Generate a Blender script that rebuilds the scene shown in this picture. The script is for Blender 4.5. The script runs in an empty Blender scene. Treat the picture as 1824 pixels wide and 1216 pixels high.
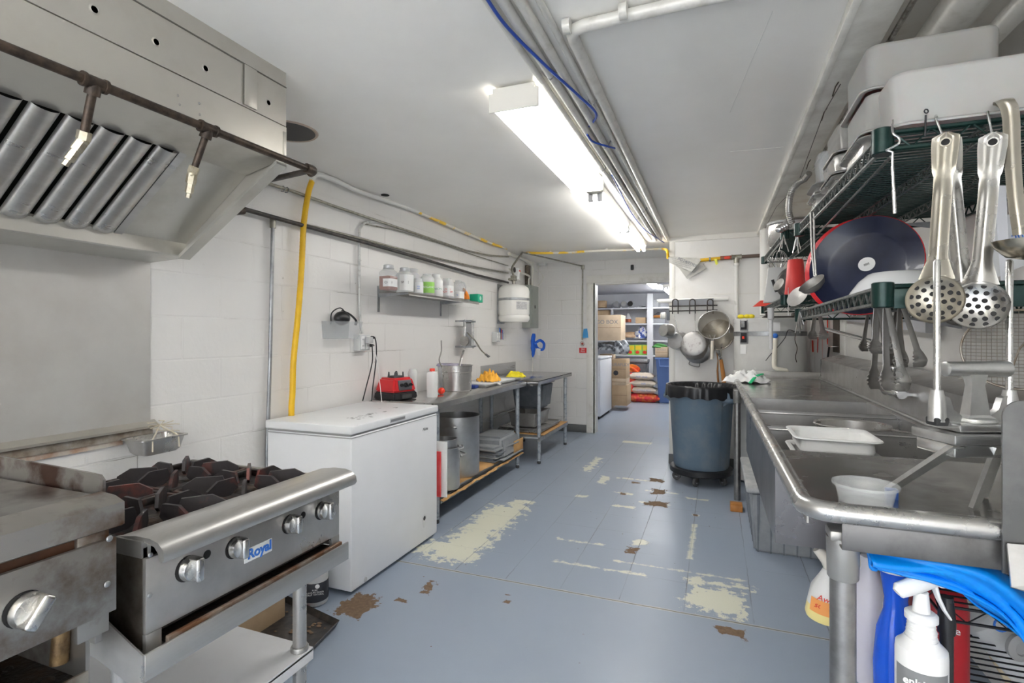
import bpy, bmesh, math, random
from math import sin, cos, pi, radians as R
from mathutils import Vector as V, Matrix as M4, Euler

random.seed(7)
SC = bpy.context.scene
COL = SC.collection
# ---------------------------------------------------------------- camera
FPX, CXP, CYP, EYE = 932.0, 912.0, 598.0, 1.31        # focal length in pixels of the 1824 px wide frame, eye height
TH = math.atan(363 / 932.0)
ST, CT = sin(TH), cos(TH)
cam = bpy.data.cameras.new('camera'); camo = bpy.data.objects.new('camera', cam); COL.objects.link(camo)
cam.sensor_width = 36; cam.lens = FPX / 1824 * 36; cam.shift_y = (CYP - 608) / 1824
cam.clip_start = .02; cam.clip_end = 100
camo.location = (0, 0, EYE); camo.rotation_euler = (pi / 2, 0, TH)
SC.camera = camo
# ---------------------------------------------------------------- world, exposure
w = bpy.data.worlds.new('daylight'); SC.world = w; w.use_nodes = True
w.node_tree.nodes['Background'].inputs[0].default_value = (.93, .96, 1, 1)
w.node_tree.nodes['Background'].inputs[1].default_value = .75
SC.view_settings.view_transform = 'Standard'; SC.view_settings.look = 'None'
SC.view_settings.gamma = 1; SC.view_settings.use_curve_mapping = False
SC.view_settings.exposure = 2.42
LIGHT_DIFFUSER, LIGHT_TUBE, LIGHT_FILL = 3.6, 4.6, 19.5
LIGHT_STORE = 11.0
SC.cycles.max_bounces = 16; SC.cycles.diffuse_bounces = 10; SC.cycles.glossy_bounces = 6; SC.cycles.transparent_max_bounces = 16

def P(px, py, X=None, Y=None, Z=None, d=None):
    """point of the room seen at a pixel of the photograph, at a known depth plane"""
    k = (px - CXP) / FPX; a = CT * k - ST; b = ST * k + CT; g = (CYP - py) / FPX
    if X is not None: d = X / a
    elif Y is not None: d = Y / b
    elif Z is not None: d = (Z - EYE) / g
    return V((a * d, b * d, EYE + g * d))

# ---------------------------------------------------------------- room constants (metres)
XL, XR, YB, YP, XP, ZC, YN = -2.31, .97, 6.98, 5.6, -.44, 2.32, -2.2

# ---------------------------------------------------------------- materials
MT = {}
def nodes(name):
    m = bpy.data.materials.new(name); m.use_nodes = True
    return m, m.node_tree, m.node_tree.nodes['Principled BSDF']
def nd(t, kind, **kw):
    n = t.nodes.new(kind)
    for k, v in kw.items():
        if k.startswith('i_'): n.inputs[int(k[2:])].default_value = v
        else: setattr(n, k, v)
    return n
def lk(t, a, b): t.links.new(a, b)
def c4(c): return (c[0], c[1], c[2], 1)
def mat(name, col, rough=.5, metal=0, col2=None, scale=8, stretch=(1, 1, 1), bump=0, bscale=None, contrast=(.4, .65),
        trans=0, alpha=1, coat=0, spec=.5, emit=None, estr=0, rough2=None, ior=1.45, sss=0):
    if name in MT: return MT[name]
    m, t, b = nodes(name)
    b.inputs['Base Color'].default_value = c4(col); b.inputs['Roughness'].default_value = rough
    b.inputs['Metallic'].default_value = metal; b.inputs['Transmission Weight'].default_value = trans
    b.inputs['Alpha'].default_value = alpha; b.inputs['Coat Weight'].default_value = coat
    b.inputs['Specular IOR Level'].default_value = spec; b.inputs['IOR'].default_value = ior
    if sss: b.inputs['Subsurface Weight'].default_value = sss; b.inputs['Subsurface Scale'].default_value = .02
    if emit: b.inputs['Emission Color'].default_value = c4(emit); b.inputs['Emission Strength'].default_value = estr
    tc = nd(t, 'ShaderNodeTexCoord'); mp = nd(t, 'ShaderNodeMapping'); mp.inputs['Scale'].default_value = stretch
    lk(t, tc.outputs['Object'], mp.inputs[0])
    nz = nd(t, 'ShaderNodeTexNoise'); nz.inputs['Scale'].default_value = scale; nz.inputs['Detail'].default_value = 8
    nz.inputs['Roughness'].default_value = .6
    lk(t, mp.outputs[0], nz.inputs['Vector'])
    mr = nd(t, 'ShaderNodeMapRange'); mr.inputs[1].default_value = contrast[0]; mr.inputs[2].default_value = contrast[1]
    lk(t, nz.outputs[0], mr.inputs[0])
    if col2:
        mx = nd(t, 'ShaderNodeMix', data_type='RGBA'); mx.inputs[6].default_value = c4(col); mx.inputs[7].default_value = c4(col2)
        lk(t, mr.outputs[0], mx.inputs[0]); lk(t, mx.outputs[2], b.inputs['Base Color'])
    if rough2 is not None:
        m2 = nd(t, 'ShaderNodeMapRange'); m2.inputs[1].default_value = .35; m2.inputs[2].default_value = .7
        m2.inputs[3].default_value = rough; m2.inputs[4].default_value = rough2
        lk(t, nz.outputs[0], m2.inputs[0]); lk(t, m2.outputs[0], b.inputs['Roughness'])
    if bump:
        n2 = nd(t, 'ShaderNodeTexNoise'); n2.inputs['Scale'].default_value = bscale or scale * 3; n2.inputs['Detail'].default_value = 5
        lk(t, mp.outputs[0], n2.inputs['Vector'])
        bp = nd(t, 'ShaderNodeBump'); bp.inputs['Strength'].default_value = bump; bp.inputs['Distance'].default_value = .004
        lk(t, n2.outputs[0], bp.inputs['Height']); lk(t, bp.outputs[0], b.inputs['Normal'])
    MT[name] = m
    return m
steel = mat('steel', (.50, .49, .47), .24, .75, (.40, .385, .37), 5, rough2=.38)
steel_dull = mat('steel_dull', (.40, .39, .37), .38, .75, (.30, .285, .265), 6, rough2=.52)
steel_brush = mat('steel_brushed', (.54, .53, .51), .27, .8, (.46, .45, .43), 22, (1, .06, 1), rough2=.42)
steel_hood = mat('steel_hood', (.56, .535, .485), .36, .7, (.48, .455, .40), 3, rough2=.46)
steel_hood2 = mat('steel_hood_inner', (.56, .545, .50), .32, .7, (.36, .34, .29), 2.5, rough2=.5, contrast=(.5, .8))
steel_sheet = mat('steel_sheet', (.62, .61, .585), .4, .45, (.54, .52, .49), 2.2, rough2=.45, bump=.15, bscale=2)
chrome = mat('chrome', (.80, .80, .80), .09, 1)
chrome_dull = mat('chrome_dull', (.66, .655, .64), .2, 1, (.5, .49, .47), 20, rough2=.35)
alu = mat('aluminium', (.56, .56, .56), .33, 1, (.5, .5, .5), 12, rough2=.5)
alu_worn = mat('aluminium_worn', (.42, .41, .40), .5, .85, (.22, .2, .19), 26, contrast=(.52, .72))
galv = mat('galvanised', (.42, .43, .44), .42, 1, (.34, .35, .36), 25, rough2=.6)
galv_paint = mat('galv_leg', (.42, .45, .48), .5, .4, (.26, .29, .33), 30, contrast=(.5, .62))
rust = mat('rusty_pipe', (.045, .034, .027), .45, .5, (.10, .07, .05), 30, bump=.4)
black_iron = mat('black_iron', (.05, .048, .047), .42, .4, (.10, .085, .075), 25)
pipe_steel = mat('pipe_steel', (.40, .385, .33), .42, .7, (.27, .255, .21), 30)
brass = mat('brass_dirty', (.62, .57, .45), .35, .8, (.42, .36, .25), 40)
grate = mat('cast_iron', (.04, .037, .036), .55, .3, (.11, .05, .038), 16, bump=.6, contrast=(.5, .66))
grate_hot = mat('cast_iron_heated', (.045, .04, .042), .5, .3, (.20, .055, .042), 7, bump=.5, contrast=(.5, .66))
grease = mat('burnt_grease', (.016, .012, .010), .3, .1, (.06, .033, .018), 22, bump=1, contrast=(.45, .7), rough2=.6)
greasy_steel = mat('greasy_steel', (.42, .40, .37), .36, .9, (.13, .065, .03), 7, contrast=(.5, .72), rough2=.5)
dark = mat('dark_cavity', (.012, .011, .011), .7)
white_paint = mat('white_paint', (.80, .79, .76), .45)
wall_paint = mat('wall_paint_flat', (.80, .79, .765), .42, 0, (.72, .70, .66), 3, contrast=(.5, .75), bump=.12, bscale=40)
white_enamel = mat('white_enamel', (.80, .81, .83), .28, 0, (.76, .77, .79), 2)
plastic_white = mat('plastic_white', (.78, .78, .77), .4)
plastic_tub = mat('plastic_food_box', (.43, .425, .41), .42, 0, (.38, .37, .345), 3, sss=.15)
frost = mat('plastic_frosted', (.82, .83, .83), .35, alpha=.62, sss=.1)
clear = mat('plastic_clear', (.70, .72, .73), .12, alpha=.30)
clear_dim = mat('plastic_clear_dim', (.60, .62, .64), .2, alpha=.36)
black_pl = mat('plastic_black', (.018, .018, .02), .35)
black_film = mat('bin_liner', (.022, .022, .024), .28, 0, bump=.5, bscale=14)
rubber = mat('rubber', (.03, .03, .03), .6)
grey_pl = mat('plastic_grey', (.24, .255, .27), .5, 0, (.30, .31, .32), 9)
grey_pl2 = mat('plastic_grey_dark', (.13, .145, .165), .45, 0, (.19, .2, .22), 9)
bin_blue = mat('bin_blue_grey', (.125, .18, .24), .45, 0, (.19, .225, .26), 6, contrast=(.45, .7))
blue_bin = mat('bin_blue', (.09, .16, .36), .45)
red_pl = mat('plastic_red', (.62, .025, .03), .3)
red_bright = mat('plastic_bright_red', (.85, .07, .04), .35)
orange_pl = mat('orange', (.85, .25, .02), .5)
yellow_paint = mat('yellow_coating', (.85, .52, .02), .4, 0, (.78, .45, .02), 12)
yellow_cloth = mat('yellow_cloth', (.86, .72, .03), .9, bump=.6)
orange_cloth = mat('orange_cloth', (.95, .48, .06), .9, bump=.6)
green_pl = mat('green', (.01, .42, .24), .5)
green_lt = mat('label_green', (.30, .62, .12), .5)
blue_cloth = mat('blue_cloth', (.02, .13, .62), .7, bump=.4)
blue_glove = mat('blue_rubber', (.0, .20, .72), .38, 0, (.0, .26, .78), 5, bump=.2, bscale=9)
blue_tag = mat('blue_tag', (.06, .32, .66), .45)
blue_liquid = mat('blue_bottle', (.01, .10, .68), .18, coat=.3)
blue_cable = mat('blue_cable', (.02, .07, .38), .4)
label_w = mat('label_white', (.80, .80, .79), .55)
label_b = mat('label_black', (.035, .037, .045), .5)
ink = mat('ink_black', (.02, .02, .025), .5)
ink_grey = mat('ink_grey', (.25, .26, .28), .5)
ink_blue = mat('ink_blue', (.04, .18, .62), .5)
ink_red = mat('ink_red', (.75, .06, .03), .5)
ink_white = mat('ink_white', (.85, .85, .85), .5)
carton = mat('cardboard', (.50, .36, .22), .85, 0, (.44, .31, .185), 7)
carton_l = mat('cardboard_light', (.60, .47, .33), .85, 0, (.53, .41, .28), 7)
carton_o = mat('cardboard_orange', (.62, .36, .14), .8, 0, (.5, .28, .11), 6)
wood = mat('wood_orange', (.50, .21, .05), .5, 0, (.36, .14, .03), 12, (1, 1, .15))
wood_l = mat('wood_pale', (.72, .62, .45), .6, 0, (.62, .50, .34), 12, (1, 1, .15))
green_coat = mat('shelf_green', (.006, .026, .022), .28, .3, (.009, .036, .03), 20)
shelf_wire = mat('shelf_wire', (.30, .31, .30), .3, .9, (.12, .14, .135), 60)
black_wire = mat('black_wire', (.015, .015, .017), .35, .3)
rim_wire = mat('mesh_rim', (.42, .38, .33), .35, .9, (.25, .2, .15), 30)
rag = mat('white_towel', (.78, .78, .77), .95, bump=.8, bscale=60)
paper = mat('paper', (.58, .57, .53), .8, 0, (.50, .49, .45), 5)
burlap = mat('sack_cream', (.66, .58, .48), .85, 0, (.56, .48, .39), 10)
net_red = mat('net_red', (.72, .03, .06), .6, 0, (.80, .16, .05), 18, contrast=(.45, .55))
onion = mat('onion', (.80, .28, .06), .5, 0, (.70, .12, .06), 9)
navy = mat('enamel_navy', (.010, .014, .035), .28, 0, (.02, .026, .065), 5, coat=.2)
tomato = mat('tomato', (.80, .05, .02), .3)
lemon = mat('lemon', (.88, .72, .03), .45)
bag_grey = mat('plastic_wrap', (.5, .52, .54), .2, .2, (.12, .13, .14), 12, contrast=(.45, .6), bump=.8)
foil_blue = mat('bag_blue_white', (.75, .75, .74), .4, 0, (.08, .13, .42), 14, contrast=(.5, .53))
panel_grey = mat('electric_panel_paint', (.36, .385, .35), .5, 0, (.32, .345, .315), 6)
pvc = mat('pvc_cream', (.78, .74, .64), .4)
chili = mat('spice_brown', (.30, .08, .035), .8, 0, (.26, .07, .03), 9)
spice = mat('spice_tan', (.40, .30, .2), .8)
bread = mat('bread_bag', (.42, .27, .16), .5, 0, (.52, .36, .22), 9)

# ---------------------------------------------------------------- mesh builder
WL = {}                                   # object -> the point its mesh is built about
class MB:
    def __init__(s): s.b = bmesh.new()
    def _xf(s, vs, m):
        if m is not None:
            for v in vs: v.co = m @ v.co
        return vs
    def poly(s, pts, faces):
        vs = [s.b.verts.new(p) for p in pts]
        for f in faces:
            try: s.b.faces.new([vs[i] for i in f])
            except ValueError: pass
        return vs
    def box(s, x0, x1, y0, y1, z0, z1, bev=0, m=None, seg=2):
        if x0 > x1: x0, x1 = x1, x0
        if y0 > y1: y0, y1 = y1, y0
        if z0 > z1: z0, z1 = z1, z0
        t = bmesh.new()
        r = bmesh.ops.create_cube(t, size=1)
        for v in r['verts']:
            v.co = V((x0 + (v.co.x + .5) * (x1 - x0), y0 + (v.co.y + .5) * (y1 - y0), z0 + (v.co.z + .5) * (z1 - z0)))
        if bev:
            bev = min(bev, .45 * min(x1 - x0, y1 - y0, z1 - z0))
            bmesh.ops.bevel(t, geom=t.edges[:], offset=bev, segments=seg, affect='EDGES', profile=.5)
        s.merge(t, m); return s
    def merge(s, t, m=None):
        mp = {}
        for v in t.verts: mp[v] = s.b.verts.new((m @ v.co) if m is not None else v.co)
        for f in t.faces:
            try: s.b.faces.new([mp[v] for v in f.verts])
            except ValueError: pass
        t.free()
    def prism(s, pts, d, m=None):
        """closed outline of 3-D points pushed along vector d"""
        d = V(d); n = len(pts); A = [V(p) for p in pts]
        q = A + [p + d for p in A]
        if m is not None: q = [m @ p for p in q]
        s.poly(q, [list(range(n))[::-1], list(range(n, 2 * n))] + [[i, (i + 1) % n, n + (i + 1) % n, n + i] for i in range(n)])
        return s
    def tube(s, pts, r, n=10, cap=True, closed=False, flat=None):
        pts = [V(p) for p in pts]; k = len(pts)
        rs = r if isinstance(r, (list, tuple)) else [r] * k
        rings = []; up = None
        for i, p in enumerate(pts):
            if closed: t = (pts[(i + 1) % k] - pts[i - 1])
            else: t = (pts[min(i + 1, k - 1)] - pts[max(i - 1, 0)])
            if t.length < 1e-9: t = V((0, 0, 1))
            t.normalize()
            if up is None:
                up = V((0, 0, 1)) if abs(t.z) < .95 else V((1, 0, 0))
            u = (up - t * up.dot(t))
            if u.length < 1e-6: u = t.orthogonal()
            u.normalize(); w_ = t.cross(u); up = u
            f1, f2 = flat or (1, 1)
            rings.append([s.b.verts.new(p + (u * cos(2 * pi * j / n) * f1 + w_ * sin(2 * pi * j / n) * f2) * rs[i]) for j in range(n)])
        for i in range(k if closed else k - 1):
            a, b_ = rings[i], rings[(i + 1) % k]
            for j in range(n):
                try: s.b.faces.new([a[j], a[(j + 1) % n], b_[(j + 1) % n], b_[j]])
                except ValueError: pass
        if cap and not closed:
            s.b.faces.new(rings[0][::-1]); s.b.faces.new(rings[-1])
        return s
    def cyl(s, a, b_, r, r2=None, n=20, cap=True): return s.tube([a, b_], [r, r if r2 is None else r2], n, cap)
    def lathe(s, prof, c=(0, 0, 0), n=32, m=None, sx=1, sy=1, sq=0, cap=True):
        """profile (radius, height) turned about z; sq > 0 squares the section"""
        rings = []
        for (r, z) in prof:
            ring = []
            for j in range(n):
                a = 2 * pi * j / n; k = 1
                if sq: k = (abs(cos(a)) ** sq + abs(sin(a)) ** sq) ** (-1 / sq)
                p = V((r * k * cos(a) * sx, r * k * sin(a) * sy, z)) + (V(c) if m is None else V((0, 0, 0)))
                ring.append(s.b.verts.new(m @ p if m is not None else p))
            rings.append(ring)
        for i in range(len(rings) - 1):
            a, b_ = rings[i], rings[i + 1]
            for j in range(n): s.b.faces.new([a[j], a[(j + 1) % n], b_[(j + 1) % n], b_[j]])
        if cap and prof[0][0] > 1e-6: s.b.faces.new(rings[0][::-1])
        if cap and prof[-1][0] > 1e-6: s.b.faces.new(rings[-1])
        return s
    def ball(s, c, r, sc=(1, 1, 1), n=12, m=None):
        t = bmesh.new(); bmesh.ops.create_uvsphere(t, u_segments=n * 2, v_segments=n, radius=r)
        for v in t.verts: v.co = V((v.co.x * sc[0], v.co.y * sc[1], v.co.z * sc[2])) + V(c)
        s.merge(t, m); return s
    def grid(s, nx, ny, fn):
        g = [[s.b.verts.new(fn(i / nx, j / ny)) for j in range(ny + 1)] for i in range(nx + 1)]
        for i in range(nx):
            for j in range(ny): s.b.faces.new([g[i][j], g[i + 1][j], g[i + 1][j + 1], g[i][j + 1]])
        return s
    def thick(s, t):
        s.b.normal_update()
        bmesh.ops.solidify(s.b, geom=s.b.faces[:], thickness=t); return s
    def move(s, m):
        for v in s.b.verts: v.co = m @ v.co
        return s
    def build(s, name, material, parent=None, smooth=True, origin=None, ang=38):
        bmesh.ops.remove_doubles(s.b, verts=s.b.verts[:], dist=1e-6)
        bmesh.ops.recalc_face_normals(s.b, faces=s.b.faces[:])
        off = WL[parent] if parent is not None else (V(origin) if origin is not None else None)
        if off is None:
            xs = [v.co for v in s.b.verts]
            lo = V([min(v[i] for v in xs) for i in range(3)]); hi = V([max(v[i] for v in xs) for i in range(3)])
            off = V(((lo.x + hi.x) / 2, (lo.y + hi.y) / 2, lo.z))
        for v in s.b.verts: v.co -= off
        if smooth:
            a = R(ang)
            for e in s.b.edges:
                e.smooth = not (len(e.link_faces) == 2 and e.calc_face_angle(0) > a)
            for f in s.b.faces: f.smooth = True
        me = bpy.data.meshes.new(name); s.b.to_mesh(me); s.b.free()
        me.materials.append(material)
        o = bpy.data.objects.new(name, me); COL.objects.link(o)
        if parent is None: o.location = off
        else: o.parent = parent
        WL[o] = V(off)
        return o

def tag(o, label, cat, group=None, kind=None):
    o['label'] = label; o['category'] = cat
    if group: o['group'] = group
    if kind: o['kind'] = kind
    return o
def thing(name, loc, label, cat, group=None):
    o = bpy.data.objects.new(name, None); COL.objects.link(o); o.location = loc; o.empty_display_size = .05
    WL[o] = V(loc); return tag(o, label, cat, group)
def struct(o): o['kind'] = 'structure'; return o
def dup(o, loc=None, rot=None, label=None, parent=None, scale=None):
    c = o.copy(); COL.objects.link(c)
    if parent is not None: c.parent = parent
    for ch in [x for x in bpy.data.objects if x.parent == o]: dup(ch, parent=c)
    if loc is not None: c.location = loc
    if rot is not None: c.rotation_euler = rot
    if scale is not None: c.scale = scale
    if label: c['label'] = label
    return c
def frame(o, x, y):
    """matrix with origin o, local x and y axes given"""
    x = V(x).normalized(); y = V(y); y = (y - x * x.dot(y)).normalized(); z = x.cross(y)
    m = M4.Identity(4)
    for i in range(3): m[i][0] = x[i]; m[i][1] = y[i]; m[i][2] = z[i]; m[i][3] = o[i]
    return m
def text(s, size, m, material, parent, name='lettering', label=None, ext=.0006, bold=0, shear=0, sx=1):
    cu = bpy.data.curves.new('t', 'FONT'); cu.body = s; cu.size = size; cu.extrude = ext; cu.align_x = 'CENTER'; cu.align_y = 'CENTER'
    cu.offset = bold; cu.shear = shear
    ob = bpy.data.objects.new('t', cu); COL.objects.link(ob)
    dg = bpy.context.evaluated_depsgraph_get(); dg.update()
    me = bpy.data.meshes.new_from_object(ob.evaluated_get(dg))
    bpy.data.objects.remove(ob); bpy.data.curves.remove(cu)
    b = MB(); b.b.from_mesh(me); bpy.data.meshes.remove(me)
    for v in b.b.verts: v.co.x *= sx
    b.move(m)
    o = b.build(name, material, parent, smooth=False)
    if label: o['label'] = label
    return o
def bez(p, n=8):
    """smooth curve through points (Catmull-Rom)"""
    p = [V(q) for q in p]; out = []
    q = [p[0] * 2 - p[1]] + p + [p[-1] * 2 - p[-2]]
    for i in range(1, len(q) - 2):
        for k in range(n):
            t = k / n; a, b, c, d = q[i - 1], q[i], q[i + 1], q[i + 2]
            out.append(.5 * ((2 * b) + (c - a) * t + (2 * a - 5 * b + 4 * c - d) * t * t + (3 * b - a - 3 * c + d) * t ** 3))
    out.append(p[-1]); return out
def tubobj(name, pts, r, m, parent=None, n=10, **k): return MB().tube(pts, r, n, **k).build(name, m, parent)
# ================================================================ SETTING
def plank_wall_mat():
    m, t, b = nodes('block_wall_paint'); b.inputs['Roughness'].default_value = .3
    tc = nd(t, 'ShaderNodeTexCoord'); geo = nd(t, 'ShaderNodeNewGeometry'); sp = nd(t, 'ShaderNodeSeparateXYZ')
    lk(t, geo.outputs['Position'], sp.inputs[0])
    ad = nd(t, 'ShaderNodeMath', operation='ADD'); lk(t, sp.outputs[0], ad.inputs[0]); lk(t, sp.outputs[1], ad.inputs[1])
    cb = nd(t, 'ShaderNodeCombineXYZ'); lk(t, ad.outputs[0], cb.inputs[0]); lk(t, sp.outputs[2], cb.inputs[1])
    br = nd(t, 'ShaderNodeTexBrick'); br.inputs['Scale'].default_value = 1; br.inputs['Mortar Size'].default_value = .006
    br.inputs['Mortar Smooth'].default_value = .6
    br.inputs['Brick Width'].default_value = .4; br.inputs['Row Height'].default_value = .2
    lk(t, cb.outputs[0], br.inputs['Vector'])
    nz = nd(t, 'ShaderNodeTexNoise'); nz.inputs['Scale'].default_value = 2.3; nz.inputs['Detail'].default_value = 9
    lk(t, geo.outputs['Position'], nz.inputs['Vector'])
    # hairline cracks along some mortar lines
    br2 = nd(t, 'ShaderNodeTexBrick'); br2.inputs['Scale'].default_value = 1; br2.inputs['Mortar Size'].default_value = .0016
    br2.inputs['Mortar Smooth'].default_value = .2; br2.inputs['Brick Width'].default_value = .4; br2.inputs['Row Height'].default_value = .2
    wz = nd(t, 'ShaderNodeTexNoise'); wz.inputs['Scale'].default_value = 30
    lk(t, geo.outputs['Position'], wz.inputs['Vector'])
    va = nd(t, 'ShaderNodeVectorMath', operation='SCALE'); va.inputs[3].default_value = .006; lk(t, wz.outputs['Color'], va.inputs[0])
    vb = nd(t, 'ShaderNodeVectorMath', operation='ADD'); lk(t, va.outputs[0], vb.inputs[0]); lk(t, cb.outputs[0], vb.inputs[1])
    lk(t, vb.outputs[0], br2.inputs['Vector'])
    cm = nd(t, 'ShaderNodeMapRange'); cm.inputs[1].default_value = .53; cm.inputs[2].default_value = .66; lk(t, nz.outputs[0], cm.inputs[0])
    cr = nd(t, 'ShaderNodeMath', operation='MULTIPLY'); lk(t, cm.outputs[0], cr.inputs[0]); lk(t, br2.outputs['Fac'], cr.inputs[1])
    dirt = nd(t, 'ShaderNodeTexVoronoi'); dirt.inputs['Scale'].default_value = 9; lk(t, geo.outputs['Position'], dirt.inputs['Vector'])
    dm = nd(t, 'ShaderNodeMapRange'); dm.inputs[1].default_value = .07; dm.inputs[2].default_value = .03; lk(t, dirt.outputs['Distance'], dm.inputs[0])
    dm2 = nd(t, 'ShaderNodeMath', operation='MULTIPLY'); lk(t, dm.outputs[0], dm2.inputs[0]); lk(t, cm.outputs[0], dm2.inputs[1])
    mxm = nd(t, 'ShaderNodeMath', operation='MAXIMUM'); lk(t, cr.outputs[0], mxm.inputs[0]); lk(t, dm2.outputs[0], mxm.inputs[1])
    c1 = nd(t, 'ShaderNodeMix', data_type='RGBA'); c1.inputs[6].default_value = (.79, .78, .765, 1); c1.inputs[7].default_value = (.74, .725, .70, 1)
    lk(t, nz.outputs[0], c1.inputs[0])
    c2 = nd(t, 'ShaderNodeMix', data_type='RGBA'); c2.inputs[7].default_value = (.22, .20, .17, 1)
    sc_ = nd(t, 'ShaderNodeMath', operation='MULTIPLY', i_1=.8); lk(t, mxm.outputs[0], sc_.inputs[0])
    lk(t, sc_.outputs[0], c2.inputs[0]); lk(t, c1.outputs[2], c2.inputs[6]); lk(t, c2.outputs[2], b.inputs['Base Color'])
    n3 = nd(t, 'ShaderNodeTexNoise'); n3.inputs['Scale'].default_value = 45; n3.inputs['Detail'].default_value = 4
    lk(t, geo.outputs['Position'], n3.inputs['Vector'])
    sub = nd(t, 'ShaderNodeMath', operation='MULTIPLY_ADD', i_1=-.45); lk(t, br.outputs['Fac'], sub.inputs[0]); 
    s3 = nd(t, 'ShaderNodeMath', operation='MULTIPLY', i_1=.35); lk(t, n3.outputs[0], s3.inputs[0]); lk(t, s3.outputs[0], sub.inputs[2])
    bp = nd(t, 'ShaderNodeBump'); bp.inputs['Strength'].default_value = .45; bp.inputs['Distance'].default_value = .006
    lk(t, sub.outputs[0], bp.inputs['Height']); lk(t, bp.outputs[0], b.inputs['Normal'])
    return m
block_paint = plank_wall_mat()

def floor_mat():
    m, t, b = nodes('floor_paint')
    geo = nd(t, 'ShaderNodeNewGeometry'); pos = geo.outputs['Position']
    n1 = nd(t, 'ShaderNodeTexNoise'); n1.inputs['Scale'].default_value = 14; n1.inputs['Detail'].default_value = 10; n1.inputs['Roughness'].default_value = .68
    lk(t, pos, n1.inputs['Vector'])
    n2 = nd(t, 'ShaderNodeTexNoise'); n2.inputs['Scale'].default_value = 1.6; n2.inputs['Detail'].default_value = 6; lk(t, pos, n2.inputs['Vector'])
    sp = nd(t, 'ShaderNodeSeparateXYZ'); lk(t, pos, sp.inputs[0])
    def mth(op, a, b_=None, c=None):
        n = nd(t, 'ShaderNodeMath', operation=op)
        for i, q in enumerate((a, b_, c)):
            if q is None: continue
            if hasattr(q, 'links'): lk(t, q, n.inputs[i])
            else: n.inputs[i].default_value = q
        return n.outputs[0]
    def patch(cx, cy, hx, hy, amp=.10, soft=.012, rot=0):
        x = mth('SUBTRACT', sp.outputs[0], cx); y = mth('SUBTRACT', sp.outputs[1], cy)
        if rot:
            x2 = mth('ADD', mth('MULTIPLY', x, cos(rot)), mth('MULTIPLY', y, sin(rot)))
            y = mth('ADD', mth('MULTIPLY', x, -sin(rot)), mth('MULTIPLY', y, cos(rot))); x = x2
        dx = mth('SUBTRACT', mth('ABSOLUTE', x), hx); dy = mth('SUBTRACT', mth('ABSOLUTE', y), hy)
        d = mth('MAXIMUM', dx, dy)
        d = mth('ADD', d, mth('MULTIPLY', mth('SUBTRACT', n1.outputs[0], .5), amp * 2.2))
        mr = nd(t, 'ShaderNodeMapRange'); mr.inputs[1].default_value = soft; mr.inputs[2].default_value = -soft * .3; lk(t, d, mr.inputs[0])
        return mr.outputs[0]
    def union(ps):
        o = ps[0]
        for q in ps[1:]: o = mth('MAXIMUM', o, q)
        return o
    cream = union([patch(-1.47, 3.22, .13, .50, .28, .02), patch(-1.60, 2.86, .10, .10, .25), patch(-1.42, 3.75, .07, .16, .2),
                   patch(0.0, 2.78, .12, .12, .20), patch(.02, 2.97, .15, .015, .12), patch(-.10, 2.97, .03, .05, .12),
                   patch(-.62, 2.93, .26, .004, .06), patch(-.2, 3.06, .35, .002, .05), patch(-.80, 3.26, .14, .006, .07), patch(-.69, 4.86, .16, .01, .09),
                   patch(-.72, 4.4, .07, .012, .09), patch(-.95, 4.75, .03, .12, .10), patch(-.66, 4.06, .08, .02, .09), patch(-.45, 3.4, .03, .05, .09),
                   patch(-.14, 4.45, .07, .012, .08), patch(-.14, 4.05, .02, .015, .06), patch(-1.17, 5.3, .03, .30, .16), patch(-.44, 4.22, .12, .008, .07),
                   patch(-.42, 4.55, .12, .006, .07), patch(-1.02, 4.2, .04, .02, .07), patch(-.14, 3.55, .008, .3, .04), patch(-.28, 6.6, .17, .07, .05), patch(-.9, 6.55, .17, .06, .03)])
    brown = union([patch(-.50, 4.90, .06, .05, .09, .006), patch(-.44, 4.54, .055, .07, .09, .006), patch(-.43, 4.215, .075, .06, .09, .006),
                   patch(-.475, 3.24, .03, .045, .07, .006), patch(-1.62, 2.10, .075, .10, .12, .006), patch(.06, 2.51, .05, .03, .07, .006),
                   patch(-.66, 4.75, .035, .02, .05, .006), patch(-.72, 4.38, .02, .03, .04, .006), patch(-.96, 2.40, .012, .012, .03, .004), patch(-.98, 2.46, .02, .008, .03, .004),
                   patch(-1.40, 2.40, .03, .03, .09, .004), patch(-.14, 4.05, .015, .02, .03, .004), patch(-1.45, 2.22, .03, .015, .05, .004), patch(-1.38, 2.33, .02, .01, .04, .004)])
    vor = nd(t, 'ShaderNodeTexVoronoi'); vor.inputs['Scale'].default_value = 10; lk(t, pos, vor.inputs['Vector'])
    mr = nd(t, 'ShaderNodeMapRange'); mr.inputs[1].default_value = .05; mr.inputs[2].default_value = .035; lk(t, vor.outputs['Distance'], mr.inputs[0])
    gate = nd(t, 'ShaderNodeMapRange'); gate.inputs[1].default_value = .44; gate.inputs[2].default_value = .52; lk(t, n2.outputs[0], gate.inputs[0])
    specks = mth('MULTIPLY', mr.outputs[0], gate.outputs[0])
    brown = mth('MAXIMUM', brown, specks)
    # tile grid beyond the joint
    wob = mth('MULTIPLY', mth('SUBTRACT', n1.outputs[0], .5), .012)
    def gline(v, o, pitch, wd):
        q = mth('ABSOLUTE', mth('SUBTRACT', mth('WRAP', mth('ADD', mth('SUBTRACT', v, o), wob), pitch, 0.0), 0))
        q2 = mth('MINIMUM', q, mth('SUBTRACT', pitch, q))
        mm = nd(t, 'ShaderNodeMapRange'); mm.inputs[1].default_value = wd; mm.inputs[2].default_value = wd * .3; lk(t, q2, mm.inputs[0])
        return mm.outputs[0]
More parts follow.
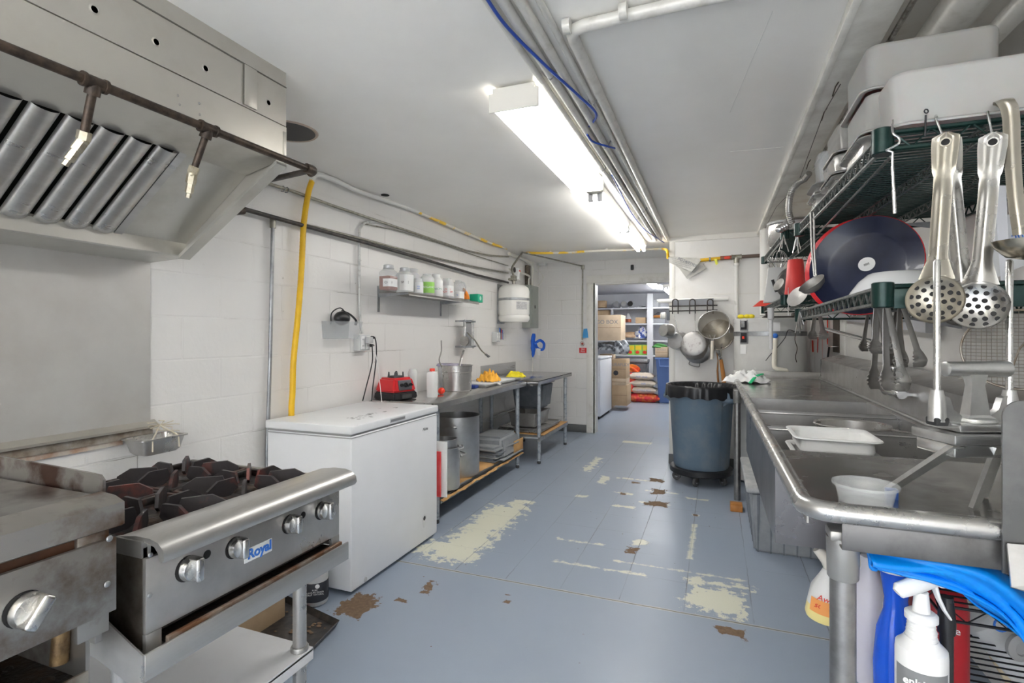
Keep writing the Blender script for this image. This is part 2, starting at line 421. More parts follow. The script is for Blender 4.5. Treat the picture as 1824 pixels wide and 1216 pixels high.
    beyond = mth('MULTIPLY', mth('GREATER_THAN', sp.outputs[1], 2.62), mth('LESS_THAN', sp.outputs[1], 7.0))
    gx = gline(sp.outputs[0], -.142 - .305 * 6, .305, .0035); gy = gline(sp.outputs[1], 2.92 - .305, .305, .0028)
    g3 = nd(t, 'ShaderNodeMapRange'); g3.inputs[1].default_value = .42; g3.inputs[2].default_value = .58; lk(t, n2.outputs[0], g3.inputs[0])
    grid = mth('MULTIPLY', mth('MAXIMUM', mth('MULTIPLY', gx, mth('ADD', mth('MULTIPLY', g3.outputs[0], .75), .25)), mth('MULTIPLY', gy, mth('MULTIPLY', g3.outputs[0], .6))), beyond)
    jd = mth('ABSOLUTE', mth('ADD', mth('SUBTRACT', sp.outputs[1], 2.60), wob))
    jm = nd(t, 'ShaderNodeMapRange'); jm.inputs[1].default_value = .006; jm.inputs[2].default_value = .003; lk(t, jd, jm.inputs[0])
    jw = nd(t, 'ShaderNodeMapRange'); jw.inputs[1].default_value = .020; jw.inputs[2].default_value = .010
    lk(t, mth('ADD', jd, mth('MULTIPLY', n1.outputs[0], .014)), jw.inputs[0])
    def mix(f, a, b_):
        n = nd(t, 'ShaderNodeMix', data_type='RGBA')
        for i, q in ((0, f), (6, a), (7, b_)):
            if hasattr(q, 'links'): lk(t, q, n.inputs[i])
            else: n.inputs[i].default_value = q if i == 0 else c4(q)
        return n.outputs[2]
    base = mix(n2.outputs[0], (.27, .325, .405), (.325, .375, .45))
    n4 = nd(t, 'ShaderNodeTexNoise'); n4.inputs['Scale'].default_value = 60; lk(t, pos, n4.inputs['Vector'])
    c = mix(mth('MULTIPLY', jw.outputs[0], .9), base, (.60, .60, .50))
    c = mix(cream, c, (.68, .68, .56))
    c = mix(mth('MULTIPLY', grid, .75), c, (.12, .12, .12))
    c = mix(mth('MULTIPLY', jm.outputs[0], .85), c, (.10, .09, .07))
    bcol = mix(n4.outputs[0], (.10, .06, .035), (.26, .17, .10))
    c = mix(brown, c, bcol); lk(t, c, b.inputs['Base Color'])
    rr = nd(t, 'ShaderNodeMapRange'); rr.inputs[3].default_value = .22; rr.inputs[4].default_value = .5; lk(t, n2.outputs[0], rr.inputs[0])
    lk(t, mth('ADD', rr.outputs[0], mth('MULTIPLY', brown, .4)), b.inputs['Roughness'])
    h = mth('SUBTRACT', mth('MULTIPLY', n2.outputs[0], 1.2), mth('ADD', mth('MULTIPLY', mth('MAXIMUM', brown, grid), .5), mth('MULTIPLY', cream, .2)))
    bp = nd(t, 'ShaderNodeBump'); bp.inputs['Strength'].default_value = .35; bp.inputs['Distance'].default_value = .008
    lk(t, h, bp.inputs['Height']); lk(t, bp.outputs[0], b.inputs['Normal'])
    return m
floor_paint = floor_mat()
ceil_paint = mat('ceiling_paint', (.90, .885, .85), .33, 0, (.83, .81, .765), 1.3, contrast=(.35, .75), bump=.10, bscale=3)
store_paint = mat('store_wall_paint', (.72, .73, .76), .5)
store_ceil = mat('store_ceiling', (.55, .56, .60), .6)
trim_paint = mat('trim_paint', (.76, .745, .70), .4, 0, (.60, .57, .50), 9, contrast=(.55, .75))
base_grey = mat('cove_base', (.11, .115, .115), .5)

YS, XS0, XS1 = 11.9, -3.2, 1.0        # store room
struct(MB().box(XL - .15, XR + .15, YN, YB + .06, -.1, 0).build('floor', floor_paint))
struct(MB().box(XS0, XS1, YB + .06, YS + .1, -.1, 0).build('floor', mat('store_floor', (.33, .375, .44), .38, 0, (.33, .365, .41), 2)))
struct(MB().box(XL - .15, .385, YN, YB + .14, ZC, ZC + .1).build('ceiling', ceil_paint))
struct(MB().box(.385, XR + .15, YN, YP + .1, ZC + .10, ZC + .2).build('ceiling', mat('recess_ceiling_paint', (.86, .83, .77), .5, 0, (.66, .58, .48), 5, contrast=(.5, .8))))
struct(MB().box(XL - .15, XL, YN, YB + .14, 0, ZC).build('wall_left', block_paint))
struct(MB().box(XR, XR + .15, YN, YP + .14, 0, ZC + .15).build('wall_right', mat('right_wall_paint', (.78, .77, .745), .5, 0, (.63, .61, .58), 2, contrast=(.5, .8))))
DX0, DX1, DZ = -1.515, -.56, 2.02
b = MB().box(XL, DX0, YB, YB + .14, 0, ZC); b.box(DX1, XP, YB, YB + .14, 0, ZC); b.box(DX0, DX1, YB, YB + .14, DZ, ZC)
struct(b.build('wall_back', block_paint))
struct(MB().box(XP, XR, YP, YP + .14, 0, ZC + .1).box(XP, XP + .1, YP + .14, YB + .14, 0, ZC).build('wall_partition', wall_paint))
# panel seams on the partition
b = MB(); b.box(-.06, XR, YP - .006, YP, 1.72, 1.728); b.box(-.445, XR, YP - .02, YP, 2.27, 2.32)
struct(b.build('trim_3', trim_paint))
# doorway casing
b = MB(); b.box(DX0 - .115, DX0, YB - .02, YB, 0, DZ + .10, .004); b.box(DX0 - .115, DX1 + .1, YB - .022, YB, DZ, DZ + .10, .004)
b.box(DX0 - .02, DX0 + .006, YB - .02, YB + .14, 0, DZ); b.box(DX0, DX1, YB - .01, YB + .14, DZ - .02, DZ)
d1 = struct(b.build('door_1', trim_paint))
struct(MB().box(XL, DX0 - .12, YB - .012, YB, 0, .105, .004).build('baseboard_back', base_grey))
struct(MB().box(XP - .012, XP + .9, YP - .012, YP, 0, .10, .004).build('baseboard_partition', base_grey))
struct(MB().box(XP - .004, XP + .05, YP - .004, YP + .2, .1, 2.3, .002).build('trim_2', trim_paint))
# ceiling beam on the right, running the room's length
b = MB(); b.box(.372, .397, YN, YP, ZC - .035, ZC, .003); b.box(.385, .52, YN, YP, ZC - .02, ZC + .10, .003)
struct(b.build('trim_1', mat('beam_paint', (.86, .84, .78), .4, 0, (.64, .61, .55), 5)))
tag(tubobj('ceiling_seam_strip', [(.56, YN, ZC - .005), (.55, 3.6, ZC - .005)], .009, mat('foil_strip', (.5, .48, .44), .3, .8, (.12, .1, .08), 30)),
    'dirty metallic strip running beside the ceiling beam above the wire shelves', 'strip')
for a_, b_ in ((P(1376, 20, Z=ZC), P(1300, 200, Z=ZC)), (P(1300, 270, Z=ZC), P(1395, 262, Z=ZC))):
    n_ = V((-(b_ - a_).y, (b_ - a_).x, 0)).normalized() * .0018
    struct(MB().prism([a_ - n_, b_ - n_, b_ + n_, a_ + n_], (0, 0, -.0015)).build('trim_4', mat('ceiling_seam', (.76, .745, .71), .6)))
# store room shell
struct(MB().box(XS0 - .1, XS0, YB + .14, YS, 0, 2.25).box(XS1, XS1 + .1, YB + .14, YS, 0, 2.25).build('wall_store_sides', store_paint))
struct(MB().box(XS0, XS1, YS, YS + .1, 0, 2.25).build('wall_store', store_paint))
struct(MB().box(XS0, DX0, YB + .141, YB + .16, 0, 2.25).box(DX1, XS1, YB + .141, YB + .16, 0, 2.25).box(DX0, DX1, YB + .141, YB + .16, DZ, 2.25).build('wall_store_front', store_paint))
struct(MB().box(XS0, XS1, YB + .14, YS, 2.25, 2.35).build('ceiling_store', store_ceil))
# ---------------------------------------------------------------- lamps
diff_m = mat('lamp_diffuser', (.95, .95, .95), .4, emit=(1, .985, .96), estr=LIGHT_DIFFUSER)
tube_m = mat('lamp_tube', (.95, .95, .95), .4, emit=(1, .985, .96), estr=LIGHT_TUBE)
fix_m = mat('fixture_paint', (.72, .70, .64), .4)
def wrap_light(x, y, L, label):
    t = thing('ceiling_light', (x, y, ZC - .12), label, 'light', 'fluorescent ceiling lights of the kitchen')
    b = MB(); w_ = .105
    for yy in (y - L / 2, y + L / 2):
        pts = [(x - w_, 0, -.075), (x + w_, 0, -.075), (x + w_, 0, 0), (x + w_ * .85, 0, .0), (x + w_ * .85, 0, .02), (x - w_ * .85, 0, .02), (x - w_ * .85, 0, 0), (x - w_, 0, 0)]
        b.prism([(p[0], yy - (.006 if yy < y else 0), ZC - .03 + p[2]) for p in pts], (0, .006, 0))
    b.box(x - w_ * .8, x + w_ * .8, y - L / 2, y + L / 2, ZC - .035, ZC - .01)
    b.build('housing', fix_m, t)
    d = MB(); pr = [(-.098, -.03), (-.098, -.088), (-.085, -.10), (.085, -.10), (.098, -.088), (.098, -.03)]
    d.prism([(x + p[0], y - L / 2 + .006, ZC + p[1]) for p in pr[2:4]] + [(x + .084, y - L / 2 + .006, ZC - .097), (x - .084, y - L / 2 + .006, ZC - .097)], (0, L - .012, 0)); d.build('diffuser', diff_m, t, ang=25)
    for s_ in (-1, 1): MB().prism([(x + s_ * .098, y - L / 2 + .006, ZC - .03), (x + s_ * .098, y - L / 2 + .006, ZC - .088), (x + s_ * .085, y - L / 2 + .006, ZC - .10), (x + s_ * .083, y - L / 2 + .006, ZC - .098), (x + s_ * .095, y - L / 2 + .006, ZC - .086), (x + s_ * .095, y - L / 2 + .006, ZC - .03)], (0, L - .012, 0)).build('diffuser_side', mat('diffuser_side', (.9, .9, .9), .4, emit=(1, .985, .96), estr=.22), t)
    return t
wrap_light(-.755, 2.595, 1.28, 'white wraparound ceiling light fixture nearest the camera beside conduits')
store_tube_m = mat('store_lamp_tube', (.95, .95, .95), .4, emit=(.97, .98, 1), estr=LIGHT_STORE)
def strip_light(x, y0, y1, label, rot=0, z=ZC, nt=2, name='strip_light'):
    t = thing(name, (x, y0, z - .06), label, 'light', 'fluorescent ceiling lights of the kitchen')
    MB().prism([(x - .055, y0, z - .002), (x - .055, y0, z - .045), (x - .03, y0, z - .062), (x + .03, y0, z - .062), (x + .055, y0, z - .045), (x + .055, y0, z - .002)], (0, y1 - y0, 0)).build('housing', fix_m, t, ang=20)
    for sx in (-.03, .03)[:nt]:
        MB().cyl((x + sx, y0 + .03, z - .088), (x + sx, y1 - .03, z - .088), .0165, n=12).build('tube', tube_m if z == ZC else store_tube_m, t)
        MB().box(x + sx - .016, x + sx + .016, y0, y0 + .03, z - .105, z - .05, .004).box(x + sx - .016, x + sx + .016, y1 - .03, y1, z - .105, z - .05, .004).build('lamp_holder', plastic_white, t)
    return t
strip_light(-.755, 3.47, 4.62, 'bare two-tube strip light just behind the white wraparound fixture')
strip_light(-.75, 4.63, 5.78, 'farthest bare two-tube strip light near the doorway wall')
strip_light(-.85, 9.9, 11.1, 'bare tube light deep in the storeroom near the shelves', z=2.25)
strip_light(-1.0, 8.4, 9.6, 'bare tube light on the storeroom ceiling seen through the doorway', z=2.25)
def fill_light(x, y0, y1, z, label):  # unseen uplight trough, added as fill to brighten the ceiling
    t = thing('fill_light', (x, y0, z), label, 'light', 'added fill lights behind the viewer')
    MB().prism([(x - .09, y0, z + .02), (x - .05, y0, z - .03), (x + .05, y0, z - .03), (x + .09, y0, z + .02), (x + .085, y0, z + .02), (x + .047, y0, z - .025), (x - .047, y0, z - .025), (x - .085, y0, z + .02)], (0, y1 - y0, 0)).build('reflector', fix_m, t, ang=20)
    for sx in (-.03, .03): MB().cyl((x + sx, y0 + .03, z + .005), (x + sx, y1 - .03, z + .005), .0165, n=12).build('tube', mat('fill_lamp_tube', (.95, .95, .95), .4, emit=(1, .985, .96), estr=LIGHT_FILL), t)
    for yy in (y0 + .2, y1 - .2): MB().cyl((x, yy, z - .02), (x, yy, ZC), .003, n=6).build('chain', galv, t)
fill_light(-1.3, -1.9, -.5, 1.95, 'added hanging fill light behind the viewer, nearer the left wall')
fill_light(-.35, -2.1, -.9, 1.95, 'added hanging fill light behind the viewer, nearer the right wall')
# ---------------------------------------------------------------- ceiling conduits and pipes
def cond(name, x0, x1, y0, y1, r, z, label, cat='conduit', m=None, clamps=()):
    t = thing(name, (x0, y0, z), label, cat)
    tubobj('pipe', [(x0, y0, z), (x1, y1, z)], r, m or mat('conduit_paint', (.66, .645, .60), .35, .1, (.50, .48, .43), 20, contrast=(.5, .75)), t)
    for y in clamps:
        x = x0 + (x1 - x0) * (y - y0) / (y1 - y0)
        MB().tube([(x - r * 1.8, y, ZC - .003), (x - r * 1.2, y, z), (x, y, z - r * 1.2), (x + r * 1.2, y, z), (x + r * 1.8, y, ZC - .003)], .0035, 6).build('clamp', galv, t)
    return t
cond('ceiling_conduit', -.645, -.62, YN, 5.55, .012, ZC - .016, 'thinnest painted conduit hugging the fluorescent fixtures on the ceiling', clamps=(3.1, 4.5))
cond('ceiling_conduit', -.60, -.57, YN, 5.55, .017, ZC - .02, 'second painted ceiling conduit from the light fixtures', clamps=(1.9, 3.5))
cond('ceiling_conduit', -.545, -.53, YN, 5.57, .017, ZC - .02, 'third painted ceiling conduit, crossed by the blue cable', clamps=(2.7, 4.2))
cond('ceiling_conduit', -.495, -.48, YN, 5.57, .011, ZC - .014, 'slender conduit squeezed between two wider painted conduits', clamps=(2.2,))
t = thing('ceiling_elbow_pipe', (-.44, 1.6, ZC - .03), 'white painted pipe turning ninety degrees on the ceiling right of the conduits', 'pipe')
e = P(965, 62, Z=ZC - .025); f_ = P(1240, 0, Z=ZC - .025)
pe = [(-.455, 5.56, e.z), (-.44, e.y + .08, e.z), (-.437, e.y + .035, e.z), (-.42, e.y + .01, e.z), (-.39, e.y, e.z), (f_.x, f_.y, e.z), (f_.x + .6, f_.y + .02, e.z)]
MB().tube(pe, .02, 14).build('pipe', mat('conduit_paint', (.66, .645, .60)), t)
for q in (P(1010, 47, Z=e.z), P(1110, 20, Z=e.z)):
    MB().cyl((q.x - .012, q.y, q.z), (q.x + .012, q.y, q.z), .0235).build('coupling', MT['conduit_paint'], t)
bl = [P(862, -10, Z=ZC - .05), P(905, 50, Z=ZC - .045), P(975, 120, Z=ZC - .045), P(1030, 170, Z=ZC - .045), P(1062, 203, Z=ZC - .04), P(1050, 225, Z=ZC - .02)]
tag(tubobj('blue_cable', bez(bl), .0055, blue_cable, n=8), 'blue data cable crossing diagonally under the ceiling conduits', 'cable')
bl = [P(1046, 240, Z=ZC - .04), P(1056, 252, Z=ZC - .045), P(1080, 260, Z=ZC - .045), P(1095, 264, Z=ZC - .03)]
tag(tubobj('blue_cable', bez(bl), .005, blue_cable, n=8), 'short loop of blue cable crossing the conduits beside the light fixture', 'cable')
bl = [P(1090, 312, Z=ZC - .045), P(1104, 340, Z=ZC - .045), P(1125, 380, Z=ZC - .045), P(1150, 410, Z=ZC - .045), P(1183, 432, Z=ZC - .03)]
tag(tubobj('blue_cable', bez(bl), .0045, blue_cable, n=8), 'thin blue cable running along the conduits towards the partition corner', 'cable')
# ducts in the recess at the top right
tag(tubobj('duct_pipe', [(.62, .2, 2.30), (.70, 1.9, 2.32), (.70, 3.2, 2.33)], .06, mat('conduit_paint', (.66, .645, .60)), n=24), 'wide cream duct pipe under the ceiling at the upper right', 'pipe')
tag(tubobj('duct_pipe', [(.80, .2, 2.24), (.82, 1.9, 2.26), (.82, 3.4, 2.28)], .032, MT['conduit_paint'], n=20), 'narrower cream pipe beside the wide duct at the upper right', 'pipe')
# vent hole in the ceiling by the hood
c_ = P(528, 231, Z=ZC)
t = thing('ceiling_vent_hole', (c_.x - .05, c_.y, ZC - .01), 'dark round opening in the ceiling right behind the hood corner', 'vent')
b = MB().lathe([(.125, -.004), (.135, -.006), (.14, 0), (.125, 0)], (c_.x - .05, c_.y, ZC), cap=False); b.build('ring', mat('vent_rim', (.5, .4, .33), .5), t)
MB().cyl((c_.x - .05, c_.y, ZC - .003), (c_.x - .05, c_.y, ZC - .001), .127, n=40).build('opening', mat('vent_dark', (.10, .095, .09), .8), t)
c_ = P(686, 347, Z=ZC)
tag(MB().cyl((c_.x, c_.y, ZC - .004), (c_.x, c_.y, ZC - .001), .03, n=20).build('ceiling_hole', dark), 'small ragged dark hole in the ceiling above the yellow and white pipe', 'hole')
# ================================================================ LEFT: COOKING LINE
HX, HY = -1.54, 1.56                      # hood front plane and hood right end
t = thing('range_hood', (XL + .3, .7, 1.65), 'big stainless steel exhaust hood with sloping baffle filters above the range', 'range hood')
HY0 = -.4; D = (0, HY - HY0, 0)
def yprism(pts, y0, y1, b=None): 
    b = b or MB(); b.prism([(p[0], y0, p[1]) for p in pts], (0, y1 - y0, 0)); return b
yprism([(HX, ZC), (HX - .02, ZC), (HX - .02, 2.115), (HX, 2.115)], HY0, HY).build('front_panel', steel_hood, t)
yprism([(HX + .002, 2.11), (HX - .012, 2.115), (HX - .012, 1.995), (HX + .002, 1.985)], HY0, HY).build('lower_panel', steel_hood, t)
z_s = P(478, 150, Y=HY).z
MB().box(HX - .004, HX + .0025, HY0, HY, P(508, 158, Y=HY).z, P(508, 158, Y=HY).z + .004).build('seam', mat('seam_dark', (.13, .12, .1), .6), t)
MB().box(HX - .004, HX + .004, P(434, 150, X=HX).y - .004, P(434, 150, X=HX).y, 2.12, P(508, 158, Y=HY).z).build('seam', MT['seam_dark'], t)
MB().box(HX, HX + .0065, P(434, 150, X=HX).y, P(456, 170, X=HX).y, 2.12, P(508, 158, Y=HY).z, .001).build('cover_strip', steel_hood, t)
for px, py in ((168, 17), (278, 75), (366, 122), (478, 183)):
    q = P(px, py, X=HX); m = frame(q, (0, 1, 0), (0, 0, 1))
    MB().lathe([(.014, 0), (.0105, .001), (.0095, .0022), (.0085, .001)], n=20, m=m).build('dent', steel_hood, t)
    MB().lathe([(.0085, .0015), (.0001, .0015)], n=16, m=m).build('bolt_hole', dark, t)
# underside plate, sloped back, trough, end
yprism([(HX - .004, 1.99), (HX - .02, 1.985), (-1.735, 1.945), (-1.735, 1.955)], HY0, HY - .01).build('underside_plate', steel_hood2, t)
FT, FB = (-1.735, 1.95), (-2.09, 1.69)    # filter line top and bottom in x, z
FY = 1.30
yprism([FT, FB, (FB[0] - .006, FB[1] + .008), (FT[0] - .006, FT[1] + .008)], FY, HY - .005).build('sloped_panel', steel_hood2, t)
yprism([(FT[0] - .05, FT[1] + .03), (FB[0] - .05, FB[1] + .03), (FB[0] - .06, FB[1] + .04), (FT[0] - .06, FT[1] + .04)], HY0, FY).build('plenum', dark, t)
fr = V((FB[0] - FT[0], 0, FB[1] - FT[1])); L = fr.length; fr.normalize()
y = FY - .032; k = 0
MB().prism([(FT[0], FY - .028, FT[1] + .002), (FB[0], FY - .028, FB[1] + .002), (FB[0], FY, FB[1] + .002), (FT[0], FY, FT[1] + .002)], (.004, 0, -.006)).build('filter_frame', steel_brush, t)
while y > HY0 + .1:
    m = frame(V((FT[0], y - .036, FT[1])), (0, 1, 0), fr)     # local z points down into the room or up
    sgn = -1 if (m.to_3x3() @ V((0, 0, 1))).z > 0 else 1
    b = MB(); n = 14
    def bf(i, j):
        a = pi * i; r = .0365
        u, v = -r * cos(a), r * .62 * sin(a)
        l = L * j
        if j > .93:
            q = (j - .93) / .07; v *= math.sqrt(max(0, 1 - q * q)); u *= math.sqrt(max(0, 1 - q * q * .6))
        return m @ V((u, l, sgn * v))
    b.grid(n, 28, bf)
    b.build('baffle', steel_brush, t); y -= .087; k += 1
# trough along the wall
tx = -2.08
yprism([(tx, 1.70), (tx, 1.645), (tx - .004, 1.64), (XL, 1.63), (XL, 1.64), (tx - .012, 1.652), (tx - .012, 1.70)], HY0, HY - .0).build('grease_trough', steel_hood2, t)
# end panel with folded edge
ep = [(HX - .002, ZC - .001), (HX - .002, 1.97), (tx + .01, 1.64), (XL, 1.63), (XL, ZC - .001)]
b = MB(); b.prism([(p[0], HY - .004, p[1]) for p in ep], (0, .004, 0)); b.build('end_panel', steel_hood, t)
b = MB(); b.prism([(HX - .002, HY - .045, 1.975), (tx + .01, HY - .045, 1.645), (tx + .01, HY - .045, 1.63), (HX - .002, HY - .045, 1.96)], (0, .049, 0)); b.build('end_flange', steel_hood2, t)
MB().box(HX, HX + .004, HY - .018, HY - .002, 2.0, 2.09, .001).build('corner_clip', steel_hood, t)
for px, py in ((317, 170), (320, 186), (355, 184), (356, 204)):
    q = P(px, py, X=HX + .003); MB().ball(q, .004, (.5, 1, 1), 6).build('rivet', steel_dull, t)
# ---- fire suppression pipe with nozzles
PX = HX + .035
t = thing('suppression_pipe', (PX, 1.0, 1.9), 'dark greasy pipe with two angled nozzles running along the hood front', 'pipe')
pa, pb = P(0, 80, X=PX), P(555, 303, X=PX + .0)
d_ = (pb - pa); pa2 = pa - d_ * 1.2
MB().cyl(pa2, pb, .0125, n=14).build('main_pipe', rust, t)
MB().tube(bez([pb + d_.normalized() * -.03, pb + d_.normalized() * .004, pb + V((-.02, .012, -.004))], 4), .019, 14).build('elbow', rust, t)
pc = P(490, 318, X=PX - .22)
MB().cyl(pb, pb + (pc - pb) * 1.8, .0115, n=12).build('return_pipe', black_iron, t)
for (x0, y0, x1, y1, x2, y2, xe, ye, label) in ((168, 150, 150, 238, 140, 252, 115, 285, 'near'), (371, 232, 346, 300, 343, 313, 338, 345, 'far')):
    k = (x0 - 0) / 555; a = P(x0, y0, X=PX)
    tt = (a.y - pa.y) / (pb.y - pa.y); a = pa + (pb - pa) * tt
    dn = P(x1, y1, X=PX - .05); e2 = P(xe, ye, X=PX - .08)
    dr = d_.normalized()
    MB().tube([a - dr * .030, a - dr * .022, a - dr * .021, a + dr * .021, a + dr * .022, a + dr * .030], [.019, .019, .0165, .0165, .019, .019], 14).build('tee', rust, t)
    MB().tube([a, a + (dn - a).normalized() * .022, a + (dn - a).normalized() * .032], [.016, .018, .018], 14).build('tee_socket', rust, t)
    MB().cyl(a, dn, .0105, n=12).build('drop', rust, t)
    nz = MB(); u = (e2 - dn).normalized(); l = (e2 - dn).length; dv = (dn - a).normalized()
    nz.cyl(dn - dv * .006, dn + dv * .016, .0165, n=6)
    nz.build('swivel_nut', brass, t, smooth=False)
    MB().ball(dn + dv * .018, .015, n=8).build('swivel_ball', brass, t)
    o = dn + dv * .02
    MB().tube([o, o + u * l * .35, o + u * l * .36, o + u * l * .72, o + u * l * .74, o + u * l * .92], [.015, .015, .0115, .0125, .0085, .0085], 6).build('nozzle', brass, t, smooth=False)
# ---- steel sheet behind the cooking line
t = tag(MB().box(XL, XL + .004, -1.0, HY, P(262, 752, X=XL).z, 1.645).build('wall_sheet', steel_sheet), 'brushed steel sheet covering the wall under the hood behind the cooking line', 'panel')
zb = P(262, 752, X=XL).z
t = thing('wall_ledge', (XL, .8, zb - .06), 'thin steel ledge strip below the steel sheet with grimy underside', 'ledge')
MB().prism([(XL, -1, zb + .01), (XL + .03, -1, zb - .012), (XL + .03, -1, zb - .022), (XL, -1, zb - .025)], (0, HY + 1.02, 0)).build('strip', steel_hood, t)
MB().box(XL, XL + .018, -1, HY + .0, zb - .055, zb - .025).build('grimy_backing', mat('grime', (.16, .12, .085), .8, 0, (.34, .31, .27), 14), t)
MB().box(XL, XL + .012, -1, HY - .12, zb - .075, zb - .055).build('rusty_edge', mat('rusty_edge', (.52, .48, .42), .6, 0, (.33, .17, .09), 10), t)
# ---- sixth pan hanging by twine
q = P(283, 785, X=XL + .12)
t = thing('steam_table_pan', (q.x, q.y, q.z - .05), 'small steel pan hung on the wall by pale twine behind the burners', 'pan')
def pan(b, cx, cy, z, wx, wy, h, rim=.012, tp=.012, r=.02):
    """open rectangular pan with flared rim, wall 1.5 mm"""
    def ring(hx, hy, zz, rr, n=5):
        o = []
        for sx, sy, a0 in ((1, 1, 0), (-1, 1, 90), (-1, -1, 180), (1, -1, 270)):
            for i in range(n):
                a = R(a0 + 90 * i / (n - 1)); o.append(V((cx + sx * (hx - rr) + rr * cos(a), cy + sy * (hy - rr) + rr * sin(a), zz)))
        return o
    hx, hy = wx / 2, wy / 2
    rs = [ring(hx, hy, z + h - .006, r), ring(hx, hy, z + h, r), ring(hx - rim, hy - rim, z + h, r * .8), ring(hx - rim - tp, hy - rim - tp, z + .012, r * .8),
          ring(hx - rim - tp - .01, hy - rim - tp - .01, z + .003, r * .6)]
    out = [ring(hx - rim - tp - .01, hy - rim - tp - .01, z, r * .6), ring(hx - rim - tp + .002, hy - rim - tp + .002, z + .012, r * .8), ring(hx - rim + .002, hy - rim + .002, z + h - .004, r * .8), ring(hx, hy, z + h - .006, r)]
    vv = [[b.b.verts.new(p) for p in q] for q in rs]; n = len(vv[0])
    for i in range(len(vv) - 1):
        for j in range(n): b.b.faces.new([vv[i][j], vv[i][(j + 1) % n], vv[i + 1][(j + 1) % n], vv[i + 1][j]])
    b.b.faces.new(vv[-1])
    vo = [[b.b.verts.new(p) for p in q] for q in out]
    for i in range(len(vo) - 1):
        for j in range(n): b.b.faces.new([vo[i][j], vo[i][(j + 1) % n], vo[i + 1][(j + 1) % n], vo[i + 1][j]])
    b.b.faces.new(vo[0][::-1])
    return b
pan(MB(), q.x - .02, q.y, q.z - .05, .15, .20, .07).build('pan_body', steel, t)
top = P(285, 757, X=XL + .03)
MB().tube([(top.x, top.y, top.z), (q.x + .05, q.y - .06, q.z + .02), (q.x + .05, q.y - .06, q.z - .03)], .003, 6).tube([(top.x, top.y, top.z), (q.x + .05, q.y + .05, q.z + .02), (q.x + .055, q.y + .05, q.z - .03)], .003, 6).build('twine', mat('twine', (.66, .6, .48), .9), t)
b = MB()
for i in range(9):
    a = i * .7; b.tube([top, top + V((.015 + .01 * cos(a), .05 * cos(a), .02 * sin(a))), top + V((.02, .075 * cos(a * 1.3), .03 * sin(a) - .005))], .0022, 5)
b.build('twine_knot', MT['twine'], t)

# ---------------------------------------------------------------- burner range
RX, RB, RY0, RY1, RZ = -1.16, -1.84, .775, 1.405, .862
t = thing('burner_range', (-1.5, 1.09, .62), 'four-burner countertop gas range with knobs and black cast iron grates', 'range', None)
b = MB(); b.box(RX - .012, RX, RY0, RY1, .655, .822, .002); b.build('control_panel', steel, t)
b = MB()
b.box(RB, RX - .012, RY0, RY0 + .012, .62, .845, .002); b.build('side_panel', mat('side_dark_steel', (.16, .14, .115), .4, .8, (.06, .045, .035), 8), t)
MB().box(RB, RX - .012, RY1 - .012, RY1, .62, .845, .002).build('side_panel', steel_dull, t)
MB().box(RB, RB + .012, RY0, RY1, .62, .842, .002).build('back_panel', grate, t)
MB().box(RX - .012, RX, RY0, RY0 + .035, .612, .655, .001).build('front_leg_bracket', steel, t)
MB().box(RX - .012, RX, RY1 - .035, RY1, .60, .655, .001).build('front_leg_bracket', steel, t)
# bullnose
pr = [(-1.255, .858), (-1.20, .866), (-1.155, .866), (-1.128, .860), (-1.112, .846), (-1.108, .828), (-1.116, .818), (-1.124, .822), (-1.128, .838), (-1.14, .850), (-1.165, .855), (-1.25, .848)]
b = MB(); b.prism([(p[0], RY0 + .004, p[1]) for p in pr], (0, RY1 - RY0 + .02, 0)); b.box(RX - .09, RX - .014, RY0 + .006, RY0 + .02, .80, .855)
b.build('front_rail', steel_brush, t, ang=60)
MB().box(RX - .1, RX - .012, RY0 - .002, RY0 + .01, .822, .858).build('rail_end_opening', steel_dull, t)
# burner box
MB().box(RB + .012, -1.2, RY0 + .012, RY1 - .012, .79, .80).build('spill_tray', grease, t)
MB().box(RB + .01, RX - .02, RY0 + .01, RY1 - .01, .64, .79).build('burner_box', mat('soot', (.03, .027, .024), .6, 0, (.05, .035, .025), 12), t)
# crumb tray in the slot
MB().box(RX - .5, RX + .012, RY0 + .045, RY1 - .02, .617, .622).build('crumb_tray', grease, t)
MB().box(RX + .004, RX + .016, RY0 + .04, RY1 - .005, .617, .635, .002).build('tray_lip', mat('rusty_lip', (.22, .11, .06), .5, .5, (.42, .38, .33), 12), t)
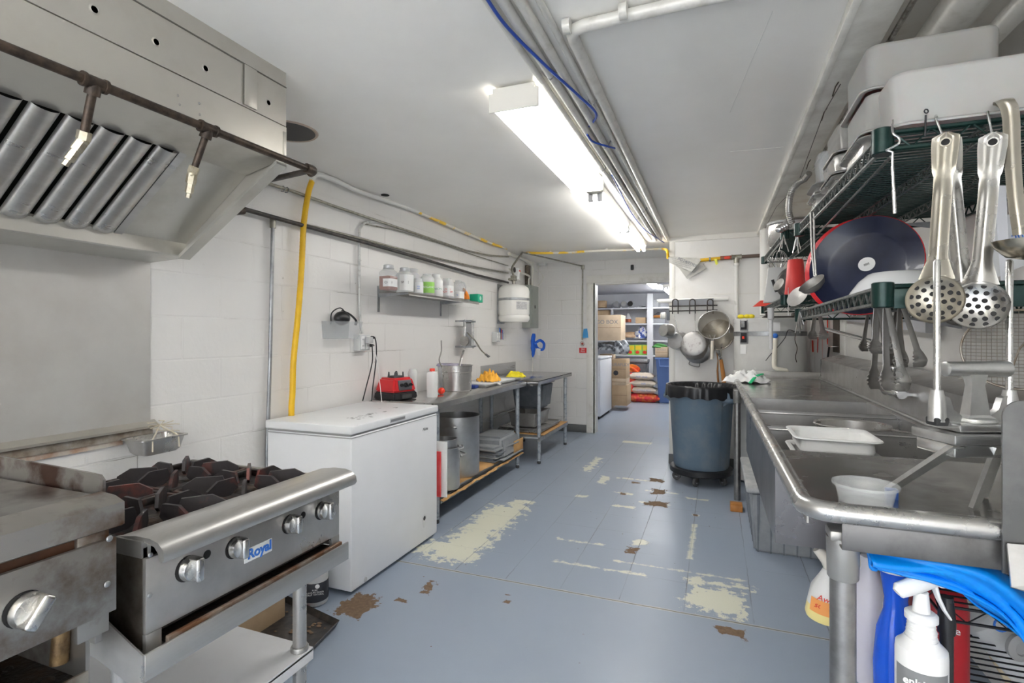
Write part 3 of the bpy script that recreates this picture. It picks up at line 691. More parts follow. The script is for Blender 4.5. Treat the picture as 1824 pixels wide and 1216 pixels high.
# grates: four sections, raised radial fins with sloping ends
gz = .852
for iy in range(2):
    for ix in range(2):
        cx = -1.385 - ix * .30; cy = RY0 + .165 + iy * .30
        g = MB(); hw = .146
        for (x0, x1, y0, y1) in ((-hw, hw, -hw, -hw + .014), (-hw, hw, hw - .014, hw), (-hw, -hw + .014, -hw, hw), (hw - .014, hw, -hw, hw)):
            g.box(cx + x0, cx + x1, cy + y0, cy + y1, gz - .035, gz - .008, .003)
        # sloping deck toward the bowl
        g.build('grate_frame', grate, t)
        bw = MB(); bw.lathe([(.2, gz - .028), (.105, gz - .045), (.10, gz - .05)], (cx, cy, 0), 4, m=M4.Translation((cx, cy, 0)) @ M4.Rotation(pi / 4, 4, 'Z')); 
        bw.build('grate_bowl', grate, t)
        f = MB()
        for a in range(8):
            an = a * pi / 4 + pi / 8 * 0; r0 = .035 if a % 2 == 0 else .055; r1 = .14 if a % 2 == 0 else .175
            u = V((cos(an), sin(an), 0)); n_ = V((-sin(an), cos(an), 0)) * .0045
            c0 = V((cx, cy, 0))
            pts = [c0 + u * r0 + V((0, 0, gz - .012)), c0 + u * (r0 + .012) + V((0, 0, gz + .022)), c0 + u * (r1 - .035) + V((0, 0, gz + .024)), c0 + u * r1 + V((0, 0, gz + .002)), c0 + u * r1 + V((0, 0, gz - .03)), c0 + u * (r0 + .03) + V((0, 0, gz - .03))]
            f.prism([p - n_ for p in pts], n_ * 2)
        f.build('grate_fins', grate_hot, t)
        MB().lathe([(.045, gz - .07), (.05, gz - .03), (.035, gz - .022), (.01, gz - .02)], (cx, cy, 0), 20).build('burner_head', grease, t)
def knob(px, py, par, X, s=1.0, rot=0, flat=False):
    q = P(px, py, X=X); m = frame(q, (0, 1, 0), (0, 0, 1)) @ M4.Rotation(rot, 4, 'Z')
    s *= 1.18; k = MB()
    k.lathe([(.026 * s, 0), (.027 * s, .003), (.026 * s, .012), (.023 * s, .019), (.012 * s, .021)], n=28, m=m)
    o = k.build('knob', chrome_dull, par)
    h = MB(); h.box(-.0095 * s, .0095 * s, -.025 * s, .027 * s, .010, .040 * s, .006, m=m, seg=3); h.build('knob_grip', chrome_dull, o)
    c = MB(); c.lathe([(.0275 * s, -.001), (.0275 * s, .001), (.001, .001)], n=24, m=m @ M4.Translation((-.004, 0, 0))); c.build('knob_hole', dark, o)
    return o
for i, (px, py, s_) in enumerate(((336, 1011, .92), (420, 974, .85), (517, 932, .85), (574, 908, .88))):
    knob(px, py, t, RX, s_, 0)
for px, py in ((369, 987), (540, 917)):
    q = P(px, py, X=RX + .0005); MB().lathe([(.0105, 0), (.0001, 0.0005)], n=20, m=frame(q, (0, 1, 0), (0, 0, 1))).build('pilot_hole', dark, t)
for px, py in ((268, 988), (267, 1060), (598, 868), (597, 914)):
    q = P(px, py, X=RX + .001); MB().ball(q, .0055, (.5, 1, 1), 8).build('screw', galv, t)
q = P(460, 980, X=RX); mb = frame(q, (0, 1, 0), (0, 0, 1))
pl = MB().box(-.046, .046, -.018, .018, 0, .002, .0006, m=mb).build('name_plate', label_w, t); pl['label'] = 'white name plate reading Royal in blue'
text('Royal', .036, mb @ M4.Translation((.003, .001, .0028)), ink_blue, pl, bold=.0012, sx=1.0)
# ---------------------------------------------------------------- stand under the range
t = thing('equipment_stand', (-1.5, 1.08, 0), 'stainless stand with tubular legs and white lower shelf carrying the burner range', 'stand')
b = MB(); SY0, SY1 = .752, 1.412
b.box(-1.95, RX + .03, SY0, SY1, .602, .612, .002); b.build('top', steel, t)
MB().box(RX + .026, RX + .032, SY0, SY1, .575, .632, .001).build('front_apron', steel_brush, t)
MB().prism([(RX + .03, SY0, .632), (RX + .03, SY0, .55), (RX - .13, SY0, .595), (-1.95, SY0, .6), (-1.95, SY0, .70), (RX - .13, SY0, .70)], (0, -.004, 0)).build('side_apron', steel, t)
for x in (-1.28, -1.86):
    for y in (.80, 1.355):
        l = MB(); l.cyl((x, y, .0), (x, y, .61), .0215, n=24); l.build('leg', steel, t)
        MB().tube([(x, y, .225), (x, y, .23), (x, y, .285), (x, y, .29)], [.026, .0285, .0285, .026], 24).build('leg_collar', steel_dull, t)
b = MB(); b.box(-1.93, -1.25, .77, 1.385, .262, .275, .002); b.box(-1.252, -1.25, .77, 1.385, .235, .27); b.build('lower_shelf', mat('shelf_white', (.66, .66, .67), .45, 0, (.56, .56, .565), 4, contrast=(.5, .75)), t)
# ---------------------------------------------------------------- griddle
t = thing('griddle', (-1.5, .5, 0), 'greasy steel flat-top griddle left of the burners with one large dial', 'griddle')
GX, GY = -1.16, .70
MB().box(-1.95, GX - .06, -.2, .735, .945, .965, .004).build('griddle_plate', mat('griddle_plate', (.30, .29, .275), .33, .9, (.05, .045, .04), 4, contrast=(.45, .65)), t)
b = MB(); b.prism([(GX - .075, -.2, .975), (GX - .03, -.2, .972), (GX, -.2, .962), (GX, -.2, .915), (GX - .01, -.2, .91), (GX - .075, -.2, .94)], (0, .2 + P(222, 880, X=GX).y, 0)); b.build('front_trough', greasy_steel, t)
MB().box(GX - .03, GX - .022, -.2, GY, .885, .93).build('gap_plate', mat('brown_gap', (.12, .055, .03), .5, .3, (.05, .03, .02), 8), t)
MB().box(GX - .012, GX, -.2, P(208, 1000, X=GX).y, .742, .893, .002).build('front_panel', greasy_steel, t)
MB().box(GX - .025, GX - .012, GY - .05, GY + .008, .70, .91, .002).build('corner_post', greasy_steel, t)
MB().box(-1.84, GX - .02, GY - .014, GY, .68, .95, .002).build('side_panel', steel_dull, t)
b = MB(); b.prism([(-1.25, .742, .955), (-1.95, .742, .955), (-1.95, .742, 1.02), (-1.30, .742, 1.006), (-1.262, .742, 1.004), (-1.25, .742, .994)], (0, .006, 0))
b.build('splash_guard', mat('splash_steel', (.38, .36, .34), .33, .9, (.10, .05, .035), 5, contrast=(.48, .6)), t)
knob(47, 1085, t, GX, .98, R(-35))
for px, py in ((195, 959), (191, 1040)):
    q = P(px, py, X=GX + .002); MB().ball(q, .0065, (.5, 1, 1), 8).build('screw', galv, t)
MB().box(-1.84, GX - .04, -.2, GY - .02, .60, .606).build('catch_tray', grease, t)
MB().box(-1.84, GX - .3, -.2, GY - .02, .606, .74).build('burner_cavity', grease, t)
MB().box(GX - .045, GX - .038, -.2, GY - .015, .59, .625, .002).build('tray_edge', mat('greasy_edge', (.45, .42, .36), .4, .8, (.14, .06, .02), 5, contrast=(.35, .6)), t)
MB().box(-1.84, GX - .04, GY - .02, GY - .012, .59, .75).build('cavity_side', greasy_steel, t)
a = P(118, 1080, X=GX - .1); a2 = P(105, 1180, X=GX - .1)
MB().cyl(a + V((0, 0, .06)), a2, .016, n=14).build('gas_pipe', mat('burnt_brass', (.26, .17, .08), .4, .6, (.06, .035, .02), 25, bump=.5), t)
b = MB(); random.seed(3)
for i in range(46):
    b.ball((GX - .06 - random.random() * .2, -.1 + random.random() * .75, .607), .008 + random.random() * .016, (1, 1, .6), 5)
b.build('burnt_crumbs', grease, t)['kind'] = 'stuff'
for x in (-1.25, -1.8):
    for y in (-.1, .62): MB().cyl((x, y, 0), (x, y, .6), .0215, n=20).build('leg', steel_dull, t)
# ---------------------------------------------------------------- floor items beside the stand
q = P(508, 1098, Z=0); 
t = thing('cardboard_box', (q.x - .1, q.y, 0), 'brown cardboard box on the floor behind the range stand', 'box')
MB().box(q.x - .30, q.x, q.y - .30, q.y + .0, 0, .20, .003).build('carton', carton, t)
text('WHITE VINEGAR', .02, frame(V((q.x + .001, q.y - .12, .12)), (0, 1, 0), (0, 0, 1)), ink_grey, t, ext=.0002)
q = P(562, 1072, Z=0)
t = thing('plastic_jug', (q.x, q.y, 0), 'white plastic jar with black label on the floor beside the chest freezer', 'jar')
MB().lathe([(.05, 0), (.058, .006), (.060, .02), (.060, .14), (.056, .165), (.045, .185), (.028, .20), (.026, .22), (.0, .22)], (q.x, q.y, 0), 28).build('jar_body', frost, t)
MB().lathe([(.0605, .025), (.0612, .026), (.0612, .115), (.0605, .116)], (q.x, q.y, 0), 28).build('label_band', label_b, t)
fm = frame(q + V((.038, -.049, .09)), V((.78, .62, 0)), (0, 0, 1))
mw = frame(q + V((.0615 * .62, -.0615 * .78, .075)), V((.78, .62, 0)), (0, 0, 1))
text('PURE\nPLEASURE MAKER\nSYRUP  NATURAL', .0105, mw, ink_white, t, ext=.0002)
b = MB(); b.lathe([(.009, .0), (.0105, .0005), (.009, .001)], n=20, m=mw @ M4.Translation((.012, .028, 0))); b.build('label_emblem', ink_white, t)
# black floor tray
t = thing('floor_tray', (-1.78, 1.95, 0), 'battered black sheet-metal tray with debris on the floor under the stand', 'tray')
pts = [P(605, 1108, Z=.02), P(507, 1062, Z=.02), P(395, 1135, Z=.02), P(527, 1188, Z=.02)]
b = MB(); c_ = sum(pts, V()) / 4
low = [c_ + (p - c_) * .93 for p in pts]
for p in low: p.z = .004
for p in pts: p.z = .03
b.poly(low + pts, [[0, 1, 2, 3], [0, 1, 5, 4], [1, 2, 6, 5], [2, 3, 7, 6], [3, 0, 4, 7]]); b.thick(.002); b.build('tray_body', black_iron, t, ang=20)
b = MB()
for i in range(40):
    u, v = random.random() * .8 + .1, random.random() * .8 + .1
    p = (low[0] * (1 - u) + low[1] * u) * (1 - v) + (low[3] * (1 - u) + low[2] * u) * v
    b.ball((p.x, p.y, .008), .003 + random.random() * .006, (1.5, 1, .4), 4)
b.build('debris', mat('debris', (.2, .13, .08), .8), t)['kind'] = 'stuff'

# ---------------------------------------------------------------- chest freezer
FX, FX0, FY0, FY1 = -1.70, -2.27, 2.15, 3.03
t = thing('chest_freezer', (-1.98, 2.6, 0), 'white chest freezer with smudged lid between the range stand and steel worktable', 'freezer')
MB().box(FX0 + .01, FX - .006, FY0 + .006, FY1 - .006, .02, .802, .008, seg=3).build('cabinet', white_enamel, t)
MB().box(FX0 + .005, FX - .012, FY0 + .01, FY1 - .01, .80, .812).build('gasket', mat('gasket', (.30, .30, .30), .7), t)
ld = MB().box(FX0, FX, FY0, FY1, .812, .855, .007, seg=3).build('lid', mat('lid_enamel', (.80, .81, .82), .3, 0, (.74, .75, .76), 2), t)
a, b2 = P(695, 752, X=FX).y, P(722, 743, X=FX).y
MB().box(FX - .004, FX + .0015, a, b2, .822, .846, .001).build('handle', mat('handle_grey', (.55, .56, .57), .4), t)
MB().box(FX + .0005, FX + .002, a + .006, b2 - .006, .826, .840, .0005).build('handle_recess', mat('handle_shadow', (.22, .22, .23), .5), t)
MB().box(FX0 + .015, FX - .004, FY0 + .0, FY1, .792, .796).build('body_seam', mat('seam_light', (.35, .35, .35), .6), t)
m = frame(V((FX - .0055, P(759, 764, X=FX).y, P(759, 764, X=FX).z)), (0, 1, 0), (0, 0, 1))
text('Midea', .026, m, ink, t, name='brand_lettering', shear=.3, ext=.0003)
q = P(652, 1032, X=FX); m = frame(V((FX - .005, q.y, q.z)), (0, 1, 0), (0, 0, 1))
MB().lathe([(.012, 0), (.012, .004), (.007, .006)], n=20, m=m).build('drain_plug', mat('plug', (.5, .5, .5), .5), t)
q = P(757, 925, X=FX); m = frame(V((FX - .0055, q.y, q.z)), (0, 1, 0), (0, 0, 1))
b = MB(); b.prism([m @ V(p) for p in ((-.028, .018, 0), (0, .034, 0), (.028, .018, 0), (.005, -.05, 0), (-.005, -.05, 0))], m.to_3x3() @ V((0, 0, .001)))
bd = b.build('badge', mat('badge', (.72, .73, .74), .35), t)
MB().lathe([(.010, .001), (.014, .002), (.010, .003)], n=20, m=m @ M4.Translation((0, .008, 0))).build('badge_ring', ink, bd)
b = MB(); random.seed(5)
for px, py, r_ in ((646, 741, .02), (660, 742, .018), (640, 745, .025), (676, 727, .012), (684, 733, .02), (703, 726, .017), (655, 738, .028), (627, 744, .02), (668, 736, .02), (634, 757, .007)):
    q = P(px, py, Z=.855)
    for i in range(5): b.lathe([(r_ * random.uniform(.25, .5), .8556), (.0001, .8557)], (q.x + random.uniform(-1, 1) * r_ * .9, q.y + random.uniform(-1, 1) * r_, 0), 7, sx=random.uniform(.5, 1.2), sy=random.uniform(.6, 1.6))
b.build('scuff_marks', mat('scuff', (.36, .36, .37), .6), ld)['kind'] = 'stuff'
for x in (FX0 + .06, FX - .06):
    for y in (FY0 + .06, FY1 - .06): MB().cyl((x, y, 0), (x, y, .025), .02, n=12).build('foot', rubber, t)
# ================================================================ LEFT WALL: PIPES
def ypipe(name, pxs, X, r, m, label, cat='pipe', r2=None):
    pts = [P(a, b, X=X) for a, b in pxs]
    t = thing(name, pts[0], label, cat); MB().tube(pts, r, 12).build('pipe', m, t); return t, pts
def clampat(t, p, r, m=galv): MB().tube([p + V((-r * 1.5, 0, r)), p + V((0, 0, r * 1.25)), p + V((r * 1.25, 0, 0)), p + V((0, 0, -r * 1.25)), p + V((-r * 1.5, 0, -r))], .003, 6).build('clamp', m, t)
# yellow flexible gas line: from floor up the wall
XG = XL + .05
pts = [(519, 742), (521, 700), (523, 640), (531, 560), (537, 480), (541, 400), (549, 345), (556, 322)]
t = thing('gas_hose', P(519, 742, X=XG), 'thick yellow-coated flexible gas hose running up the wall behind the freezer', 'hose')
pp = [P(a, b, X=XG) for a, b in pts]; pp = [V((pp[0].x, pp[0].y, .3))] + pp
cr = bez(pp, 26)
MB().tube(cr, [.0165 + (.0009 if i % 2 else 0) for i in range(len(cr))], 12).build('hose', yellow_paint, t)
wp = mat('white_pipe_paint', (.76, .75, .72), .4)
pts2 = [P(556, 322, X=XG), P(560, 313, X=XG), P(572, 312, X=XG), P(600, 322, X=XG)]
MB().tube(bez([pp[-1] - V((0, 0, .01))] + pts2, 6), .017, 14).build('painted_elbow', wp, t)
YW = [(600, 322), (640, 341), (700, 361), (745, 377)]
a = [P(x, y, X=XG) for x, y in YW]
MB().tube(bez(a, 5), .015, 14).build('painted_run', wp, t)
a = [P(x, y, X=XG) for x, y in ((745, 377), (800, 402), (850, 423), (885, 437), (925, 447))]
c_ = bez(a + [P(950, 450.5, Z=ZC - .03), P(1000, 450, Z=ZC - .03), P(1080, 446, Z=ZC - .03), P(1180, 443, Z=ZC - .03)], 6)
ypat = mat('yellow_half_painted', (.74, .70, .62), .4, 0, (.86, .56, .05), 3.5, contrast=(.49, .52))
MB().tube(c_, .0145, 12).build('half_painted_run', ypat, t)
for i in (0, 6, 14, 22, 34, 42):
    if i < len(c_): p = c_[i]; MB().ball(p + V((.0, 0, .008)), .019, (1, .35, 1), 8).build('strap', wp, t)
t, a = ypipe('wall_pipe', [(462, 322), (520, 340), (592, 366), (720, 409), (830, 446), (872, 455), (906, 457)], XL + .035, .0095, pipe_steel, 'upper grey steel pipe on the left wall just below the yellow and white line')
for p in (P(505, 336, X=XL + .035), P(512, 338, X=XL + .035)): clampat(t, p, .012)
t, a = ypipe('wall_pipe', [(485, 387), (560, 404), (640, 424), (700, 440), (780, 460), (850, 476), (905, 486)], XL + .035, .0085, pipe_steel, 'middle grey steel pipe on the left wall ending at the white tank valve')
t, a = ypipe('wall_pipe', [(430, 371), (520, 396), (640, 429), (760, 463), (850, 490), (905, 503)], XL + .05, .0125, black_iron, 'dark iron pipe, lowest of the long pipes on the left wall')
q = P(425, 374, X=XL + .05)
MB().tube([q + V((0, .03, .004)), q, q + V((.01, -.03, -.012)), q + V((-.01, -.06, -.004))], [.02, .024, .022, .014], 10).build('rusty_elbow', rust, t)
t, a = ypipe('wall_pipe', [(645, 398), (700, 408), (780, 432), (850, 456), (905, 473)], XL + .02, .0045, pipe_steel, 'thinnest wire-like tube stretched between two grey wall pipes')
t = thing('wall_pipe', P(478, 745, X=XL + .02), 'vertical grey pipe on the wall left of the yellow gas hose', 'pipe')
MB().tube([P(486, 392, X=XL + .025), P(484, 500, X=XL + .025), P(481, 640, X=XL + .025), P(476, 800, X=XL + .025), V((XL + .025, P(476, 800, X=XL + .025).y, .25))], .0105, 12).build('pipe', galv, t)
MB().cyl(P(486, 388, X=XL + .025), P(486, 406, X=XL + .025), .016, n=10).build('top_fitting', pipe_steel, t)
# painted conduit with outlet box
t = thing('outlet_conduit', P(640, 612, X=XL), 'white painted conduit curving down the wall to a metal outlet box', 'conduit')
cc = [P(668, 395, X=XL + .02), P(652, 396, X=XL + .02), P(643, 404, X=XL + .02), P(640, 420, X=XL + .02), P(640, 500, X=XL + .02), P(641, 565, X=XL + .02), P(645, 594, X=XL + .03)]
MB().tube(bez(cc, 6), .0095, 12).build('pipe', mat('conduit_wall', (.62, .62, .60), .4, .1, (.42, .42, .41), 30, contrast=(.5, .65)), t)
# ---- outlet box with plugs
def outlet(cx, cy, label, plugs=0):
    q = P(cx, cy, X=XL + .03)
    t = thing('electrical_outlet', (XL, q.y, q.z - .06), label, 'outlet')
    MB().box(XL, XL + .055, q.y - .055, q.y + .055, q.z - .055, q.z + .055, .003).build('box', mat('outlet_box', (.60, .61, .61), .4, .2), t)
    for s_ in (-.027, .027):
        o = MB().box(XL + .055, XL + .060, q.y + s_ - .018, q.y + s_ + .018, q.z - .045, q.z + .045, .002).build('receptacle', plastic_white, t)
        for z_ in (-.022, .022):
            MB().box(XL + .0600, XL + .0606, q.y + s_ - .007, q.y + s_ - .004, q.z + z_ - .005, q.z + z_ + .005).build('slot', dark, o)
            MB().box(XL + .0600, XL + .0606, q.y + s_ + .004, q.y + s_ + .007, q.z + z_ - .005, q.z + z_ + .005).build('slot', dark, o)
    return t, q
t, q = outlet(645, 610, 'metal outlet box with three plugs above the red blender base')
bx = XL + .06
tag(MB().box(bx, bx + .035, q.y - .01, q.y + .04, q.z - .005, q.z + .04, .006).build('power_adapter', mat('adapter_grey', (.5, .5, .5), .5)), 'grey power adapter plugged into the metal outlet box', 'plug')
def cord(name, pts, r, m, label, plug=True):
    t = thing(name, pts[0], label, 'cord'); MB().tube(bez(pts, 7), r, 8).build('cable', m, t)
    if plug: MB().tube([V(pts[0]) - V((.03, 0, .0)), V(pts[0]) - V((.012, 0, 0)), V(pts[0])], [.012, .011, .005], 8).build('plug', m, t)
cord('appliance_cable', [V((bx + .035, q.y + .055, q.z + .035)), P(670, 612, X=bx + .05), P(670, 640, X=bx + .04), P(664, 690, X=bx + .03), P(662, 714, X=bx + .04)], .0042, black_pl, 'black cord dropping from the outlet past the blender, right of the other')
cord('appliance_cable', [V((bx + .035, q.y + .045, q.z - .02)), P(663, 616, X=bx + .05), P(663, 645, X=bx + .04), P(652, 690, X=bx + .03), P(646, 714, X=bx + .02)], .0042, black_pl, 'leftmost black cord dropping from the outlet box')
cord('thin_cord', [V((bx + .03, q.y + .03, q.z - .01)), P(668, 625, X=bx + .05), P(674, 660, X=bx + .08), P(680, 716, X=bx + .12)], .0022, plastic_white, 'thin white cord hanging in front of the blender base', plug=False)
# ---- wall basket with head gear
q = P(604, 560, X=XL)
t = thing('wall_basket', (XL + .06, q.y, q.z - .1), 'clear plastic basket fixed to the left wall', 'basket')
y0, y1 = P(579, 560, X=XL + .03).y, P(628, 560, X=XL + .03).y; z1, z0 = P(604, 572, X=XL + .06).z, P(604, 603, X=XL + .06).z
b = MB(); b.prism([(XL + .002, y0 + .01, z0), (XL + .002, y1 - .01, z0), (XL + .002, y1, z1), (XL + .002, y0, z1)], (.002, 0, 0))
b.poly([V(p) for p in ((XL + .09, y0 + .02, z0), (XL + .09, y1 - .02, z0), (XL + .115, y1, z1), (XL + .115, y0, z1), (XL + .003, y0 + .01, z0), (XL + .003, y1 - .01, z0), (XL + .003, y1, z1), (XL + .003, y0, z1))],
       [[0, 1, 2, 3], [0, 3, 7, 4], [1, 5, 6, 2], [0, 4, 5, 1]]); b.build('basket_body', clear_dim, t)
yy = (y0 + y1) / 2
t = thing('face_mask', (XL + .06, yy, z1 - .02), 'shiny black goggles with curled strap lying in the clear wall basket', 'goggles')
MB().ball((XL + .06, yy - .01, z1 + .02), .055, (.75, 1.15, .85), 10).build('shell', black_pl, t)
MB().tube(bez([(XL + .05, y0 + .03, z1 - .02), (XL + .07, y0 + .015, z1 + .05), (XL + .07, yy - .04, z1 + .085), (XL + .08, yy, z1 + .05), (XL + .09, yy - .01, z1 - .0)], 6), .004, 8).build('strap', black_pl, t)
MB().tube(bez([(XL + .05, yy + .0, z1 + .07), (XL + .07, yy + .05, z1 + .05), (XL + .08, y1 - .03, z1 + .01), (XL + .07, y1 - .02, z1 - .02)], 6), .011, 8, flat=(.5, 1)).build('band', black_pl, t)
# ---------------------------------------------------------------- wall shelf
SX = XL + .27
y0 = P(672, 520, X=XL).y; y1 = P(853, 541, X=SX).y; zs = P(722, 518, X=SX).z - .005
t = thing('wall_shelf', (XL, y0, zs), 'narrow steel wall shelf holding spice jars on the left wall', 'shelf')
b = MB(); b.box(XL + .004, SX, y0, y1, zs, zs + .002); b.box(SX - .002, SX, y0, y1, zs - .022, zs); b.box(XL, XL + .003, y0, y1, zs, zs + .03); b.build('shelf_board', steel_dull, t)
for y in (y0 + .01, y0 + (y1 - y0) * .80):
    b = MB(); b.box(XL, XL + .006, y - .012, y + .012, zs - .135, zs + .055)
    b.prism([(XL, y, zs), (SX - .004, y, zs), (SX - .004, y, zs - .012), (XL, y, zs - .028)], (0, .003, 0)); br = b.build('bracket', galv, t)
    for z_ in (-.11, -.05, .035): MB().ball((XL + .007, y, zs + z_), .004, (.5, 1, 1), 6).build('bolt', steel_dull, br)
def jar(name, x, y, z, r, h, body, label, cat='jar', cap=None, capm=None, sq=0, fill=None, fillm=None, lab=None, labm=None, sh=.78, neck=.6, group='jars and jugs on the steel wall shelf', writing=None, wm=None):
    t = thing(name, (x, y, z), label, cat, group)
    MB().lathe([(r * .9, z), (r, z + .008), (r, z + h * sh), (r * .9, z + h * (sh + .07)), (r * neck, z + h * .94), (r * neck, z + h)], (x, y, 0), 24, sq=sq).build('jar_body', body, t)
    if fill: MB().lathe([(r * .88, z + .004), (r * .95, z + .01), (r * .95, z + h * fill), (r * .3, z + h * (fill + .04)), (.001, z + h * (fill + .03))], (x, y, 0), 24, sq=sq).build('contents', fillm, t)
    if cap: MB().lathe([(r * neck * 1.08, z + h - .004), (r * neck * 1.12, z + h), (r * neck * 1.12, z + h + cap), (r * neck, z + h + cap + .003), (0.001, z + h + cap + .003)], (x, y, 0), 24).build('lid', capm, t)
    if lab:
        e = MB(); zz0, zz1 = z + h * lab[0], z + h * lab[1]
        n = 14; ra = r * 1.012
        def pt(i, j):
            a = R(-100 + 130 * i); k = 1
            if sq: k = (abs(cos(a)) ** sq + abs(sin(a)) ** sq) ** (-1 / sq)
            return V((x + ra * k * cos(a), y + ra * k * sin(a), zz0 + (zz1 - zz0) * j))
        e.grid(n, 1, pt); lo = e.build('jar_label', labm or label_w, t)
        if writing:
            u = V((.55, -.83, 0)); mw = frame(V((x, y, (zz0 + zz1) / 2)) + u * (r * (1.02 if not sq else 1.12) + .001), V((.83, .55, 0)), (0, 0, 1))
            text(writing, r * .42, mw, wm or ink_blue, lo, ext=.0002)
    return t
zt = zs + .002; xj = XL + .20
def jy(px, X=xj): return P(px, 500, X=X).y
cap_s = mat('cap_silver', (.5, .51, .53), .35, .6)
jar('spice_jar', xj, jy(692), zt, .052, .155, clear, 'leftmost shelf jar, half full of red-brown powder with silver lid', cap=.018, capm=cap_s, sq=5, fill=.62, fillm=chili, lab=(.15, .5), writing='CHILI', wm=ink)
jar('spice_jar', xj, jy(721), zt, .054, .16, frost, 'frosted jar with silver lid and barcode label, second from left on shelf', cap=.018, capm=cap_s, sq=5, lab=(.08, .8), writing='SPICE', wm=ink)
jar('plastic_tub', xj - .085, jy(735, xj - .085), zt, .06, .185, frost, 'tall cloudy jar standing behind the second shelf jar', cap=.018, capm=frost)
jar('spice_jar', xj + .01, jy(743), zt, .038, .12, frost, 'short cloudy jar with white and blue label on the wall shelf', lab=(.1, .75), writing='sea\nsalt', wm=ink_blue, neck=.8)
jar('plastic_jug', xj, jy(761), zt, .056, .17, frost, 'cloudy jar with bright green and white label on the wall shelf', fill=.25, fillm=spice, lab=(.12, .62), labm=green_lt, writing='OREGANO', wm=ink_white)
jar('plastic_jug', xj - .01, jy(779), zt, .054, .17, plastic_white, 'opaque white jar with green printed label on the wall shelf', cap=.016, capm=plastic_white, lab=(.15, .6), writing='ONION', wm=mat('ink_green', (.05, .25, .12), .5))
jar('plastic_jug', xj, jy(796), zt, .05, .17, frost, 'cloudy jar with orange and white label on the wall shelf', sq=5, lab=(.12, .62), labm=label_w, writing='CHILI\nPOWDER', wm=ink_red)
q = V((xj - .01, jy(815, xj - .01), zt))
t = jar('plastic_jug', q.x, q.y, zt, .052, .175, clear_dim, 'brownish clear jug with loop handle, farthest jug on the wall shelf', sq=4, fill=.3, fillm=spice, lab=(.08, .42), writing='salt', wm=ink_blue, neck=.4)
MB().tube(bez([q + V((.02, .02, .165)), q + V((.045, .045, .15)), q + V((.05, .05, .09)), q + V((.04, .04, .06))], 5), .007, 8).build('handle', clear_dim, t)
b = MB(); q = V((xj, jy(829), zt)); random.seed(2)
def crumple(b, q, sx, sy, sz, seed, n=16, amp=.35, flat=True):
    rnd = random.Random(seed); ph = [(rnd.uniform(2, 6), rnd.uniform(2, 6), rnd.uniform(2, 6), rnd.uniform(0, 6.28)) for _ in range(7)]
    t_ = bmesh.new(); bmesh.ops.create_icosphere(t_, subdivisions=4, radius=1)
    for v in t_.verts:
        c = v.co.copy(); s_ = 1 + amp * sum(sin(a * c.x + b_ * c.y + e * c.z + f) for a, b_, e, f in ph) / 4
        v.co = V((c.x * s_ * sx, c.y * s_ * sy, max(c.z * s_ * sz, -sz * .35) if flat else c.z * s_ * sz)) + V(q)
    b.merge(t_); return b
crumple(b, q + V((0, 0, .04)), .03, .028, .065, 4, amp=.5)
tag(b.build('orange_packet', orange_pl), 'crumpled orange wrapper standing between the jug and the green box', 'packet')
q = V((xj - .0, jy(846), zt))
t = thing('glove_box', q, 'green and white box at the far end of the wall shelf', 'box')
MB().box(q.x - .10, q.x + .055, q.y - .05, q.y + .055, zt, zt + .075, .002).build('carton', mat('box_green_pale', (.62, .70, .66), .6), t)
MB().box(q.x - .03, q.x + .0556, q.y - .0506, q.y + .0556, zt - .0, zt + .0756, .001).build('green_sleeve', green_pl, t)
MB().lathe([(.018, 0), (.02, .001), (.001, .001)], n=20, m=frame(q + V((.056, 0, .038)), (0, 1, 0), (0, 0, 1))).build('printed_oval', mat('mint', (.45, .75, .62), .6), t)

# ---------------------------------------------------------------- suppression tank + valve + panel
TYc = (P(882, 540, X=XL + .14).y + P(937, 540, X=XL + .14).y) / 2; TXc = XL + .165
q = P(910, 510, X=TXc); ztop = P(910, 505, X=TXc).z; zbt = P(910, 573, X=TXc).z; r_ = .5 * 56 / FPX * (-TXc * ST + TYc * CT)
t = thing('suppression_tank', (TXc, TYc, zbt), 'white cylindrical fire-suppression tank strapped to the left wall in the corner', 'tank')
H_ = ztop - zbt
MB().lathe([(r_ * .6, zbt + .01), (r_ * .9, zbt), (r_, zbt + .03), (r_, zbt + H_ * .14), (r_ * .95, zbt + H_ * .17), (r_, zbt + H_ * .22), (r_, zbt + H_ * .80), (r_ * .93, zbt + H_ * .9), (r_ * .7, zbt + H_ * .97), (r_ * .3, ztop), (.001, ztop)], (TXc, TYc, 0), 40).build('cylinder', mat('tank_white', (.80, .79, .75), .3), t)
MB().lathe([(r_ * 1.01, zbt + H_ * .56), (r_ * 1.035, zbt + H_ * .565), (r_ * 1.035, zbt + H_ * .62), (r_ * 1.01, zbt + H_ * .625)], (TXc, TYc, 0), 40).build('strap', galv, t)
e = MB(); e.grid(8, 1, lambda i, j: V((TXc + r_ * 1.012 * cos(R(-60 + 45 * i)), TYc + r_ * 1.012 * sin(R(-60 + 45 * i)), zbt + H_ * (.32 + .2 * j)))); e.build('label_plate', mat('tank_label', (.42, .42, .42), .5, 0, (.6, .6, .6), 60), t)
MB().box(XL, XL + .01, TYc - .1, TYc + .1, zbt - .02, ztop, .002).build('wall_bracket', galv, t)
vz = ztop
v_ = MB().cyl((TXc, TYc, vz), (TXc, TYc, vz + .05), .02, n=12).box(TXc - .03, TXc + .03, TYc - .03, TYc + .03, vz + .04, vz + .10, .005).build('valve', pipe_steel, t)
MB().cyl((TXc - .02, TYc - .09, vz + .05), (TXc - .02, TYc + .0, vz + .05), .016, n=10).build('side_fitting', pipe_steel, t)
MB().box(TXc - .01, TXc + .05, TYc + .02, TYc + .07, vz + .06, vz + .19, .004).build('release_box', plastic_white, t)
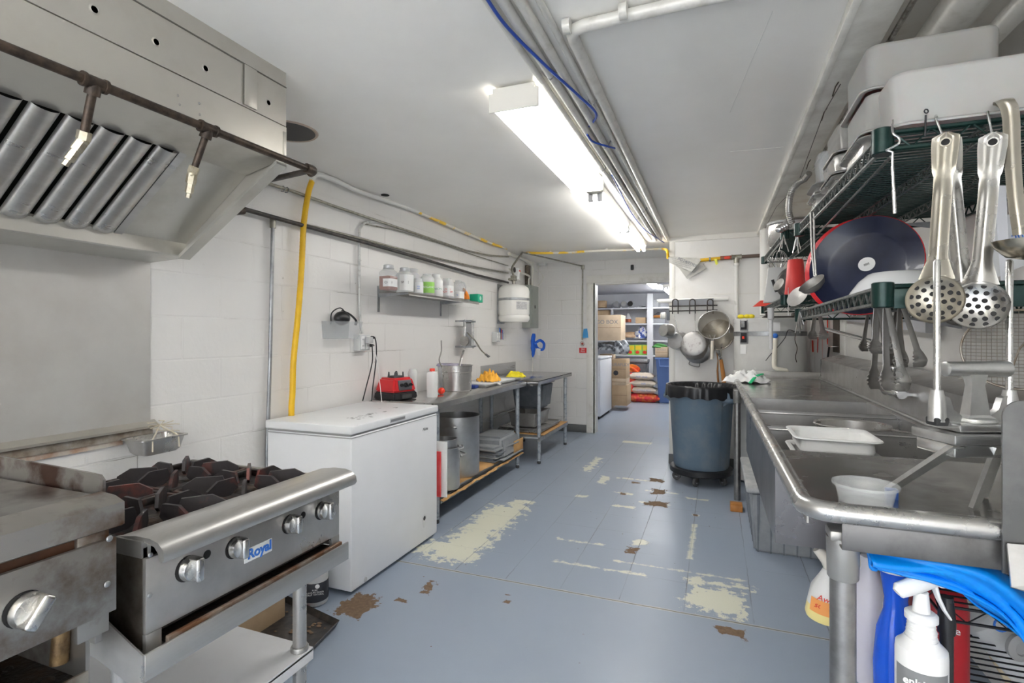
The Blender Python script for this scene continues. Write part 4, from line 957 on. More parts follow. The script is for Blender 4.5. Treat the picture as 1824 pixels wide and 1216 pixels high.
MB().box(TXc + .0, TXc + .055, TYc + .04, TYc + .075, vz + .15, vz + .165).build('red_lever', ink_red, t)
MB().tube(bez([(TXc, TYc, vz + .09), (TXc - .01, TYc - .03, vz + .16), (TXc, TYc - .01, vz + .22), P(931, 449, X=TXc - .02)], 6), .012, 10).build('riser', pipe_steel, t)
MB().lathe([(.03, 0), (.032, .008), (.02, .012)], n=16, m=frame(V((TXc + .02, TYc - .04, vz + .16)), (0, 1, 0), (0, 0, 1))).build('gauge', black_iron, t)
# electric panel
a, b2 = P(931, 560, X=XL + .01), P(958, 560, X=XL + .10); z1, z0 = P(944, 508, X=XL + .08).z, P(944, 584, X=XL + .08).z
py0, py1 = a.y, min(b2.y, YB - .12)
t = thing('breaker_box', (XL, (py0 + py1) / 2, z0), 'tall grey-green electrical breaker panel in the corner behind the white tank', 'electrical panel')
MB().box(XL, XL + .11, py0, py1, z0, z1, .004).build('cabinet', panel_grey, t)
dr = MB().box(XL + .11, XL + .118, py0 + .06, py1 - .06, z0 + .05, z1 - .05, .003).build('door', panel_grey, t)
MB().box(XL + .118, XL + .124, (py0 + py1) / 2 - .015, (py0 + py1) / 2 + .015, (z0 + z1) / 2 - .02, (z0 + z1) / 2 + .02, .002).build('latch', black_pl, dr)
yc = (py0 + py1) / 2
t = thing('panel_conduit', (XL + .05, yc, z1), 'cream conduit bending from the electrical panel up to the ceiling', 'conduit')
MB().tube(bez([(XL + .06, yc + .05, z1), (XL + .06, yc + .05, z1 + .16), (XL + .06, yc + .05, z1 + .26), (XL + .05, yc - .05, ZC - .06), (XL + .05, yc - .35, ZC - .045), (XL + .05, yc - .75, ZC - .045)], 6), .019, 12).build('pipe', mat('conduit_cream', (.70, .68, .62), .4), t)
t = thing('panel_conduit', (XL + .05, yc - .1, z1), 'short curved conduit between the tank valve and the electrical panel', 'conduit')
MB().tube(bez([(XL + .06, yc - .08, z1), (XL + .06, yc - .08, z1 + .07), (XL + .08, yc - .16, z1 + .12), (XL + .09, TYc + .05, z1 + .12)], 6), .012, 12).build('pipe', MT['conduit_cream'], t)
tag(MB().box(XL + .001, XL + .05, yc - .07, yc + .03, z1 + .01, ZC - .09, .012).build('dark_chase', mat('wire_bundle', (.10, .085, .07), .9, 0, (.2, .17, .13), 40, bump=1)), 'dark bundle of old wires rising above the electrical panel', 'wires')
# ceiling pull-cable pipe to the manual station
t = thing('pull_station_pipe', P(1039, 610, Y=YB - .02), 'thin grey conduit crossing the ceiling corner and dropping beside the doorway', 'conduit')
q0 = P(933, 450, Z=ZC - .02); q1 = P(1038, 473, Y=YB - .02); q1.z = min(q1.z, ZC - .03)
MB().tube([q0, q1 + V((-.02, -.01, .0)), q1 + V((0, 0, -.02)), P(1037, 605, Y=YB - .02)], .0095, 10).build('pipe', pipe_steel, t)
MB().box(q1.x - .02, q1.x + .02, YB - .035, YB - .003, q1.z - .05, q1.z + .01, .004).build('corner_fitting', pipe_steel, t)
q = P(1037, 612, Y=YB - .03)
MB().tube([(q.x + .03 * cos(a * pi / 8), YB - .03, q.z + .03 * sin(a * pi / 8)) for a in range(16)], .004, 8, closed=True).build('pull_ring', chrome_dull, t)
MB().ball((q.x, YB - .02, q.z), .018, (1, .5, 1), 8).build('pull_knob', mat('brown_red', (.4, .1, .07), .5), t)
s_ = MB().box(q.x - .055 + .01, q.x + .045 + .01, YB - .012, YB - .004, q.z - .125, q.z - .055).build('pull_sign', red_pl, t)
text('FIRE\nPULL', .028, frame(V((q.x + .005, YB - .0135, q.z - .09)), (1, 0, 0), (0, 0, 1)), ink_white, s_, ext=.0003)
q = P(1042, 594, Y=YB - .03)
tag(MB().prism([(q.x - .035, YB - .025, q.z - .06), (q.x + .045, YB - .025, q.z - .055), (q.x + .03, YB - .025, q.z + .07), (q.x - .02, YB - .025, q.z + .065)], (0, .014, 0)).build('blue_tag', blue_tag), 'light blue tag hanging on the conduit above the red sign', 'tag')
# small box with wiring at ceiling corner
q = P(966, 466, Y=YB - .06); q.z = min(q.z, ZC - .03)
t = thing('junction_box', q, 'small white junction box with a drooping wire in the ceiling corner', 'junction box')
MB().box(q.x - .05, q.x + .05, YB - .08, YB - .02, q.z - .01, q.z + .03, .004).build('box', plastic_white, t)
MB().tube(bez([q, q + V((-.06, 0, -.04)), q + V((-.01, 0, -.12)), q + V((.0, .02, -.2)), q + V((-.09, .03, -.3))], 6), .004, 6).build('wire', mat('conduit_cream', (.70, .68, .62)), t)
# outlets near the tank
t, q = outlet(884, 600, 'white outlet box on the wall below the suppression tank')
q = P(893, 593, X=XL + .03)
t = thing('marker_holder', (XL + .03, q.y, q.z - .06), 'clear wall pocket holding dark pens below the suppression tank', 'holder')
MB().box(XL + .005, XL + .05, q.y - .03, q.y + .035, q.z - .08, q.z + .0, .003).build('pocket', clear, t)
for i in range(4): tag(MB().cyl((XL + .02 + .006 * i, q.y - .02 + .014 * i, q.z - .07), (XL + .02 + .004 * i, q.y - .022 + .016 * i, q.z + .06 - .008 * i), .006, n=8).build('pen', (ink_blue, black_pl, red_pl, ink_blue)[i]), ('blue pen at the left', 'black pen, second from the left,', 'red pen, third from the left,', 'blue pen at the right')[i] + ' in the clear wall pocket', 'pen', 'pens in the wall pocket')
# blue apron / straps hanging in the corner
q = P(953, 600, Y=6.5)
t = thing('blue_apron', q, 'bright blue bundle with looped straps hanging in the corner above the far table', 'apron')
def ribbon(b, pts, w_, nrm=(0, -1, 0), th=.006):
    pts = bez(pts, 6); nv = V(nrm); L_ = []; 
    for i, p in enumerate(pts):
        d_ = (pts[min(i + 1, len(pts) - 1)] - pts[max(i - 1, 0)]).normalized(); sd = d_.cross(nv).normalized(); L_.append((p - sd * w_ / 2, p + sd * w_ / 2))
    b.grid(len(L_) - 1, 1, lambda i, j: L_[round(i * (len(L_) - 1))][0 if j < .5 else 1]); b.thick(th); return b
MB().tube(bez([P(951, 594, Y=6.5), P(949, 610, Y=6.5), P(950, 625, Y=6.5), P(949, 636, Y=6.5)], 5), [.03, .04, .045, .042, .045, .04, .038, .042, .05, .045, .04, .035, .034, .03, .02, .01], 10, flat=(.6, 1)).build('cloth', blue_cloth, t)
b = MB(); ribbon(b, [P(952, 612, Y=6.5), P(962, 606, Y=6.55), P(969, 612, Y=6.6), P(967, 622, Y=6.6), P(958, 620, Y=6.55), P(952, 608, Y=6.5)], .035); b.build('strap', blue_cloth, t)
MB().prism([P(956, 620, Y=6.52), P(963, 621, Y=6.52), P(962, 633, Y=6.52), P(958, 632, Y=6.52)], (0, -.004, 0)).build('care_tag', label_w, t)
MB().tube(bez([P(948, 634, Y=6.5), P(949, 650, Y=6.5), P(948, 668, Y=6.5)], 4), .007, 8).build('cord', mat('cord_white', (.7, .68, .63), .7), t)
# ---- black sensor over doorway
q = P(1126, 476, Y=YB - .02)
tag(MB().box(q.x - .02, q.x + .02, YB - .03, YB, q.z - .035, q.z + .035, .01).build('door_sensor', black_pl), 'small black sensor stuck on the wall above the doorway', 'sensor')
# ---- wall-mounted fry cutter
q = P(838, 605, X=XL + .12)
t = thing('fry_cutter', (XL + .05, q.y, q.z - .1), 'wall-mounted metal potato cutter with long lever handle above the stock pots', 'cutter')
Y0_, Y1_ = P(832, 600, X=XL + .12).y, P(846, 600, X=XL + .12).y; zt_, zb_ = P(838, 572, X=XL + .12).z, P(838, 617, X=XL + .12).z
for z_ in (zt_, zb_): MB().box(XL, XL + .17, Y0_ - .012, Y0_ + .012, z_ - .008, z_ + .008, .002).build('wall_arm', galv, t); 
for z_ in (zt_, zb_): MB().box(XL + .09, XL + .115, Y0_ - .03, Y1_ + .03, z_ - .009, z_ + .009, .002).build('cross_bar', galv, t)
for y in (Y0_, Y1_):
    MB().cyl((XL + .10, y, zb_ - .02), (XL + .10, y, zt_ + .02), .008, n=10).build('guide_rod', chrome_dull, t)
MB().box(XL + .075, XL + .09, Y0_ + .01, Y1_ - .01, zb_, zt_, .003).build('push_plate', alu, t)
hh = [P(832, 592, X=XL + .15), P(846, 606, X=XL + .2), P(856, 622, X=XL + .24), P(864, 630, X=XL + .26)]
MB().tube(bez(hh, 5), .012, 10, flat=(.5, 1)).build('lever', mat('lever_steel', (.42, .40, .36), .4, .7, (.3, .28, .24), 20), t)
e_ = hh[-1]
MB().tube([e_ + V(p) for p in ((0, 0, 0), (.02, .03, -.03), (.02, .065, -.03), (.0, .02, -.005))], .008, 8, closed=True).build('grip', mat('grip_grey', (.16, .16, .16), .5), t)
MB().cyl(P(828, 607, X=XL + .11) + V((0, -.02, 0)), P(828, 607, X=XL + .11) + V((0, .01, 0)), .045, n=20).build('pusher_block', steel_dull, t)
# ================================================================ WORKTABLES
def leg(par, x, y, z1, r=.02, m=galv_paint, z0=0):
    l = MB().cyl((x, y, z0 + .03), (x, y, z1), r, n=20).build('leg', m, par)
    MB().tube([(x, y, z0), (x, y, z0 + .008), (x, y, z0 + .035), (x, y, z0 + .05)], [r * .75, r * 1.0, r * .8, r * 1.05], 16).build('foot', mat('leg_foot', (.06, .06, .06), .5), l)
    return l
TZ = .852
T1 = thing('worktable', (-2.05, 4.1, 0), 'long stainless steel worktable against the left wall beyond the freezer', 'table')
b = MB(); x0, x1, y0, y1 = -2.285, -1.775, 3.10, 4.955
pr = [(x0, TZ), (x1 - .008, TZ), (x1, TZ - .006), (x1, TZ - .045), (x1 - .018, TZ - .05), (x1 - .018, TZ - .044), (x1 - .004, TZ - .04), (x1 - .004, TZ - .012), (x0, TZ - .012)]
b.prism([(p[0], y0, p[1]) for p in pr], (0, y1 - y0, 0))
b.box(x0, x1 - .002, y0, y0 + .004, TZ - .048, TZ - .002, .001); b.build('worktop', mat('worktop_steel', (.56, .55, .54), .15, .95, (.44, .43, .42), 3, rough2=.28), T1)
MB().tube([(x0, y0 + .004, TZ - .022), (x1 - .01, y0 + .004, TZ - .022)], .026, 16).build('rolled_end', steel, T1)
leg(T1, -1.82, 3.22, TZ - .01); leg(T1, -1.835, 4.86, TZ - .01); leg(T1, -2.235, 3.20, TZ - .01); leg(T1, -2.235, 4.86, TZ - .01)
SZ = .175
MB().box(-2.26, -1.80, 3.24, 4.90, SZ - .02, SZ - .004, .003).box(-1.815, -1.80, 3.24, 4.90, SZ - .045, SZ - .004).build('lower_shelf', galv, T1)
cb = MB(); random.seed(9)
cb.grid(30, 6, lambda i, j: V((-2.25 + .47 * j + (0.005 * sin(i * 37) if j > .9 else 0), 3.24 + 1.66 * i, SZ + (.003 * sin(i * 23) - (.028 + .004 * sin(i * 71)) * max(0, j - .84) / .16)))); cb.thick(.004)
t = tag(cb.build('cardboard_liner', carton_o), 'flattened orange-brown cardboard lining the lower shelf of the long worktable', 'cardboard')
tag(MB().box(-1.80, -1.79, 4.66, 4.90, SZ + .005, SZ + .125, .001).build('cardboard_flap', carton_o), 'upright cardboard flap at the far end of the worktable lower shelf', 'cardboard')
T2 = thing('worktable', (-1.95, 5.6, 0), 'smaller steel worktable at the far left corner beside the doorway', 'table')
b = MB(); x0, x1, y0, y1 = -2.285, -1.655, 4.97, 6.28
b.box(x0, x1, y0, y1, TZ - .004, TZ + .008, .003); b.box(x1 - .004, x1, y0, y1, TZ - .034, TZ + .006, .001); b.box(x0, x1, y0, y0 + .004, TZ - .034, TZ + .006, .001)
b.build('worktop', MT['worktop_steel'], T2)
MB().box(-1.75, -1.72, 4.99, 6.25, TZ - .05, TZ - .006).build('channel', steel_dull, T2)
for x in (-1.69, -2.22):
    for y in (5.10, 6.10): leg(T2, x, y, TZ - .005)
MB().box(-2.25, -1.67, 5.06, 6.14, .255, .275, .003).box(-1.685, -1.668, 5.06, 6.14, .235, .275).build('lower_shelf', galv, T2)
tag(MB().box(-2.2, -1.66, 5.18, 6.1, .276, .284, .001).build('cardboard_liner', carton_o), 'flat cardboard sheet on the lower shelf of the far small worktable', 'cardboard')
tag(MB().box(XL + .002, XL + .012, P(852, 640, X=XL).y + .05, P(917, 640, X=XL).y, TZ + .01, TZ + .14, .002).build('splash_strip', steel_brush), 'low steel splash strip on the wall behind the orange and yellow cloths', 'strip')
# ---------------------------------------------------------------- on the long worktable
def at(px, X, z=TZ): 
    q = P(px, 600, X=X); return V((X, q.y, z))
# blender base
q = at(692, -2.10)
q = V((-2.165, 3.235, TZ)); t = thing('blender_base', q, 'red and black blender motor base without its jug on the worktable', 'blender')
mr = M4.Translation(q) @ M4.Rotation(R(-14), 4, 'Z')
def frus(b, w0, d0, w1, d1, z0, z1, m, bev=.008):
    t_ = bmesh.new(); r = bmesh.ops.create_cube(t_, size=1)
    for v in r['verts']:
        hi = v.co.z > 0; v.co = V((v.co.x * (w1 if hi else w0), v.co.y * (d1 if hi else d0), z1 if hi else z0))
    if bev: bmesh.ops.bevel(t_, geom=t_.edges[:], offset=bev, segments=3, affect='EDGES')
    b.merge(t_, m); return b
frus(MB(), .215, .235, .205, .225, 0.005, .058, mr, .01).build('lower_housing', black_pl, t)
hb = frus(MB(), .205, .228, .165, .175, .056, .158, mr, .014).build('red_housing', red_pl, t)
MB().box(-.02, .02, -.045, .045, .012, .044, .003, m=mr @ M4.Translation((.098, 0, 0))).build('front_vent', mat('vent_black', (.04, .04, .04), .6), t)
mf = mr @ frame(V((.098, 0, .107)), (0, 1, 0), (-.19, 0, 1))
MB().box(-.062, .062, -.036, .036, -.012, .004, .008, m=mf).build('control_panel', mat('blender_panel', (.10, .10, .11), .3), t)
for x_, r_ in ((-.042, .011), (0, .018), (.042, .011)):
    MB().lathe([(r_, 0), (r_, .01), (r_ * .7, .014), (.001, .014)], n=20, m=mf @ M4.Translation((x_, 0, .004))).box(-.003, .003, -r_, r_, .012, .022, m=mf @ M4.Translation((x_, 0, .004)) @ M4.Rotation(.7, 4, 'Z')).build('switch', black_pl, t)
MB().lathe([(.055, .155), (.05, .17), (.02, .172)], n=24, m=mr).build('coupling_seat', black_pl, t)
for a in range(4):
    u = R(45 + 90 * a); m_ = mr @ M4.Translation((.05 * cos(u), .05 * sin(u), .155)) @ M4.Rotation(u, 4, 'Z')
    frus(MB(), .018, .03, .008, .014, 0, .045, m_, .003).build('jug_guide', black_pl, t)
MB().cyl(mr @ V((0, 0, .17)), mr @ V((0, 0, .195)), .012, .008, n=12).build('drive_coupling', black_pl, t)
# clear cylinder behind, square bottle with red cap
q = at(735, -2.2); t = thing('plastic_cylinder', q, 'cloudy empty plastic cylinder standing against the wall behind the blender base', 'container')
MB().lathe([(.035, 0), (.038, .005), (.038, .17), (.03, .19), (.028, .20), (.026, .2), (.028, .188), (.036, .168), (.036, .006), (0.001, .004)], q, 24).build('cylinder_body', frost, t)
q = at(770, -1.98); t = thing('plastic_bottle', q, 'white translucent square bottle with bright red cap at the worktable edge', 'bottle')
MB().lathe([(.030, 0), (.033, .005), (.034, .17), (.03, .185), (.016, .19), (.016, .196), (.001, .196)], q, 24, sq=6).build('bottle_body', plastic_white, t)
MB().lathe([(.018, .192), (.020, .195), (.020, .212), (.018, .215), (.001, .215)], q, 20).build('cap', red_bright, t)
q = at(783, -2.0); t = tag(MB().ball(q + V((0, 0.03, .028)), .028, (1, 1, .95)).build('tomato', tomato), 'small red tomato on the worktable between bottle and steel pot', 'tomato')
# steel pots
def pot(q, r, h, label, m=steel, group=None, name='steel_pot', bead=.008):
    t = thing(name, q, label, 'pot', group)
    MB().lathe([(.001, .001), (r * .92, 0), (r * .96, .006), (r * .96, h * .72), (r, h * .74), (r, h * .97), (r + bead, h * .985), (r + bead, h), (r - .002, h), (r - .004, h * .97), (r - .005, h * .74), (r * .94, h * .7), (r * .93, .01), (.001, .008)], q, 44).build('pot_body', m, t)
    return t
q = at(814, -2.03); pot(q, .128, .215, 'shiny stainless steel inset pot on the worktable')
tp = q.copy()
q2 = at(790, -2.15); q2.y += .10; t = thing('plastic_bucket', q2, 'clear grey tub lined with film standing behind the shiny steel pot', 'bucket')
MB().lathe([(.09, 0), (.10, .2), (.105, .21), (.1, .21), (.095, .2), (.085, .01), (.001, .008)], q2, 32).build('bucket_body', clear_dim, t)
MB().lathe([(.1, .195), (.112, .20), (.108, .212), (.1, .218)], q2, 32, cap=False).build('film_rim', mat('film_purple', (.35, .3, .5), .3, alpha=.6), t)
def ladle(pts, r, m, label, bowl=None, name='ladle'):
    t = thing(name, pts[-1], label, 'ladle'); MB().tube(bez(pts, 5), r, 8, flat=(.45, 1)).build('handle', m, t)
    e = V(pts[-1])
    if bowl: MB().lathe([(.001, -bowl * .6), (bowl * .6, -bowl * .5), (bowl, 0), (bowl * .95, 0), (bowl * .55, -bowl * .44), (.001, -bowl * .53)], e, 20).build('bowl', m, t)
    return t
ladle([P(786, 606, X=-2.15), P(786, 625, X=-2.15), P(783, 645, X=-2.15), V((q2.x, q2.y, q2.z + .1))], .009, steel_dull, 'dark steel ladle handle sticking up from the clear grey tub', .04)
ladle([P(826, 624, X=-2.05), P(821, 640, X=-2.03), V((tp.x, tp.y + .0, tp.z + .1))], .010, steel, 'short bright ladle handle leaning in the shiny steel pot', .04)
# tray and cloths
q = at(878, -2.03); t = thing('baking_tray', q, 'aluminium sheet tray on the worktable carrying the orange cloth', 'tray')
a0, a1 = at(850, -2.0).y, at(905, -2.0).y
pan(MB(), -2.05, (a0 + a1) / 2 + .02, TZ + .001, .34, (a1 - a0) + .15, .024, rim=.006, tp=.004).build('tray_body', alu, t)
MB().box(-2.19, -1.91, a0 + .06, a1 - .02, TZ + .01, TZ + .024, .003).build('liner', mat('tray_white', (.75, .75, .76), .6), t)
def cloth(name, c, sx, sy, sz, m, label, seed, parent=None, cat='cloth'):
    rnd = random.Random(seed); ph = [(rnd.uniform(-9, 9), rnd.uniform(-9, 9), rnd.uniform(0, 6.3)) for _ in range(7)]
    rr = [rnd.uniform(0, 6.3) for _ in range(5)]
    def f(i, j):
        an = 2 * pi * j; r = i; k = 1 + .16 * sin(3 * an + rr[0]) + .08 * sin(5 * an + rr[1] + 2 * r) + .03 * sin(9 * an + rr[2] + 5 * r)
        u, v = r * cos(an) * k, r * sin(an) * k
        h = (1 - r ** 2.2) * .62 + .55 * (1 - r * .5) * abs(sum(abs(sin(a * u + b_ * v + e)) for a, b_, e in ph) / 3.5 - 1.0)
        return V((c[0] + u * sx, c[1] + v * sy, c[2] + max(.03, h) * sz))
    b = MB(); b.grid(26, 72, f)
    o = b.build(name, m, parent, ang=180)
    if parent is None: tag(o, label, cat)
    return o
cloth('cleaning_cloth', (-2.03, (a0 + a1) / 2 - .03, TZ + .02), .11, .15, .12, orange_cloth, 'bright orange cloth heaped on the sheet tray', 4)
q = at(917, -2.05); cloth('cleaning_cloth', (q.x, q.y, TZ + .003), .10, .16, .085, yellow_cloth, 'bright yellow cloth on the worktable beyond the tray', 8)
q = at(847, -1.98); tag(MB().box(q.x - .05, q.x + .02, q.y - .05, q.y + .03, TZ, TZ + .025, .006).build('blue_scrubber', mat('navy_plastic', (.02, .05, .25), .5)), 'dark blue scrubber between the steel pot and the sheet tray', 'scrubber')
q = at(889, -1.87); tag(crumple(MB(), q + V((0, 0, .014)), .02, .025, .02, 3, amp=.3).build('garlic_bulb', mat('garlic', (.75, .72, .68), .6)), 'small pale garlic bulb at the front edge of the worktable', 'garlic')
# ---------------------------------------------------------------- lower shelf of the long table
def at2(px, X, z=SZ + .005): q = P(px, 700, X=X); return V((X, q.y, z))
def stockpot(q, r, h, label, ears=True, rot=0, m=alu):
    t = thing('stock_pot', q, label, 'pot', 'aluminium stock pots under the worktable')
    MB().lathe([(.001, 0), (r * .94, 0), (r, .015), (r, h), (r + .005, h), (r + .005, h + .006), (r - .004, h + .006), (r - .004, .02), (.001, .012)], q, 48).build('pot_body', m, t)
    if ears:
        for s_ in (0, pi):
            c = V(q) + V((cos(rot + s_), sin(rot + s_), 0)) * r; n_ = V((cos(rot + s_), sin(rot + s_), 0)); w_ = V((-n_.y, n_.x, 0))
            MB().tube(bez([c + w_ * .05 + V((0, 0, h - .07)), c + w_ * .05 + n_ * .04 + V((0, 0, h - .06)), c - w_ * .05 + n_ * .04 + V((0, 0, h - .06)), c - w_ * .05 + V((0, 0, h - .07))], 5), .006, 8).build('handle', m, t)
            for k_ in (.05, -.05): MB().ball(c + w_ * k_ + V((0, 0, h - .07)), .01, n=6).build('rivet', m, t)
    return t
stockpot(at2(814, -1.99), .185, .475, 'largest aluminium stock pot under the long worktable', rot=R(100))
qa = at2(794, -1.88); stockpot(qa, .105, .30, 'tall narrow aluminium stock pot in front of the largest one', rot=R(60))
t = stockpot(qa + V((0, 0, .19)), .085, .17, 'small aluminium pot nested in the tall narrow stock pot', rot=R(30))
t = tag(MB().box(-1.86, -1.712, 3.165, 3.178, .205, .585, .004).build('cutting_board', plastic_white), 'white cutting board standing upright at the near end of the lower shelf', 'cutting board')
t = tag(MB().box(-1.85, -1.748, 3.145, 3.158, .21, .52, .004).build('cutting_board', mat('board_red', (.72, .04, .05), .6, 0, (.78, .16, .16), 6)), 'red cutting board standing in front of the white cutting board', 'cutting board')
# grey lids and pans
def lid(c, wx, wy, h, label, m=grey_pl, rot=0):
    t = thing('tub_cover', c, label, 'lid', 'grey plastic bus tub lids and tubs on the lower shelf')
    b = MB(); 
    b.box(-wx / 2, wx / 2, -wy / 2, wy / 2, 0, h * .45, .012); b.box(-wx / 2 + .025, wx / 2 - .025, -wy / 2 + .025, wy / 2 - .025, h * .3, h, .012)
    mm = M4.Translation(c) @ M4.Rotation(rot, 4, 'Z')
    b.move(mm); b.build('cover_plate', m, t)
    MB().box(wx / 2 - .09, wx / 2 - .02, -.07, .07, h * .9, h * 1.12, .004, m=mm).build('grip', m, t)
    return t
c = at2(872, -1.98)
for i in range(3): lid(V((c.x + .004 * i, c.y + .012 * i, c.z + .001 + .031 * i)), .34, .46, .03, ('bottom', 'middle', 'third from bottom')[i] + ' grey plastic tub lid of the pile under the worktable', (grey_pl2, grey_pl, grey_pl2)[i], R(3 * i - 4))
lid(V((c.x, c.y + .03, c.z + .094)), .36, .50, .04, 'topmost grey plastic tub lid of the pile under the worktable', grey_pl, R(-5))
q = at2(893, -1.98); q.y = 4.62
t = thing('plastic_tub', q, 'upturned grey plastic tub behind the pile of grey lids', 'tub')
frus(MB(), .38, .48, .32, .42, .0, .20, M4.Translation(q), .03).box(q.x - .205, q.x + .205, q.y - .25, q.y + .25, q.z, q.z + .014, .005).build('tub_body', grey_pl, t)
# ---------------------------------------------------------------- under the far table
t = thing('sheet_pans', (-1.95, 5.6, .285), 'low stack of steel sheet trays under the far small worktable', 'tray')
for i in range(3): pan(MB(), -1.95 + .008 * i, 5.55 + .01 * i, .286 + .013 * i, .50, .72, .02, rim=.01, tp=.004).build('sheet_tray', steel, t)
t = thing('hotel_pan', (-1.95, 5.5, .335), 'deep stainless steel pan on the trays under the far worktable', 'pan')
pan(MB(), -1.93, 5.5, .334, .33, .52, .15, rim=.014, tp=.015).build('pan_body', steel_dull, t)
t = thing('plastic_bin', (-1.98, 5.75, .3), 'dark grey round-cornered plastic bin under the far worktable', 'bin')
frus(MB(), .30, .34, .38, .42, .0, .30, M4.Translation((-1.98, 5.98 - .14, .49)), .04)
b = MB(); frus(b, .32, .36, .38, .42, 0, .30, M4.Translation((-1.97, 5.72, .488)), .03); b.build('bin_body', grey_pl2, t)
MB().box(-2.17, -1.77, 5.5, 5.94, .77, .795, .008).build('bin_rim', grey_pl2, t)
tag(MB().box(XL + .02, XL + .05, 3.4, 6.2, .40, .43).build('wall_pipe_low', MT['conduit_wall']), 'pale pipe running along the wall beneath the worktables', 'pipe')

# ================================================================ STORE ROOM
sh = mat('store_shelf', (.62, .63, .65), .5)
def PS(px, py, Y): return P(px, py, Y=Y)
SYF = 11.35
t = thing('storage_shelves', (-1.8, SYF, 0), 'white built-in wooden storage shelves across the far wall of the storeroom', 'shelves')
zl = [P(1110, y, Y=SYF).z for y in (548, 576, 606, 632)]
for z in zl: MB().box(XS0, XS1, SYF, YS, z - .03, z, .002).build('shelf_board', sh, t)
xu = P(1158, 600, Y=SYF).x
MB().box(xu - .06, xu + .06, SYF - .02, SYF + .05, 0, 2.2).build('upright', sh, t)
MB().box(P(1090, 560, Y=SYF).x - .02, P(1090, 560, Y=SYF).x + .02, SYF, SYF + .05, zl[1], zl[0] - .03).build('divider', sh, t)
MB().box(-3.1, -3.0, SYF - .02, SYF + .05, 0, 2.2).build('upright', sh, t)
def sbox(px0, px1, py0, py1, Y, dep, m, label, name='cardboard_box', text_=None, cat='box', group='cardboard boxes in the storeroom', tape=True):
    a, b2 = P(px0, py1, Y=Y), P(px1, py0, Y=Y)
    t = thing(name, (a.x, Y, a.z), label, cat, group)
    MB().box(a.x, b2.x, Y, Y + dep, a.z, b2.z, .004).build('carton', m, t)
    if tape: MB().box(a.x + .002, b2.x - .002, Y - .001, Y, (a.z + b2.z) / 2 - .004, (a.z + b2.z) / 2 + .004).build('flap_line', mat('carton_line', (.3, .2, .12), .8), t)
    if text_: text(text_, (b2.z - a.z) * .22, frame(V(((a.x + b2.x) / 2, Y - .002, a.z + (b2.z - a.z) * .72)), (1, 0, 0), (0, 0, 1)), ink_grey, t, ext=.0003)
    return t
# on shelves
sbox(1063, 1078, 535, 547.5, SYF + .05, .2, carton, 'small brown box alone on the top storeroom shelf', tape=False)
sbox(1063, 1084, 552, 575, SYF + .08, .2, carton, 'brown carton under the top storeroom shelf at the left', tape=False)
for i, (px, lb) in enumerate(((1097, 'left'), (1111, 'middle'), (1123, 'right'))):
    q = P(px, 547.5, Y=SYF + .15); q.z = zl[0]
    t = thing('glass_jar', q, lb + ' one of the three glass jars lying on the top storeroom shelf', 'jar', 'glass jars on the top storeroom shelf')
    mm = frame(q + V((0, .1, .07)), (1, 0, 0), (0, .15, 1))
    MB().lathe([(.06, -.12), (.075, -.1), (.075, .08), (.05, .12), (.055, .14)], n=20, m=mm).build('jar_body', clear_dim, t)
    MB().lathe([(.05, .138), (.058, .14), (.052, .145)], n=20, m=mm).build('jar_mouth', mat('jar_ring', (.3, .3, .3), .4) if i < 2 else dark, t)
q = P(1143, 547, Y=SYF + .15); tag(MB().ball((q.x, q.y, zl[0] + .02), .03, (3, 1.5, .7)).build('folded_bag', bag_grey), 'flat grey bag on the top storeroom shelf right of the jars', 'bag')
q = P(1119, 575, Y=SYF + .15)
t = thing('plastic_jug', (q.x, q.y, zl[1]), 'clear oil jug with brown label on the second storeroom shelf', 'jug')
MB().lathe([(.06, zl[1]), (.065, zl[1] + .12), (.02, zl[1] + .2), (.02, zl[1] + .22)], (q.x, q.y, 0), 20).build('jug_body', clear, t)
MB().lathe([(.066, zl[1] + .03), (.067, zl[1] + .1)], (q.x, q.y, 0), 20).build('label_band', chili, t)
sbox(1132, 1150, 565, 575.5, SYF + .05, .15, carton, 'open brown box on the second storeroom shelf beside the upright', tape=False)
q = P(1120, 606, Y=SYF + .15)
tag(crumple(MB(), V((q.x, q.y, zl[2] + .09)), .23, .12, .09, 5, amp=.15).build('bread_bag', bread), 'long brown packaged loaf on the third storeroom shelf', 'bag')
q = P(1141, 606, Y=SYF + .1); tag(crumple(MB(), V((q.x, q.y, zl[2] + .09)), .12, .1, .14, 6, amp=.45).build('snack_bag', foil_blue), 'blue and white crumpled bag on the third storeroom shelf', 'bag')
for i, px in enumerate((1124, 1137, 1150)):
    a, b2 = P(px - 6, 631, Y=SYF + .05), P(px + 6.5, 614, Y=SYF + .05)
    t = thing('food_carton', (a.x, SYF + .05, a.z), ('left', 'middle', 'right')[i] + ' one of three green and yellow food cartons on the lowest storeroom shelf', 'carton', 'green and yellow cartons')
    z0 = zl[3]; MB().box(a.x, b2.x, SYF + .05, SYF + .2, z0, b2.z, .004).build('carton', green_lt, t)
    MB().box(a.x + .01, b2.x - .01, SYF + .045, SYF + .05, z0 + (b2.z - z0) * .5, b2.z - .015).build('yellow_band', mat('yellow_print', (.85, .6, .03), .5), t)
    MB().ball(((a.x + b2.x) / 2 - .02, SYF + .045, z0 + (b2.z - z0) * .28), .035, (1.2, .2, 1), 8).build('red_fruit_print', tomato, t)
